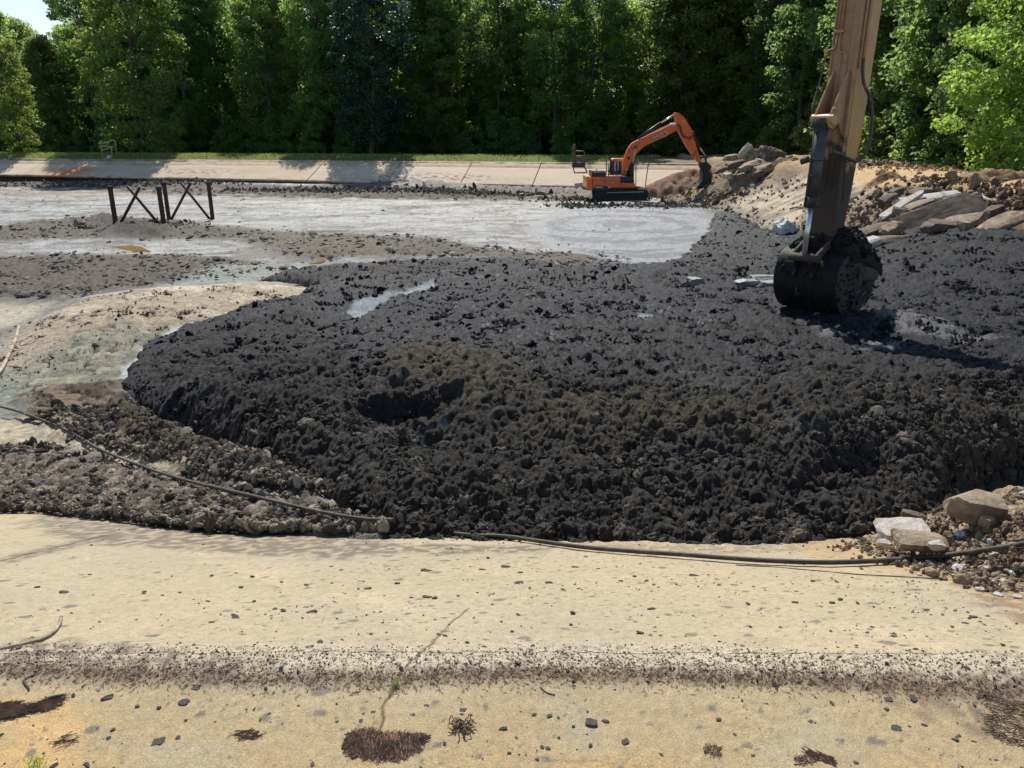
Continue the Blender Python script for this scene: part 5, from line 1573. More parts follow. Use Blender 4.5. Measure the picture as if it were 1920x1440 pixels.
# ------------------------------------------------------------------ railings on the far bank
M_RAIL = solid('rail_yellow', (.45, .37, .20), .5, .3, var=.2, dirt=(.3, .27, .2), dirt_amt=.2)
M_RAILD = solid('rail_rusty', (.15, .11, .075), .6, .2, var=.3)
def rails(name, Ys, lines, r, mat, label, cat):
    root = empty(name, at(*lines[0][0], Ys[0]), label, cat)
    for i, ln in enumerate(lines):
        Y = Ys[min(i, len(Ys) - 1)]
        tube('rail', [at(a, b, Y) for a, b in ln], r, mat, root, 8)
    return root
r1 = rails('handrail', [71.0, 70.9, 70.3, 70.3], [[(192.3, 299), (190.3, 271), (191.5, 269), (212, 262.8), (214.5, 263.5), (216.2, 266), (219, 292)], [(190.8, 282.5), (216.8, 274.3)],
        [(190.4, 274.5), (206, 274.3), (208.5, 275.5), (209.4, 278), (210, 298)], [(193, 297), (210, 297)]], .045, M_RAIL, 'bent yellowish handrail at the top of the far bank on the left', 'handrail')
place_rock('float', 205, 294, (.32, .3, .28), (0, 0, 0), 171, M_RUBW, 'white object lying under the handrail on the far bank', 'float', Y=70.0, lift=0, chop=0, rough=.03, smooth=True)
r2 = rails('access_ladder', [58.5, 58.5, 58.5, 58.9, 58.5, 58.5, 58.5, 58.9, 58.9], [[(1076.8, 312), (1077, 285.5), (1078.5, 283.5), (1094, 283.5), (1096.2, 286), (1096, 313)], [(1076.5, 293.3), (1096.2, 293.3)], [(1076.7, 305.5), (1096, 305.5)],
        [(1074, 312), (1073.3, 280), (1077.3, 270.3), (1078.2, 270.3), (1077, 292)], [(1072.8, 305), (1077, 324), (1100, 324)], [(1096, 313), (1101, 323.5)], [(1082, 293), (1082, 313)], [(1088, 293), (1088, 313)], [(1073.3, 282), (1077.5, 273)]],
        .05, M_RAILD, 'rusty ladder platform with handrail beside the orange excavator', 'ladder')
pp = [at(1074, 306, 58.4), at(1096, 306, 58.4), at(1096, 314.5, 58.4), at(1074, 314.5, 58.4)]
prism('platform', pp, Vector((0, 0, 0)), Vector((0, .9, 0)), solid('dark_mesh', (.05, .045, .04), .7), r2, .02)
# survey stakes along the crest
stk = None
M_STK = solid('stake_wood', (.12, .09, .06), .9)
for i, (px, h) in enumerate(((243, .9), (270, .35), (178, .3), (500, .35), (562, .3), (387, .25), (752, .5), (975, .4), (1010, .4), (460, .3), (620, .3), (690, .3))):
    p = hit(px, np.interp(px, [0, 1100], [294, 303]))
    if stk is None:
        bm = bmesh.new(); bmesh.ops.create_cube(bm, size=1.0, matrix=Matrix.Translation((0, 0, .5)) @ Matrix.Diagonal((1, 1, 1, 1)))
        for v in bm.verts:
            if v.co.z < .1: v.co.x *= .3; v.co.y *= .3
        bmesh.ops.bevel(bm, geom=bm.edges[:], offset=.06, segments=1, affect='EDGES')
        stk = bpy.data.meshes.new('stake'); bm.to_mesh(stk); bm.free(); stk.materials.append(M_STK)
    o = bpy.data.objects.new('stake', stk); COL.objects.link(o)
    o.location = p + Vector((0, 0, -.1)); o.scale = (.05 if h < .6 else .09, .05, h + .1); o.rotation_euler = (random.uniform(-.1, .1), random.uniform(-.1, .1), i)
    tag(o, 'tallest thin stake in the grass right of the handrail' if i == 0 else 'short thin dark stake along the top of the far bank', 'stake', 'stakes along the far bank')

# ------------------------------------------------------------------ orange excavator
OR = (.70, .125, .028)
M_ORG = solid('orange_paint', OR, .38, var=.07, nscale=2, bump=.03, dirt=(.30, .12, .05), dirt_amt=.12, dscale=1.5)
M_ORG2 = solid('orange_dusty', (.60, .24, .06), .5, var=.1, nscale=3, bump=.05)
M_BLK = solid('black_metal', (.016, .017, .019), .5, var=.3, bump=.1)
M_TRK = solid('muddy_track', (.020, .020, .021), .8, var=.4, nscale=6, bump=.7, bdist=.03, dirt=(.05, .045, .04), dirt_amt=.15)
M_CHR = solid('chrome_rod', (.72, .71, .68), .3, .75, var=.05, bump=0)
M_GLS = solid('cab_glass', (.05, .07, .07), .06, var=.05, bump=0)
M_GLS2 = solid('cab_glare_glass', (.45, .52, .50), .3, var=.05, bump=0)
M_WHT = solid('white_print', (.78, .78, .76), .6, var=.02, bump=0)
M_DEC = solid('black_decal', (.012, .012, .016), .45, var=.1, bump=0)
M_GRIL = solid('grille_grey', (.30, .30, .30), .6, var=.2)
M_YLW = solid('yellow_print', (.75, .55, .05), .6, var=.02, bump=0)
EX_Y = 49.0
ex_g = at(1160, 381, EX_Y)
ex = empty('orange_excavator', ex_g, 'orange crawler excavator digging at the far corner of the pond', 'excavator')
def E(pts, Y=EX_Y): return [at(a, b, Y) for a, b in pts]
def V3(y): return Vector((0, y, 0))
def eprism(name, pts, y0, y1, mat, parent=ex, bevel=.03): return prism(name, E(pts), V3(y0), V3(y1), mat, parent, bevel)
# tracks
trk = [(1119, 357), (1122, 354.5), (1209, 354.5), (1214, 357.5), (1216, 363), (1213, 371), (1206, 380), (1200, 383), (1126, 383), (1119, 378), (1117, 370), (1116.5, 362)]
for y0 in (-.25, 1.75):
    tr = eprism('track', trk, y0, y0 + .6, M_TRK, ex, .05)
    # shoes standing proud all round
    bm = bmesh.new(); P = E(trk); n = len(P)
    per = [(P[(i + 1) % n] - P[i]).length for i in range(n)]; tot = sum(per); m = 60
    cen = sum(P, Vector()) / n
    for k in range(m):
        d = tot * k / m; i = 0
        while d > per[i]: d -= per[i]; i += 1
        a, b = P[i], P[(i + 1) % n]; q = a.lerp(b, d / per[i]); t = (b - a).normalized(); nn = Vector((t.z, 0, -t.x))
        if nn.dot(q - cen) < 0: nn = -nn
        M = Matrix.Translation(q + nn * .02 + V3(y0 + .3)) @ Matrix((t, Vector((0, 1, 0)), nn)).transposed().to_4x4() @ Matrix.Diagonal((.04, .66, .06, 1))
        bmesh.ops.create_cube(bm, size=1.0, matrix=M)
    me = bpy.data.meshes.new('track_shoes'); bm.to_mesh(me); bm.free()
    o = link('track_shoes', me, M_TRK); o.parent = tr; o.location = -parent_offset(tr); tag(o, kind='stuff')
eprism('track_frame', [(1137, 360), (1205, 358), (1205, 360), (1137, 361.5)], -.33, -.24, solid('light_mud', (.3, .29, .27), .7), ex, .005)
eprism('undercarriage', [(1130, 356), (1200, 356), (1200, 372), (1130, 372)], .3, 1.75, M_BLK, ex, .05)
eprism('swing_base', [(1118, 351.5), (1192, 352.2), (1191, 357.5), (1117, 357.5)], -.15, 2.25, M_BLK, ex, .03)
eprism('swing_base', [(1113, 350), (1143, 352), (1140, 357), (1113, 357)], -.31, -.15, M_BLK, ex, .02)
# upper house
hood = eprism('body', [(1109.6, 331), (1162.7, 330.6), (1163.2, 341.8), (1189.5, 342.6), (1189.8, 352), (1109.8, 352)], -.30, 2.35, M_ORG, ex, .05)
eprism('counterweight', [(1098.8, 330.3), (1109.3, 331), (1109.3, 357.4), (1106, 357.6), (1097.8, 353), (1098.3, 349), (1099.5, 340)], -.28, 2.3, M_ORG2, ex, .10)
eprism('counterweight_flank', [(1101.5, 334.5), (1109.4, 331.8), (1109.5, 357.2), (1104.5, 355.5), (1098.5, 352.5), (1100, 347)], -.34, -.24, M_ORG, ex, .02)
for x in (1131.8, 1162.9, 1173.5):
    eprism('panel_gap', [(x - .25, 332.5 if x < 1165 else 344), (x + .25, 332.5 if x < 1165 else 344), (x + .25, 351.5), (x - .25, 351.5)], -.312, -.30, M_BLK, ex, 0)
eprism('panel_gap', [(1109.8, 337.8), (1162.5, 337.8), (1162.5, 338.2), (1109.8, 338.2)], -.312, -.30, M_BLK, ex, 0)
eprism('badge', [(1144.5, 341.5), (1151.5, 340), (1151, 343.5), (1147, 344.5)], -.318, -.30, M_GRIL, ex, 0)
dec = eprism('model_decal', [(1115.5, 346.6), (1140.5, 348.8), (1138, 352.1), (1112.5, 352.1)], -.322, -.312, M_DEC, ex, 0)
eprism('decal_tip', [(1141.8, 348.9), (1144.2, 348.9), (1141.5, 352), (1139.2, 352)], -.322, -.312, M_WHT, ex, 0)
eng = eprism('engine_cover', [(1109.3, 321.5), (1109.8, 320.2), (1135.8, 320.5), (1135.8, 330.8), (1109.3, 330.8)], -.1, 1.9, M_BLK, ex, .04)
o = eprism('grille', [(1111, 320.8), (1135, 321.0), (1135, 323.6), (1111, 323.6)], -.125, -.10, M_GRIL, eng, 0)
for k in range(7):
    x = 1123.5 + k * 1.5
    eprism('vent_slot', [(x, 321.2), (x + .7, 321.2), (x + .7, 323.2), (x, 323.2)], -.137, -.125, M_BLK, eng, 0)
eprism('exhaust', [(1119.0, 316.5), (1120.3, 318.4), (1121.8, 322), (1119.9, 322), (1119.2, 319)], .3, .55, M_BLK, ex, .02)
eprism('tool_box', [(1163.6, 331.5), (1166, 330), (1186.5, 330.5), (1189, 341), (1166, 341.4), (1163.6, 338.5)], -.2, .55, M_BLK, ex, .04)
eprism('deck', [(1136, 329.6), (1165, 328.8), (1165, 331), (1136, 331)], -.25, .5, solid('deck_pale', (.42, .36, .28), .8), ex, .01)
for k, x in enumerate((1140.5, 1149, 1154, 1157, 1160)):
    eprism('deck_fitting', [(x, 326.5), (x + 1.4, 326.5), (x + 1.6, 329.2), (x - .2, 329.2)], -.1, .15, M_BLK, ex, .01)
# railings on the deck
for k, ln in enumerate(([(1137, 329), (1137, 295), (1138, 294), (1143.8, 294), (1144.6, 295), (1144.6, 329)], [(1137, 307), (1144.6, 307)], [(1137, 320), (1144.6, 320)], [(1140.5, 329), (1140.5, 307)],
                        [(1144.6, 301), (1152, 301)], [(1144.6, 309), (1147, 314.5), (1153, 314.5)], [(1166, 341), (1166, 327.5), (1176, 318), (1184, 317)], [(1192.3, 352), (1192.3, 312)])):
    tube('handrail', [at(a, b, EX_Y - .1) for a, b in ln], .028, M_BLK, ex, 6)
# cab, beyond the boom
cab = empty('cab', at(1170, 330, EX_Y + 1.6) - ex.location, None, None); cab.parent = ex
def cprism(name, pts, y0, y1, mat, bevel=.02):
    o = prism(name, E(pts), V3(y0), V3(y1), mat, None, bevel); o.parent = cab; o.location = -parent_offset(cab); return o
cprism('roof', [(1152.8, 300.3), (1155, 298.2), (1183, 298.6), (1187, 301), (1187, 304.5), (1152.8, 304.5)], 1.25, 2.30, M_ORG2, .04)
cprism('rear_pillar', [(1152.5, 304.5), (1156.3, 304.5), (1154.5, 326), (1149.3, 326)], 1.25, 1.36, M_BLK)
cprism('rear_pillar', [(1152.5, 304.5), (1156.3, 304.5), (1154.5, 326), (1149.3, 326)], 2.18, 2.29, M_BLK)
cprism('rear_pillar', [(1166.0, 304.5), (1168.5, 304.5), (1168.2, 330), (1165.2, 330)], 1.25, 1.36, M_BLK)
cprism('front_pillar', [(1184, 304.5), (1190, 303.5), (1194.4, 309), (1194.2, 352), (1186, 352), (1184.6, 340)], 1.20, 1.36, M_BLK)
cprism('front_pillar', [(1186, 304.5), (1190, 304.5), (1194, 309), (1194, 352), (1189, 352)], 2.18, 2.29, M_BLK)
cprism('cab_wall', [(1149.3, 326), (1190, 326), (1192, 352), (1149, 352)], 1.25, 2.28, M_BLK)
cprism('window', [(1156.3, 304.6), (1166, 304.6), (1165.2, 326), (1154.5, 326)], 1.29, 1.31, M_GLS, 0)
cprism('window', [(1168.5, 304.6), (1184, 304.6), (1184.6, 326), (1168.2, 326)], 1.29, 1.31, solid('cab_clear', (.25, .27, .25), .1, bump=0), 0)
cprism('door_window', [(1156.3, 304.6), (1184, 304.6), (1184, 326), (1154.5, 326)], 2.22, 2.24, M_GLS, 0)
cprism('window_glare', [(1157.8, 305.5), (1160.2, 305.5), (1159, 311), (1158.8, 316), (1160, 322), (1158, 322), (1156.4, 316), (1156.3, 311)], 1.26, 1.285, M_GLS2, 0)
cprism('window_glare', [(1163, 304.8), (1165.2, 304.8), (1165, 322), (1163.6, 320)], 1.26, 1.285, M_GLS2, 0)
cprism('seat', [(1170, 318), (1173, 310), (1175, 310), (1176, 320), (1181, 321), (1181, 326), (1170, 326)], 1.5, 2.0, M_BLK, .04)
# boom
BOOM = [(1167.5, 330), (1168.8, 322), (1170.5, 308), (1173.5, 296), (1177.5, 285.5), (1183, 275), (1188.5, 268.5), (1194.5, 265), (1201.7, 261.4), (1214, 256), (1226.7, 250), (1246, 241), (1262.5, 232.6), (1270, 231.3), (1274.3, 234), (1276, 238.5),
        (1274, 243.8), (1264, 249.5), (1251.7, 256.5), (1235, 263.5), (1218, 271.5), (1209, 277), (1201.7, 283.5), (1195.5, 291), (1190, 300), (1186, 307), (1181.5, 316), (1176.5, 330)]
boom = eprism('boom', BOOM, .62, 1.10, M_ORG, ex, .035)
def sub(o, parent): 
    o.parent = parent; o.location = -parent_offset(parent); return o
pl = eprism('decal', [(1221.5, 258.8), (1247.8, 247.7), (1254.5, 249.2), (1226.2, 263.2)], .606, .617, M_DEC, boom, 0)
eprism('decal_tip', [(1248.8, 247.2), (1250.6, 246.4), (1255.3, 249.2), (1253.8, 250.0)], .606, .617, M_WHT, boom, 0)
def text(name, s, pa, pb, height_px, Y, mat, parent, yoff):
    """flat lettering running from pixel pa to pb on the plane at depth Y"""
    cu = bpy.data.curves.new(name, 'FONT'); cu.body = s; cu.size = 1.0; cu.align_x = 'LEFT'; cu.extrude = 0.004; cu.space_character = 1.08; cu.offset = .02
    tmp = bpy.data.objects.new(name, cu); COL.objects.link(tmp)
    dg = bpy.context.evaluated_depsgraph_get(); me = bpy.data.meshes.new_from_object(tmp.evaluated_get(dg))
    COL.objects.unlink(tmp); bpy.data.objects.remove(tmp)
    co = np.array([v.co[:] for v in me.vertices]); w = co[:, 0].max() - co[:, 0].min(); h = co[:, 1].max() - co[:, 1].min()
    A, B = at(*pa, Y), at(*pb, Y); d = (B - A); L = d.length; d.normalize(); u = Vector((-d.z, 0, d.x))
    hh = height_px / FPX * Y * 1.02
    for v in me.vertices:
        x, y, z = v.co
        v.co = A + d * ((x - co[:, 0].min()) / w * L) + u * ((y - co[:, 1].min()) / h * hh) + Vector((0, yoff - z * 1.0, 0))
    me.materials.clear()
    return link(name, me, mat, parent)
text('lettering', 'DEVELON', (1225.8, 262.0), (1248.6, 251.4), 3.3, EX_Y, M_WHT, boom, .602)
text('lettering', 'DX235LC', (1115.5, 351.4), (1129.5, 351.8), 2.3, EX_Y, M_WHT, ex, -.330)
# round emblem on the boom foot
cp = E([(1181.5 + 2.6 * math.cos(a), 297 + 3.2 * math.sin(a)) for a in np.linspace(0, 6.28, 13)[:-1]])
prism('emblem', cp, V3(.606), V3(.617), M_DEC, boom, 0)
text('lettering', 'S', (1180.4, 299), (1182.6, 299), 4, EX_Y, M_ORG, boom, .60)
bpy.data.objects.remove(bpy.data.objects['lettering.002'])
# stick
STICK = [(1268.4, 213.8), (1269.6, 210.8), (1271.8, 210), (1276.7, 210.8), (1282, 214.8), (1288.3, 220), (1294, 229), (1301.7, 241.7), (1303.4, 249), (1305, 256), (1310, 271.7), (1314.5, 287), (1319.8, 305), (1317, 306), (1313, 303.3), (1306.3, 294.5), (1300, 286.5), (1293.3, 276.7), (1287.5, 267), (1282.5, 258), (1276.5, 246.5), (1272.3, 240), (1271.8, 231), (1271, 224), (1269.3, 218.5)]
stick = eprism('arm', STICK, .66, 1.06, M_ORG, ex, .03)
text('marking', 'E2', (1283.0, 226.5), (1286.5, 232.5), 3.2, EX_Y, M_YLW, stick, .65)
def cyl(name, a, b, r, mat, parent, y, Y=EX_Y, seg=12):
    return tube(name, [at(*a, Y) + V3(y), at(*b, Y) + V3(y)], r, mat, parent, seg)
c1 = cyl('arm_cylinder', (1200.5, 259.5), (1243.5, 230.2), .085, M_BLK, ex, .86)
cyl('cylinder_rod', (1243, 230.5), (1268.6, 214.8), .05, M_CHR, c1, .86)
for y in (.50, 1.22):
    c2 = cyl('boom_cylinder', (1182.5, 334), (1188.3, 306), .085, M_BLK, ex, y)
    cyl('cylinder_rod', (1188.3, 306), (1194.4, 278), .05, solid('dusty_rod', (.55, .42, .32), .4, bump=0), c2, y)
    cyl('pin', (1193.4, 277), (1195.4, 277), .09, M_BLK, c2, y)
c3 = cyl('bucket_cylinder', (1303.8, 246), (1318.0, 277), .075, M_BLK, ex, .86)
cyl('cylinder_rod', (1317.8, 276.5), (1329.3, 293.2), .04, M_CHR, c3, .86)
bar('link', *[at(*p, EX_Y) + V3(.70) for p in ((1315.5, 296.5), (1330, 294))], .06, .12, M_BLK, ex, side=(0, 1, 0))
bar('link', *[at(*p, EX_Y) + V3(1.02) for p in ((1315.5, 296.5), (1330, 294))], .06, .12, M_BLK, ex, side=(0, 1, 0))
bar('link', *[at(*p, EX_Y) + V3(.86) for p in ((1329.3, 293), (1329.5, 309))], .22, .10, M_BLK, ex, side=(0, 1, 0))
tube('hose', catmull([at(a, b, EX_Y) + V3(.60) for a, b in ((1274, 233), (1279, 236), (1281.5, 244), (1284, 252), (1290, 256.5), (1297, 257.5), (1303, 254))], 5), .022, M_BLK, ex, 6)
tube('hose', catmull([at(a, b, EX_Y) + V3(.57) for a, b in ((1274, 235), (1278, 238), (1280, 246), (1283, 254.5), (1290, 259), (1297, 260), (1303, 256.5))], 5), .022, M_BLK, ex, 6)
tube('hose', catmull([at(a, b, EX_Y) + V3(.60) for a, b in ((1310, 281), (1308, 288), (1304.5, 292), (1301.5, 290))], 5), .018, M_BLK, ex, 6)
for a in ((1216, 253.5, 1258, 233.5),):
    tube('pipe', [at(a[0], a[1], EX_Y) + V3(.75), at(a[2], a[3], EX_Y) + V3(.75)], .03, M_ORG2, boom, 6)
eprism('boom_nose_cap', [(1262, 231.3), (1270, 229.5), (1272.5, 232), (1270, 234), (1262, 234.5)], .58, 1.14, M_WHT, boom, .01)
for q in ((1313.5, 297), (1273.5, 238)):
    cc = E([(q[0] + 1.1 * math.cos(a), q[1] + 1.1 * math.sin(a)) for a in np.linspace(0, 6.28, 11)[:-1]])
    prism('pin', cc, V3(.56), V3(1.14), M_GRIL, ex, 0)
# bucket (cut open towards the left) with coupler
eprism('coupler', [(1317.5, 304), (1332.3, 305), (1335, 308.5), (1339.8, 313.3), (1336, 320.3), (1330, 322), (1319.5, 318), (1316.5, 310)], .60, 1.12, M_BLK, ex, .03)
bk = eprism('bucket', [(1320, 319), (1328, 319.5), (1335, 324), (1338.6, 331), (1338.2, 343), (1333.5, 348), (1324, 352.3), (1312, 353), (1309.5, 351.5), (1316.5, 344.5), (1320.5, 337), (1321.5, 329)], .42, 1.36, M_BLK, ex, .04)
for k in range(4):
    y = .45 + k * .27
    prism('tooth', E([(1312, 352.8), (1308.5, 351.8), (1306.3, 349.3), (1310.5, 350.6)]), V3(y), V3(y + .09), M_GRIL, bk, .01)

# ------------------------------------------------------------------ near excavator arm (machine stands off to the right, beyond)
M_TAN = solid('tan_paint', (.50, .29, .11), .5, var=.10, nscale=4, bump=.1, bdist=.005, dirt=(.06, .04, .026), dirt_amt=.12, dscale=3.2, zmud=(-.1, 2.3))
M_TANM = solid('tan_paint_muddy', (.40, .245, .125), .6, var=.18, nscale=6, bump=.3, bdist=.01, dirt=(.062, .045, .032), dirt_amt=.32, dscale=3.6, zmud=(-.1, 2.4))
M_CYL = solid('cylinder_grey', (.060, .060, .066), .5, var=.2, nscale=5, bump=.3, bdist=.01, dirt=(.03, .028, .026), dirt_amt=.45, dscale=4)
M_HOSEB = solid('hose_black', (.045, .045, .042), .55, var=.3, nscale=14, bump=.1, dirt=(.14, .11, .08), dirt_amt=.4, dscale=6)
M_BKT = solid('bucket_steel', (.009, .009, .010), .65, var=.4, nscale=5, bump=.6, bdist=.01, dirt=(.020, .018, .016), dirt_amt=.45, dscale=4, spec=.25)
AO = at(1534, 480, 13.3)
D = Vector((.76, .65, 0)); Sd = Vector((.65, -.76, 0)); UZ = Vector((0, 0, 1))
arm = empty('excavator_arm', (AO.x, AO.y, -1.1), 'tan muddy excavator arm reaching down from the top edge with a loaded bucket', 'excavator arm')
def A3(t, w, z): return Vector((AO.x, AO.y, 0)) + D * t + Sd * w + UZ * z
def aprism(name, prof_, w0, w1, mat, parent=arm, bevel=.012):
    return prism(name, [A3(t, 0, z) for t, z in prof_], Sd * w0, Sd * w1, mat, parent, bevel)
W2 = .225
stk_prof = [(0.02, -.02), (.10, -.12), (.22, -.08), (.30, .10), (.36, .45), (.46, 1.1), (.55, 2.2), (.60, 3.4), (.62, 5.2), (.75, 6.3), (.62, 6.9), (.30, 7.2), (-.05, 6.9), (-.02, 5.2), (0.0, 3.0), (0.0, 1.0)]
st = aprism('stick', stk_prof, -W2, W2, M_TANM, arm, .015)
# smoother side plate set proud on the right
sp_ = aprism('side_plate', [(.05, 1.7), (.16, .9), (.40, 1.25), (.50, 2.2), (.55, 3.4), (.57, 5.2), (.07, 5.2), (.05, 3.0)], W2 - .002, W2 + .012, M_TAN, st, .004)
# edge flanges and long ribs on the outer face
for w in (-W2 + .02, W2 - .02, -.05, .06):
    hgt = .028 if abs(w) > .1 else .018
    o = prism('flange', [A3(-hgt, 0, z) if t == 0 else A3(.01, 0, z) for t, z in ((0, 1.15), (0, 5.2), (1, 5.2), (1, 1.15))], Sd * (w - .014), Sd * (w + .014), M_TANM, st, .003)
for (w, z0, z1) in ((-.13, 3.55, 5.2), (-.08, 3.55, 5.2)):
    o = tube('pipe', [A3(-.055, w, z1), A3(-.055, w, z0)], .017, M_TANM, st, 8)
# the two thin pipes jog outwards above the bracket
tube('pipe', [A3(-.055, -.13, 3.56), A3(-.06, -.13, 3.42), A3(-.07, -.16, 3.36), A3(-.07, -.26, 3.34), A3(-.07, -.28, 3.28), A3(-.07, -.29, 3.2)], .017, M_TANM, st, 8)
tube('pipe', [A3(-.055, -.08, 3.56), A3(-.06, -.08, 3.36), A3(-.07, -.05, 3.30), A3(-.07, .04, 3.30), A3(-.07, .06, 3.26), A3(-.07, .06, 3.12)], .017, M_TANM, st, 8)
tube('pipe', catmull([A3(-.06, -.29, 3.22), A3(-.10, -.31, 2.9), A3(-.22, -.30, 2.6), A3(-.34, -.26, 2.42), A3(-.40, -.2, 2.2)], 5), .014, M_HOSEB, st, 8)
boxes('clamp', [(A3(-.05, -.105, 3.62), (.15, .05, .04), math.atan2(Sd.y, Sd.x)), (A3(-.05, -.105, 4.4), (.15, .05, .04), math.atan2(Sd.y, Sd.x))], M_TANM, st, .004)
# thick pipe down the side plate with its hose loop
tube('pipe', [A3(.13, W2 + .05, 5.2), A3(.13, W2 + .05, 3.45), A3(.12, W2 + .05, 3.2)], .028, M_TANM, st, 10)
tube('pipe', [A3(.05, W2 + .03, 5.2), A3(.05, W2 + .03, 3.05)], .018, M_TANM, st, 8)
boxes('clamp', [(A3(.13, W2 + .05, 4.1), (.09, .06, .08), math.atan2(D.y, D.x)), (A3(.13, W2 + .05, 3.42), (.09, .06, .06), math.atan2(D.y, D.x))], M_TANM, st, .006)
tube('hose', catmull([A3(.12, W2 + .05, 3.22), A3(.11, W2 + .07, 3.0), A3(.16, W2 + .10, 2.8), A3(.32, W2 + .14, 2.62), A3(.47, W2 + .16, 2.35), A3(.50, W2 + .17, 2.0), A3(.42, W2 + .16, 1.82 - .1), A3(.25, W2 + .14, 1.6), A3(.05, W2 + .10, 1.62), A3(-.12, W2 - .02, 1.72), A3(-.25, .12, 1.76)], 7), .026, M_HOSEB, arm, 10)
# bracket gussets carrying the bucket cylinder
for w in (-.15, .11):
    g = prism('gusset', [A3(t, 0, z) for t, z in ((.01, 3.05), (-.05, 3.0), (-.44, 2.36), (-.50, 2.26), (-.46, 2.14), (-.34, 2.10), (-.15, 2.2), (.01, 2.0))], Sd * w, Sd * (w + .035), M_TANM, arm, .006)
cx = [A3(-.41 + .085 * math.cos(a), 0, 2.26 + .085 * math.sin(a)) for a in np.linspace(0, 6.28, 17)[:-1]]
prism('pin', cx, Sd * -.2, Sd * .19, M_TAN, arm, .01)
boxes('pin_bolt', [(A3(-.36, .17, 2.42), (.14, .05, .04), math.atan2(D.y, D.x))], M_TANM, arm, .006)
# bucket cylinder
ctop, cmid, crod = A3(-.40, -.02, 2.22), A3(-.435, -.02, .88), A3(-.46, -.02, .02)
cylb = tube('bucket_cylinder', [ctop + (cmid - ctop) * .05, cmid], [.105, .105], M_CYL, arm, 20)
tube('cylinder_eye', [ctop + Sd * -.11, ctop + Sd * .11], .11, M_CYL, cylb, 16)
tube('gland', [cmid + (ctop - cmid) * .10, cmid - (ctop - cmid) * .03], .122, M_CYL, cylb, 20)
tube('clamp_ring', [ctop.lerp(cmid, .42), ctop.lerp(cmid, .46)], .122, M_CYL, cylb, 20)
tube('clamp_ring', [ctop.lerp(cmid, .63), ctop.lerp(cmid, .655)], .118, M_CYL, cylb, 20)
tube('port', [ctop.lerp(cmid, .44) + Sd * -.05, ctop.lerp(cmid, .46) - D * .16 - Sd * .14], .035, M_CYL, cylb, 10)
tube('port', [ctop.lerp(cmid, .44) - D * .1 - Sd * .10, ctop.lerp(cmid, .47) - D * .12 - Sd * .22], .055, M_CYL, cylb, 10)
tube('pipe', [ctop.lerp(cmid, .1) - D * .12 - Sd * .05, cmid - D * .12 - Sd * .05], .014, M_HOSEB, cylb, 6)
tube('cylinder_rod', [cmid, crod], .045, M_CHR, cylb, 20)
# linkage
for w in (-.24, .20):
    bar('link', A3(-.50, w, -.03), A3(.14, w, .30), .05, .13, M_TANM, arm, side=Sd, bevel=.01)
    bar('link', A3(-.46, w * .7, .0), A3(-.22, w * .7, -.50), .05, .14, M_BKT, arm, side=Sd, bevel=.01)
tube('pin', [A3(-.47, -.28, -.01), A3(-.47, .28, -.01)], .07, M_TANM, arm, 14)
tube('pin', [A3(.14, -.32, .02), A3(.14, .32, .02)], .07, M_BKT, arm, 14)
# bucket: shell of real plates, open towards the machine, heaped with mud
bwl, bwr = -.56, .58
_bc = catmull([(1.20, 0, -.26), (1.06, 0, -.50), (.84, 0, -.82), (.56, 0, -1.0), (.22, 0, -1.05), (-.08, 0, -.97), (-.30, 0, -.77), (-.40, 0, -.50), (-.38, 0, -.22), (-.25, 0, -.02), (-.02, 0, .08), (.20, 0, .08)], 3)
bprof = [(v.x, v.z) for v in _bc]
bucket = empty('bucket', A3(.3, 0, -1.0) - Vector(arm.location), None, None); bucket.parent = arm
def bp_(o): o.parent = bucket; o.location = -parent_offset(bucket); return o
inn = [(.3 + (t - .3) * .955, -.45 + (z + .45) * .955) for t, z in bprof]
ring = [A3(t, 0, z) for t, z in bprof] + [A3(t, 0, z) for t, z in inn[::-1]]
bp_(prism('shell', ring, Sd * bwl, Sd * bwr, M_BKT, None, .006))
M_SIDE = solid('bucket_side', (.030, .026, .023), .6, var=.4, nscale=6, bump=.6, bdist=.01, dirt=(.012, .011, .011), dirt_amt=.45, dscale=4)
for w0 in (bwl - .03, bwr):
    sd_plate = bp_(prism('side_wall', [A3(t, 0, z) for t, z in bprof[:-2]] + [A3(.02, 0, .03)], Sd * w0, Sd * (w0 + .03), M_SIDE, None, .006))
M_RIM = solid('worn_rim', (.060, .052, .045), .6, var=.3, nscale=8, bump=.4, dirt=(.03, .026, .023), dirt_amt=.4, dscale=5)
bp_(prism('rim_plate', [A3(t, 0, z) for t, z in ((1.20, -.27), (.34, -.20), (.34, -.42), (1.06, -.50))], Sd * (bwr + .03), Sd * (bwr + .055), M_RIM, None, .006))
bp_(prism('wear_strip', [A3(t, 0, z) for t, z in ((.62, -.66), (.70, -.66), (.42, -1.02), (.34, -1.02))], Sd * (bwr + .03), Sd * (bwr + .045), M_RIM, None, .004))
bp_(prism('wear_strip', [A3(t, 0, z) for t, z in ((.94, -.66), (1.02, -.64), (.78, -.92), (.70, -.95))], Sd * (bwr + .03), Sd * (bwr + .045), M_RIM, None, .004))
bp_(prism('wear_strip', [A3(t, 0, z) for t, z in ((.1, -.62), (.5, -.60), (.5, -.64), (.1, -.68))], Sd * (bwr + .03), Sd * (bwr + .05), M_RIM, None, .004))
for w in (-.20, .14):
    bp_(prism('ear', [A3(t, 0, z) for t, z in ((-.34, -.42), (-.48, -.34), (-.36, -.1), (-.1, .12), (.16, .16), (.26, .02), (.1, -.05))], Sd * w, Sd * (w + .05), M_BKT, None, .008))
for k in range(5):
    w = -.5 + k * .25
    bp_(prism('tooth', [A3(t, 0, z) for t, z in ((1.10, -.50), (1.16, -.36), (1.34, -.20), (1.30, -.30))], Sd * (w - .04), Sd * (w + .04), M_BKT, None, .006))
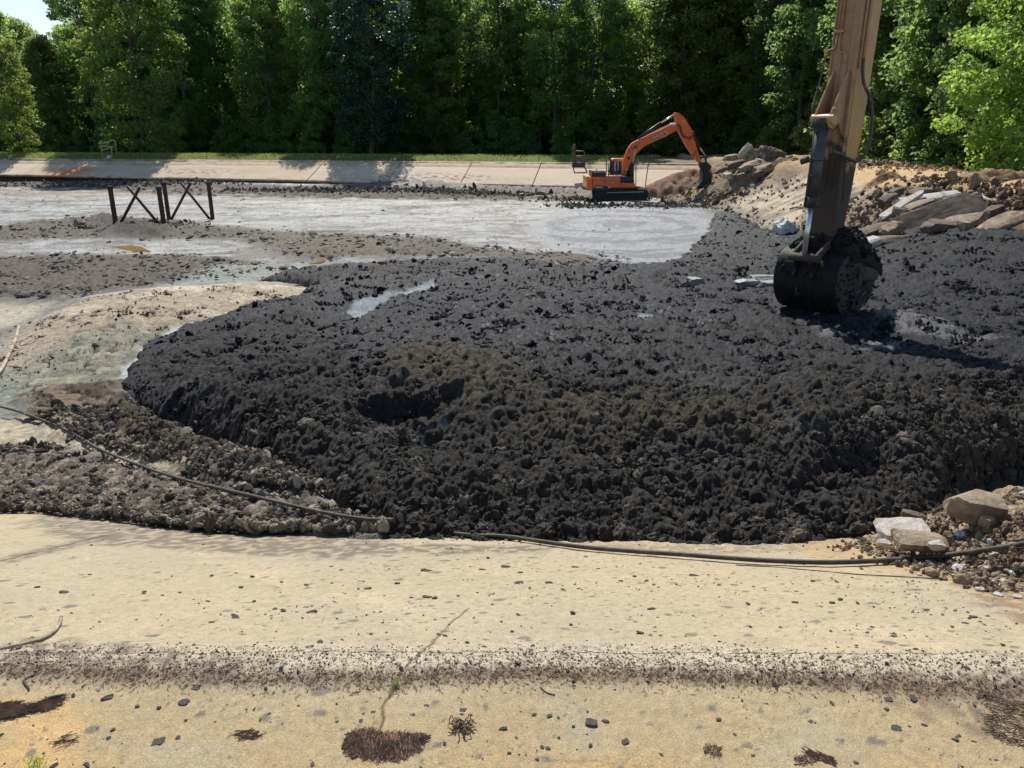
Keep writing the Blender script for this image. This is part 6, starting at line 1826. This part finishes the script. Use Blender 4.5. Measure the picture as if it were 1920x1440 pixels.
tube('lifting_eye', [A3(-.40 - .05 * math.cos(a), -.1, -.62 + .07 * math.sin(a)) for a in np.linspace(0, 6.28, 14)], .012, M_RIM, None, 6)
bp_(bpy.data.objects['lifting_eye'])
# load of mud in the bucket: top-level, it rests in the bucket
def bucket_load():
    nt_, nw = 120, 110
    T, Wd = np.meshgrid(np.linspace(0, 1, nt_), np.linspace(0, 1, nw))
    tt = -.04 + T * 1.24; ww = (bwl + .02) + Wd * (bwr - bwl + .05)
    rim = np.interp(tt, [.0, 1.18], [.06, -.30])
    dome = (np.sin(np.pi * np.clip(T * .96 + .03, 0, 1)) ** .55) * (np.sin(np.pi * np.clip(Wd * .98 + .01, 0, 1)) ** .45)
    P0 = np.array(A3(0, 0, 0)[:]); 
    x = P0[0] + D.x * tt + Sd.x * ww; y = P0[1] + D.y * tt + Sd.y * ww
    z = rim - .06 + dome * (.55 - .02 * T + .10 * fbm(x * 3, y * 3, 3, 880)) + dome ** .3 * clods(x, y, .8, .8, 885)
    x = np.pad(x, 1, 'edge'); y = np.pad(y, 1, 'edge'); z = np.pad(z, 1, 'edge')
    kx = RNG.integers(2, x.shape[0] - 2, 1500); ky = RNG.integers(2, x.shape[1] - 2, 1500)
    sz = np.clip(RNG.lognormal(math.log(.045), .5, 1500), .02, .16)
    pts = [np.stack([x[kx, ky], y[kx, ky], z[kx, ky] - .1 * sz + .015], -1)]; szs = [sz]
    # smears on the back and flank of the shell
    n2 = 260; k2 = RNG.integers(3, len(bprof) - 8, n2); f2 = RNG.uniform(0, 1, n2)
    bt = np.array(bprof); tt2 = bt[k2, 0] * (1 - f2) + bt[k2 + 1, 0] * f2; zz2 = bt[k2, 1] * (1 - f2) + bt[k2 + 1, 1] * f2
    w2 = RNG.uniform(bwl, bwr, n2); q0 = np.array(A3(0, 0, 0)[:])
    pts.append(np.stack([q0[0] + D.x * tt2 + Sd.x * w2, q0[1] + D.y * tt2 + Sd.y * w2, zz2], -1)); szs.append(np.clip(RNG.lognormal(math.log(.026), .5, n2), .012, .07))
    n3 = 110; c3 = np.array([[.35, -.5]]); f3 = RNG.uniform(.2, 1, n3)[:, None]; e3 = bt[RNG.integers(0, len(bt), n3)] * f3 + c3 * (1 - f3)
    pts.append(np.stack([q0[0] + D.x * e3[:, 0] + Sd.x * (bwr + .04), q0[1] + D.y * e3[:, 0] + Sd.y * (bwr + .04), e3[:, 1]], -1)); szs.append(np.clip(RNG.lognormal(math.log(.028), .5, n3), .01, .07))
    PP = np.concatenate(pts); SS = np.concatenate(szs); nn_ = len(PP)
    scatter('caked_mud', PP, np.stack([SS * RNG.uniform(.8, 1.4, nn_), SS * RNG.uniform(.8, 1.3, nn_), SS * RNG.uniform(.6, 1.0, nn_)], -1), rrot(nn_),
            np.array([.020, .0185, .017]) * RNG.uniform(.6, 1.9, (nn_, 1)), M_LUMPW, 'black mud clods heaped in and caked on the hanging bucket', 'mud', 12, ico=3, rough=.24, freq=2.2)
    for sl_ in ((0, slice(None)), (-1, slice(None)), (slice(None), 0), (slice(None), -1)): z[sl_] -= .12
    c = np.zeros(x.shape + (4,)); c[..., :3] = (.019, .0185, .018); c[..., 3] = .6
    me = mesh_np('mud_load', np.stack([x, y, z], -1).reshape(-1, 3), grid_faces(*x.shape), paint=c.reshape(-1, 4))
    tag(link('mud_load', me, M_MUD), 'heap of black mud filling the hanging bucket', 'mud load')
bucket_load()
# boom beyond the stick, out of the picture (its shade falls on the mud)
aprism('boom', [(-.2, 6.2), (.0, 6.75), (1.2, 7.5), (5.0, 9.4), (7.5, 9.6), (12.5, 6.5), (12.3, 5.7), (7.2, 8.6), (5.0, 8.3), (.9, 6.2), (.2, 5.9)], -.20, .20, M_TAN, arm, .02)

# ------------------------------------------------------------------ small litter in the foreground
M_NEED = solid('dry_needles', (.24, .155, .10), .9, var=.4, nscale=20, bump=0)
M_TWIG = solid('dry_twig', (.065, .048, .036), .9, var=.3, nscale=20, bump=.2)
def needles(name, px, n, L0, L1, hmax, label, cat, mat, seed, ang=None, spread=3.14, r=.0011):
    rng = np.random.default_rng(seed)
    P = np.array(plan(px, bank_h)); lo, hi = P.min(0), P.max(0)
    V, F = [], []
    tries = 0
    while len(F) < n * 4 and tries < n * 30:
        tries += 1
        x, y = rng.uniform(lo, hi)
        sdv = float(polysd(P, np.array([x]), np.array([y]))[0]) + .03 * mnoise.noise(Vector((x * 12, y * 12, seed)))
        if sdv < 0: continue
        z = float(h_near(x, y)) + .006 + rng.uniform(0, hmax) * min(1, sdv / .06)
        a = rng.uniform(-spread, spread) + (ang or 0); L_ = rng.uniform(L0, L1); tl = rng.uniform(-.10, .10); w = r * rng.uniform(.7, 1.5)
        bend = rng.uniform(-.3, .3)
        p = Vector((x, y, z)); d1 = Vector((math.cos(a), math.sin(a), tl)) * L_ / 2; d2 = Vector((math.cos(a + bend), math.sin(a + bend), tl * .3)) * L_ / 2
        s1 = Vector((-math.sin(a), math.cos(a), 0)) * w; up = Vector((0, 0, w * 1.6))
        b = len(V)
        V += [p - d1 - s1, p - d1 + s1, p - d1 + up, p - s1, p + s1, p + up, p + d2 - s1, p + d2 + s1, p + d2 + up]
        for q in (0, 3):
            F += [(b + q, b + q + 3, b + q + 5, b + q + 2), (b + q + 1, b + q + 2, b + q + 5, b + q + 4)]
    me = bpy.data.meshes.new(name); me.from_pydata(V, [], F); me.update()
    return tag(link(name, me, mat), label, cat)
needles('pine_straw', [(648, 1400), (655, 1375), (690, 1370), (720, 1378), (760, 1376), (800, 1382), (785, 1405), (790, 1412), (740, 1420), (715, 1436), (690, 1438), (660, 1420)], 3200, .015, .05, .014,
        'thick brown mat of dry pine needles on the sandy crest', 'pine straw', M_NEED, 1)
needles('pine_straw', [(-40, 1322), (20, 1318), (60, 1322), (118, 1308), (110, 1318), (60, 1334), (30, 1345), (-40, 1350)], 700, .02, .07, .015, 'dark drift of dry needles at the lower left edge', 'pine straw', M_NEED, 2, .2, .5)
needles('pine_straw', [(440, 1377), (462, 1370), (488, 1376), (492, 1388), (455, 1390)], 26, .03, .07, .01, 'few loose brown needles near a dark clod', 'needles', M_NEED, 3, .2, .7)
needles('pine_straw', [(105, 1395), (125, 1380), (135, 1395), (110, 1402)], 14, .03, .07, .01, 'small bunch of pale needles above the green weed', 'needles', M_HOSE, 4, .6, .7)
needles('pine_straw', [(1490, 1400), (1520, 1405), (1560, 1425), (1560, 1440), (1520, 1425)], 90, .02, .05, .006, 'thin streak of dark needles at the lower right', 'needles', M_NEED, 5, -.5, .5)
needles('pine_straw', [(1855, 1305), (1940, 1320), (1960, 1420), (1880, 1395), (1840, 1370)], 220, .02, .05, .006, 'sparse needles over the dark patch at the lower right', 'needles', M_NEED, 6, -.4, .8)
needles('pine_straw', [(1310, 1395), (1350, 1402), (1345, 1420), (1315, 1418)], 60, .01, .03, .006, 'little clump of broken needles near the bottom edge', 'needles', M_NEED, 7)
needles('pine_straw', [(1490, 1418), (1525, 1420), (1520, 1438), (1495, 1436)], 60, .01, .03, .006, 'little clump of needles at the bottom edge, right of middle', 'needles', M_NEED, 8)
# tangle of roots
def curls(name, cx, cy, n, rad, label, mat):
    c = hit(cx, cy, bank_h); rng = random.Random(5)
    V, F = [], []
    root = empty(name, c, label, 'root')
    for i in range(n):
        p = Vector((c.x + rng.uniform(-rad, rad) * .9, c.y + rng.uniform(-rad, rad) * .6, c.z + .008)); a = rng.uniform(0, 6.28)
        pts = []
        for k in range(7):
            pts.append(p.copy()); a += rng.uniform(-.9, .9)
            p = p + Vector((math.cos(a), math.sin(a), 0)) * .009; p.z = c.z + .006 + rng.uniform(0, .028)
        tube('rootlet', catmull(pts, 3), .0022, mat, root, 5)
curls('root_tangle', 866, 1366, 20, .016, 'curly brown root tangle right of the pine needle mat', M_NEED)
lay('twig', [(1013, 1290), (1024, 1300), (1040, 1305)], .0035, M_TWIG, 'short black twig below the gravel band', 'twig', bank_h, 1, 4, 6)
lay('twig', [(65, 1266), (55, 1270), (46, 1275), (47, 1283), (53, 1289), (55, 1294)], .0030, M_TWIG, 'hooked dark twig on the sand at the left', 'twig', bank_h, 1, 4, 6)
lay('twig', [(190, 1314), (200, 1308), (213, 1304)], .0045, M_TWIG, 'small straight grey twig on the left sand', 'twig', bank_h, 1, 4, 6)
lay('stick', [(82, 1319), (100, 1312), (120, 1308)], .006, M_TWIG, 'dark stick lying in the needle drift at left', 'stick', bank_h, 2, 4, 6)
lay('stick', [(300, 978), (315, 983), (330, 984)], .012, M_TWIG, 'short dark stick at the foot of the soil strip', 'stick', bank_h, 2, 4, 6, extra=.02)

# green weeds
G_LEAF = leaf_mat('weed_leaf', (.10, .20, .03), (.20, .32, .06), .4)
def weed(name, cx, cy, Y, stems, h, label, seed):
    rng = random.Random(seed)
    base = at(cx, cy, Y); base.z = float(h_near(base.x, base.y))
    root = empty(name, base, label, 'plant')
    V, F, T = [], [], []
    for s in range(stems):
        a = rng.uniform(0, 6.28); ln = rng.uniform(.1, .45)
        top = base + Vector((math.cos(a) * ln * h, math.sin(a) * ln * h, h * rng.uniform(.7, 1.0)))
        pts = [base + (top - base) * k + Vector((0, 0, .08 * h * math.sin(k * 3.14))) for k in (0, .33, .66, 1)]
        tube('stem', pts, [.0022, .0018, .0013, .0008], solid('weed_stem', (.12, .16, .05), .7) if s == 0 and 'weed_stem' not in bpy.data.materials else bpy.data.materials['weed_stem'], root, 5)
        for k in range(26):
            f = .25 + .75 * k / 26
            p = base + (top - base) * f
            d = Vector((rng.uniform(-1, 1), rng.uniform(-1, 1), rng.uniform(.1, 1))).normalized()
            for m in range(5):
                q = p + d * (.006 + m * .007) * (1.2 - f * .6) * h / .12
                e = (d + Vector((rng.uniform(-1, 1), rng.uniform(-1, 1), rng.uniform(-.3, 1))) * .9).normalized()
                L_ = .011 * h / .12; w = e.cross(Vector((rng.uniform(-1, 1), 1, .3))).normalized() * .0016 * h / .12
                b = len(V); V += [q, q + e * L_ * .5 + w, q + e * L_, q + e * L_ * .5 - w]; F.append((b, b + 1, b + 2, b + 3)); T += [rng.random()] * 4
    me = bpy.data.meshes.new('foliage'); me.from_pydata(V, [], F)
    a_ = me.attributes.new('tint', 'FLOAT', 'POINT'); a_.data.foreach_set('value', T)
    link('foliage', me, G_LEAF, root)
weed('green_weed', 55, 1450, 1.83, 7, .13, 'feathery green weed at the bottom left corner', 3)
weed('green_weed', 15, 1455, 1.80, 5, .10, 'lower green weed left of the feathery one', 4)
weed('green_sprout', 742, 1277, 2.33, 3, .04, 'tiny green sprout in the crack of the gravel band', 5)

# ------------------------------------------------------------------ trees
M_BARK = solid('bark', (.10, .085, .068), .9, var=.35, nscale=6, bump=.5, bdist=.02)
L_DARK = leaf_mat('leaf_dark', (.066, .112, .046), (.145, .205, .068), .62)
L_MID = leaf_mat('leaf_mid', (.082, .135, .050), (.215, .270, .090), .64)
L_LIT = leaf_mat('leaf_bright', (.10, .16, .040), (.21, .27, .075), .5)

def tree_data(seed, H, R, cb, nclu, nleaf, lsize, columnar=.5, clu_r=(.6, 1.2)):
    rng = np.random.default_rng(seed)
    # limbs
    V, F = [], []
    def limb(pts, r0, r1, seg=6):
        b = len(V)
        n = len(pts)
        for i, p in enumerate(pts):
            r = r0 + (r1 - r0) * i / (n - 1)
            d = np.array(pts[min(i + 1, n - 1)]) - np.array(pts[max(i - 1, 0)]); d = d / (np.linalg.norm(d) + 1e-9)
            a = np.cross(d, [0.3, 1, .1]); a /= np.linalg.norm(a) + 1e-9; c = np.cross(d, a)
            for k in range(seg):
                t = 2 * np.pi * k / seg
                V.append(np.array(p) + (a * np.cos(t) + c * np.sin(t)) * r)
        for i in range(n - 1):
            for k in range(seg):
                F.append((b + i * seg + k, b + i * seg + (k + 1) % seg, b + (i + 1) * seg + (k + 1) % seg, b + (i + 1) * seg + k))
    tr = []
    px_, py_ = 0., 0.
    for k in range(9):
        tr.append((px_, py_, H * .96 * k / 8)); px_ += rng.normal(0, .13); py_ += rng.normal(0, .13)
    limb(tr, H * .0125, .02, 8)
    # cluster centres
    C = []; cr = []
    trn = np.array(tr)
    for i in range(nclu):
        f = cb + (1 - cb) * rng.uniform(0, 1) ** .85
        prof_ = (np.sin(np.pi * np.clip((f - cb) / (1 - cb) * .86 + .12, 0, 1)) ** columnar)
        rr = R * prof_ * rng.uniform(.25, 1.0) ** .6
        a = rng.uniform(0, 2 * np.pi)
        c0 = np.array([np.interp(f * H, trn[:, 2], trn[:, 0]), np.interp(f * H, trn[:, 2], trn[:, 1]), f * H])
        c = c0 + np.array([np.cos(a) * rr, np.sin(a) * rr, rng.normal(0, .3) - .1])
        C.append(c); cr.append(rng.uniform(*clu_r))
        if i % 3 == 0:
            s = c0 - np.array([0, 0, rr * .55])
            mid = (s + c) / 2 + np.array([0, 0, .15 * rr])
            limb([s, mid, c], max(.02, H * .0032), .012, 5)
    C = np.array(C); cr = np.array(cr)
    idx = rng.integers(0, nclu, nleaf)
    d = rng.normal(0, 1, (nleaf, 3)); d /= np.linalg.norm(d, axis=1, keepdims=True)
    rad = rng.uniform(.15, 1, nleaf) ** .5 * cr[idx]
    P = C[idx] + d * rad[:, None] * np.array([1, 1, .62])
    nrm = d * .45 + rng.normal(0, .7, (nleaf, 3)) + np.array([0, 0, .35])
    nrm /= np.linalg.norm(nrm, axis=1, keepdims=True)
    t = np.cross(nrm, rng.normal(0, 1, (nleaf, 3))); t /= np.linalg.norm(t, axis=1, keepdims=True); b = np.cross(nrm, t)
    s = lsize * rng.uniform(.6, 1.35, nleaf)[:, None]
    Q = np.stack([P - t * s * .62, P - b * s * .36 + nrm * s * .08, P + t * s * .62, P + b * s * .36 + nrm * s * .08], 1).reshape(-1, 3)
    LF = np.arange(nleaf * 4).reshape(-1, 4)
    tint = np.repeat(np.clip(rng.normal(.45, .28, nleaf) + .25 * rng.normal(0, 1, nclu)[idx] * .6, 0, 1), 4)
    tm = mesh_np('trunk', np.array(V), np.array(F)); tm.materials.append(M_BARK)
    lm = mesh_np('crown', Q, LF, False)
    a_ = lm.attributes.new('tint', 'FLOAT', 'POINT'); a_.data.foreach_set('value', tint.astype(np.float32))
    return tm, lm

VAR = []
for k, (H, R, cb, nc_, nl, ls, col_) in enumerate(((18.5, 3.6, .05, 210, 19000, .24, .38), (20, 3.1, .08, 200, 18000, .24, .32), (17, 4.1, .05, 230, 20000, .25, .42), (20.5, 3.4, .12, 200, 18000, .23, .34), (17, 3.2, .04, 190, 17000, .24, .35))):
    VAR.append(tree_data(2000 + k, H, R, cb, nc_, nl, ls, col_) + (H,))
DENSE = tree_data(2100, 18, 3.9, .05, 260, 26000, .22, .6, (.5, 1.0)) + (18,)
BRIGHT = tree_data(2200, 12, 4.2, .02, 230, 34000, .19, .6, (.5, 1.0)) + (12,)
BUSH = tree_data(2300, 3.0, 1.7, .02, 45, 5000, .17, .7, (.4, .8)) + (3.0,)

CM = {}
def crown_mesh(lm, mat):
    key = (lm.name, mat.name)
    if key not in CM:
        m = lm.copy() if len(lm.materials) else lm
        m.materials.clear(); m.materials.append(mat); CM[key] = m
    return CM[key]
def tree(x, y, z, var, s, rz, mat, label, group=None, name='tree', sz=None, cat='tree'):
    tm, lm, H = var
    r = empty(name, (x, y, z), label, cat, group)
    r.rotation_euler = (random.uniform(-.03, .03), random.uniform(-.03, .03), rz); r.scale = (s, s, sz or s)
    for nm, me in (('trunk', tm), ('crown', crown_mesh(lm, mat))):
        o = bpy.data.objects.new(nm, me); COL.objects.link(o); o.parent = r
    return r

def ucap(x, y):
    """height the wood may reach, lower where the photograph shows sky between the crowns"""
    px = CX + (x / y) * 1545
    h = 99.0
    z40 = CAM_H + y * .10; z0 = CAM_H + y * .125
    if px < 118: h = min(h, np.interp(px, [-60, 0, 30, 70, 118], [CAM_H + y * .16, CAM_H + y * .135, CAM_H + y * .118, CAM_H + y * .112, CAM_H + y * .145]))
    if 335 < px < 378: h = min(h, z0 * .98)
    return h

MARKS = ((30, 'at the left edge'), (130, 'behind the reddish stain on the far bank'), (205, 'behind the bent handrail'), (260, 'above the nearer steel frame'), (330, 'above the gap between the steel frames'), (400, 'above the farther steel frame'),
         (480, 'right of the steel frames'), (560, 'left of the second slab joint'), (620, 'above the slab joint right of the steel frames'), (690, 'near the darkest round tree'), (760, 'above the first heap at the foot of the far bank'), (860, 'above the leafy shade on the far bank'),
         (940, 'right of the leafy shade on the far bank'), (1020, 'left of the rusty ladder platform'), (1085, 'behind the rusty ladder platform'), (1150, 'behind the cab of the orange excavator'), (1210, 'behind the boom of the orange excavator'), (1280, 'behind the arm tip of the orange excavator'),
         (1350, 'right of the orange excavator'), (1410, 'behind the far rubble pile'), (1470, 'between the far rubble pile and the muddy arm'), (1570, 'behind the muddy arm'), (1700, 'right of the muddy arm'), (1850, 'behind the bright tree on the right'))
USED = {}
def front_label(x, y, base):
    px = CX + (x / y) * 1450
    if px < -20 or px > 1940: return base + ' outside the picture'
    m = min(MARKS, key=lambda q_: abs(q_[0] - px))[1]
    k = USED.get((base, m), 0); USED[(base, m)] = k + 1
    return base + ', ' + ('another ' if k == 1 else 'a third ' if k else '') + m

rows = ((19.0, 3.9, 'front'), (23.5, 4.8, 'back'), (30, 5.8, 'back'), (38, 6.5, 'back'), (47, 6.5, 'back'))
ti = 0
trnd = random.Random(21)
for off, step, where in rows:
    t = -42.0 + trnd.uniform(0, 3)
    while t < 92:
        tt = t + trnd.uniform(-1.3, 1.3); ss = -off + trnd.uniform(-1.5, 1.5)
        if where == 'front' and trnd.random() < .12: t += step; continue
        x = A_FAR[0] + T_FAR[0] * tt + N_FAR[0] * ss; y = A_FAR[1] + T_FAR[1] * tt + N_FAR[1] * ss
        v = VAR[trnd.randrange(5)]
        s = trnd.uniform(.90, 1.14) if off < 20 else (trnd.uniform(.90, 1.10) if off < 26 else trnd.uniform(.85, 1.05))
        cap = ucap(x, y)
        if v[2] * s > cap: s = cap / v[2]
        if (off > 18) and cap < 50: s = min(s, cap / v[2])
        mat = trnd.choice((L_DARK, L_MID, L_MID, L_MID))
        tree(x, y, -.1, v, s, trnd.uniform(0, 6.28), mat,
             front_label(x, y, 'front-row green tree') if where == 'front' else 'tall leafy green tree deeper in the wood behind the far bank',
             'trees in the front row behind the far bank' if where == 'front' else 'trees deeper in the wood behind the far bank')
        t += step
# wood along the right bank
for off, step, where in ((24.5, 4.4, 'front'), (28.5, 4.6, 'back'), (33.5, 5, 'back'), (40, 6, 'back')):
    y = 30.0 + off * .15
    while y < 76:
        v = VAR[trnd.randrange(5)]
        s = trnd.uniform(.8, 1.05)
        x_ = off + trnd.uniform(-1.2, 1.2)
        if where != 'front' or y > 36:
            tree(x_, y + trnd.uniform(-1, 1), -.3, v, s, trnd.uniform(0, 6.28), trnd.choice((L_DARK, L_MID, L_DARK)),
                 front_label(x_, y, 'dark front tree behind the berm') if where == 'front' else 'dark leafy tree deeper in the wood behind the orange berm',
                 'trees behind the orange berm, ' + where)
        y += step
# singled out trees
p = at(690, 285, 76); tree(p.x, p.y + 1.5, -.1, DENSE, 1.05, 1.0, leaf_mat('leaf_blue', (.022, .042, .030), (.045, .075, .045), .30), 'darkest dense round tree in the wood, left of the middle', name='dark_tree')
p = at(250, 285, 76); tree(p.x, p.y + 2, -.1, VAR[2], 1.12, 2.0, L_LIT, 'lighter green spreading tree in the wood on the left', name='tree')
p = at(30, 285, 76); tree(p.x, p.y + 1, -.1, VAR[4], .62, 2.0, L_LIT, 'lower yellowish green tree at the left edge of the wood', name='tree')
p = at(1905, 330, 31); tree(p.x + 1.6, 32.0, -.4, BRIGHT, .92, 0.4, L_LIT, 'bright sunlit green tree at the right edge behind the berm', name='bright_tree')
p = at(1870, 330, 36); tree(p.x + 2.8, 37.0, -.4, BRIGHT, 1.12, 2.4, L_LIT, 'tall bright green tree behind the sunlit one at the right edge', name='bright_tree')
# bushes at the edge of the wood
for i in range(34):
    tt = -20 + i * 2.9 + trnd.uniform(-1, 1)
    x = A_FAR[0] + T_FAR[0] * tt - N_FAR[0] * (15.5 + trnd.uniform(-.6, 1.2)); y = A_FAR[1] + T_FAR[1] * tt - N_FAR[1] * (15.5 + trnd.uniform(-.6, 1.2))
    tree(x, y, -.1, BUSH, trnd.uniform(.7, 1.5), trnd.uniform(0, 6), trnd.choice((L_DARK, L_MID)), 'low leafy bush at the foot of the wood behind the far bank', 'bushes at the foot of the wood', 'bush', cat='bush')
for i in range(60):
    tt = -35 + i * 2.2 + trnd.uniform(-1, 1); of = 31 + (i % 3) * 7
    x = A_FAR[0] + T_FAR[0] * tt - N_FAR[0] * of; y = A_FAR[1] + T_FAR[1] * tt - N_FAR[1] * of
    tree(x, y, -.1, BUSH, trnd.uniform(1.6, 2.6), trnd.uniform(0, 6), L_DARK, 'dark undergrowth bush deep inside the wood', 'undergrowth deep inside the wood', 'bush', cat='bush')
for i in range(14):
    y = 31 + i * 3.2
    tree(22.2 + trnd.uniform(-.8, .8), y, -.45, BUSH, trnd.uniform(.6, 1.1), trnd.uniform(0, 6), trnd.choice((L_DARK, L_MID, L_MID)), 'leafy bush behind the crest of the orange berm', 'bushes behind the orange berm', 'bush', cat='bush')
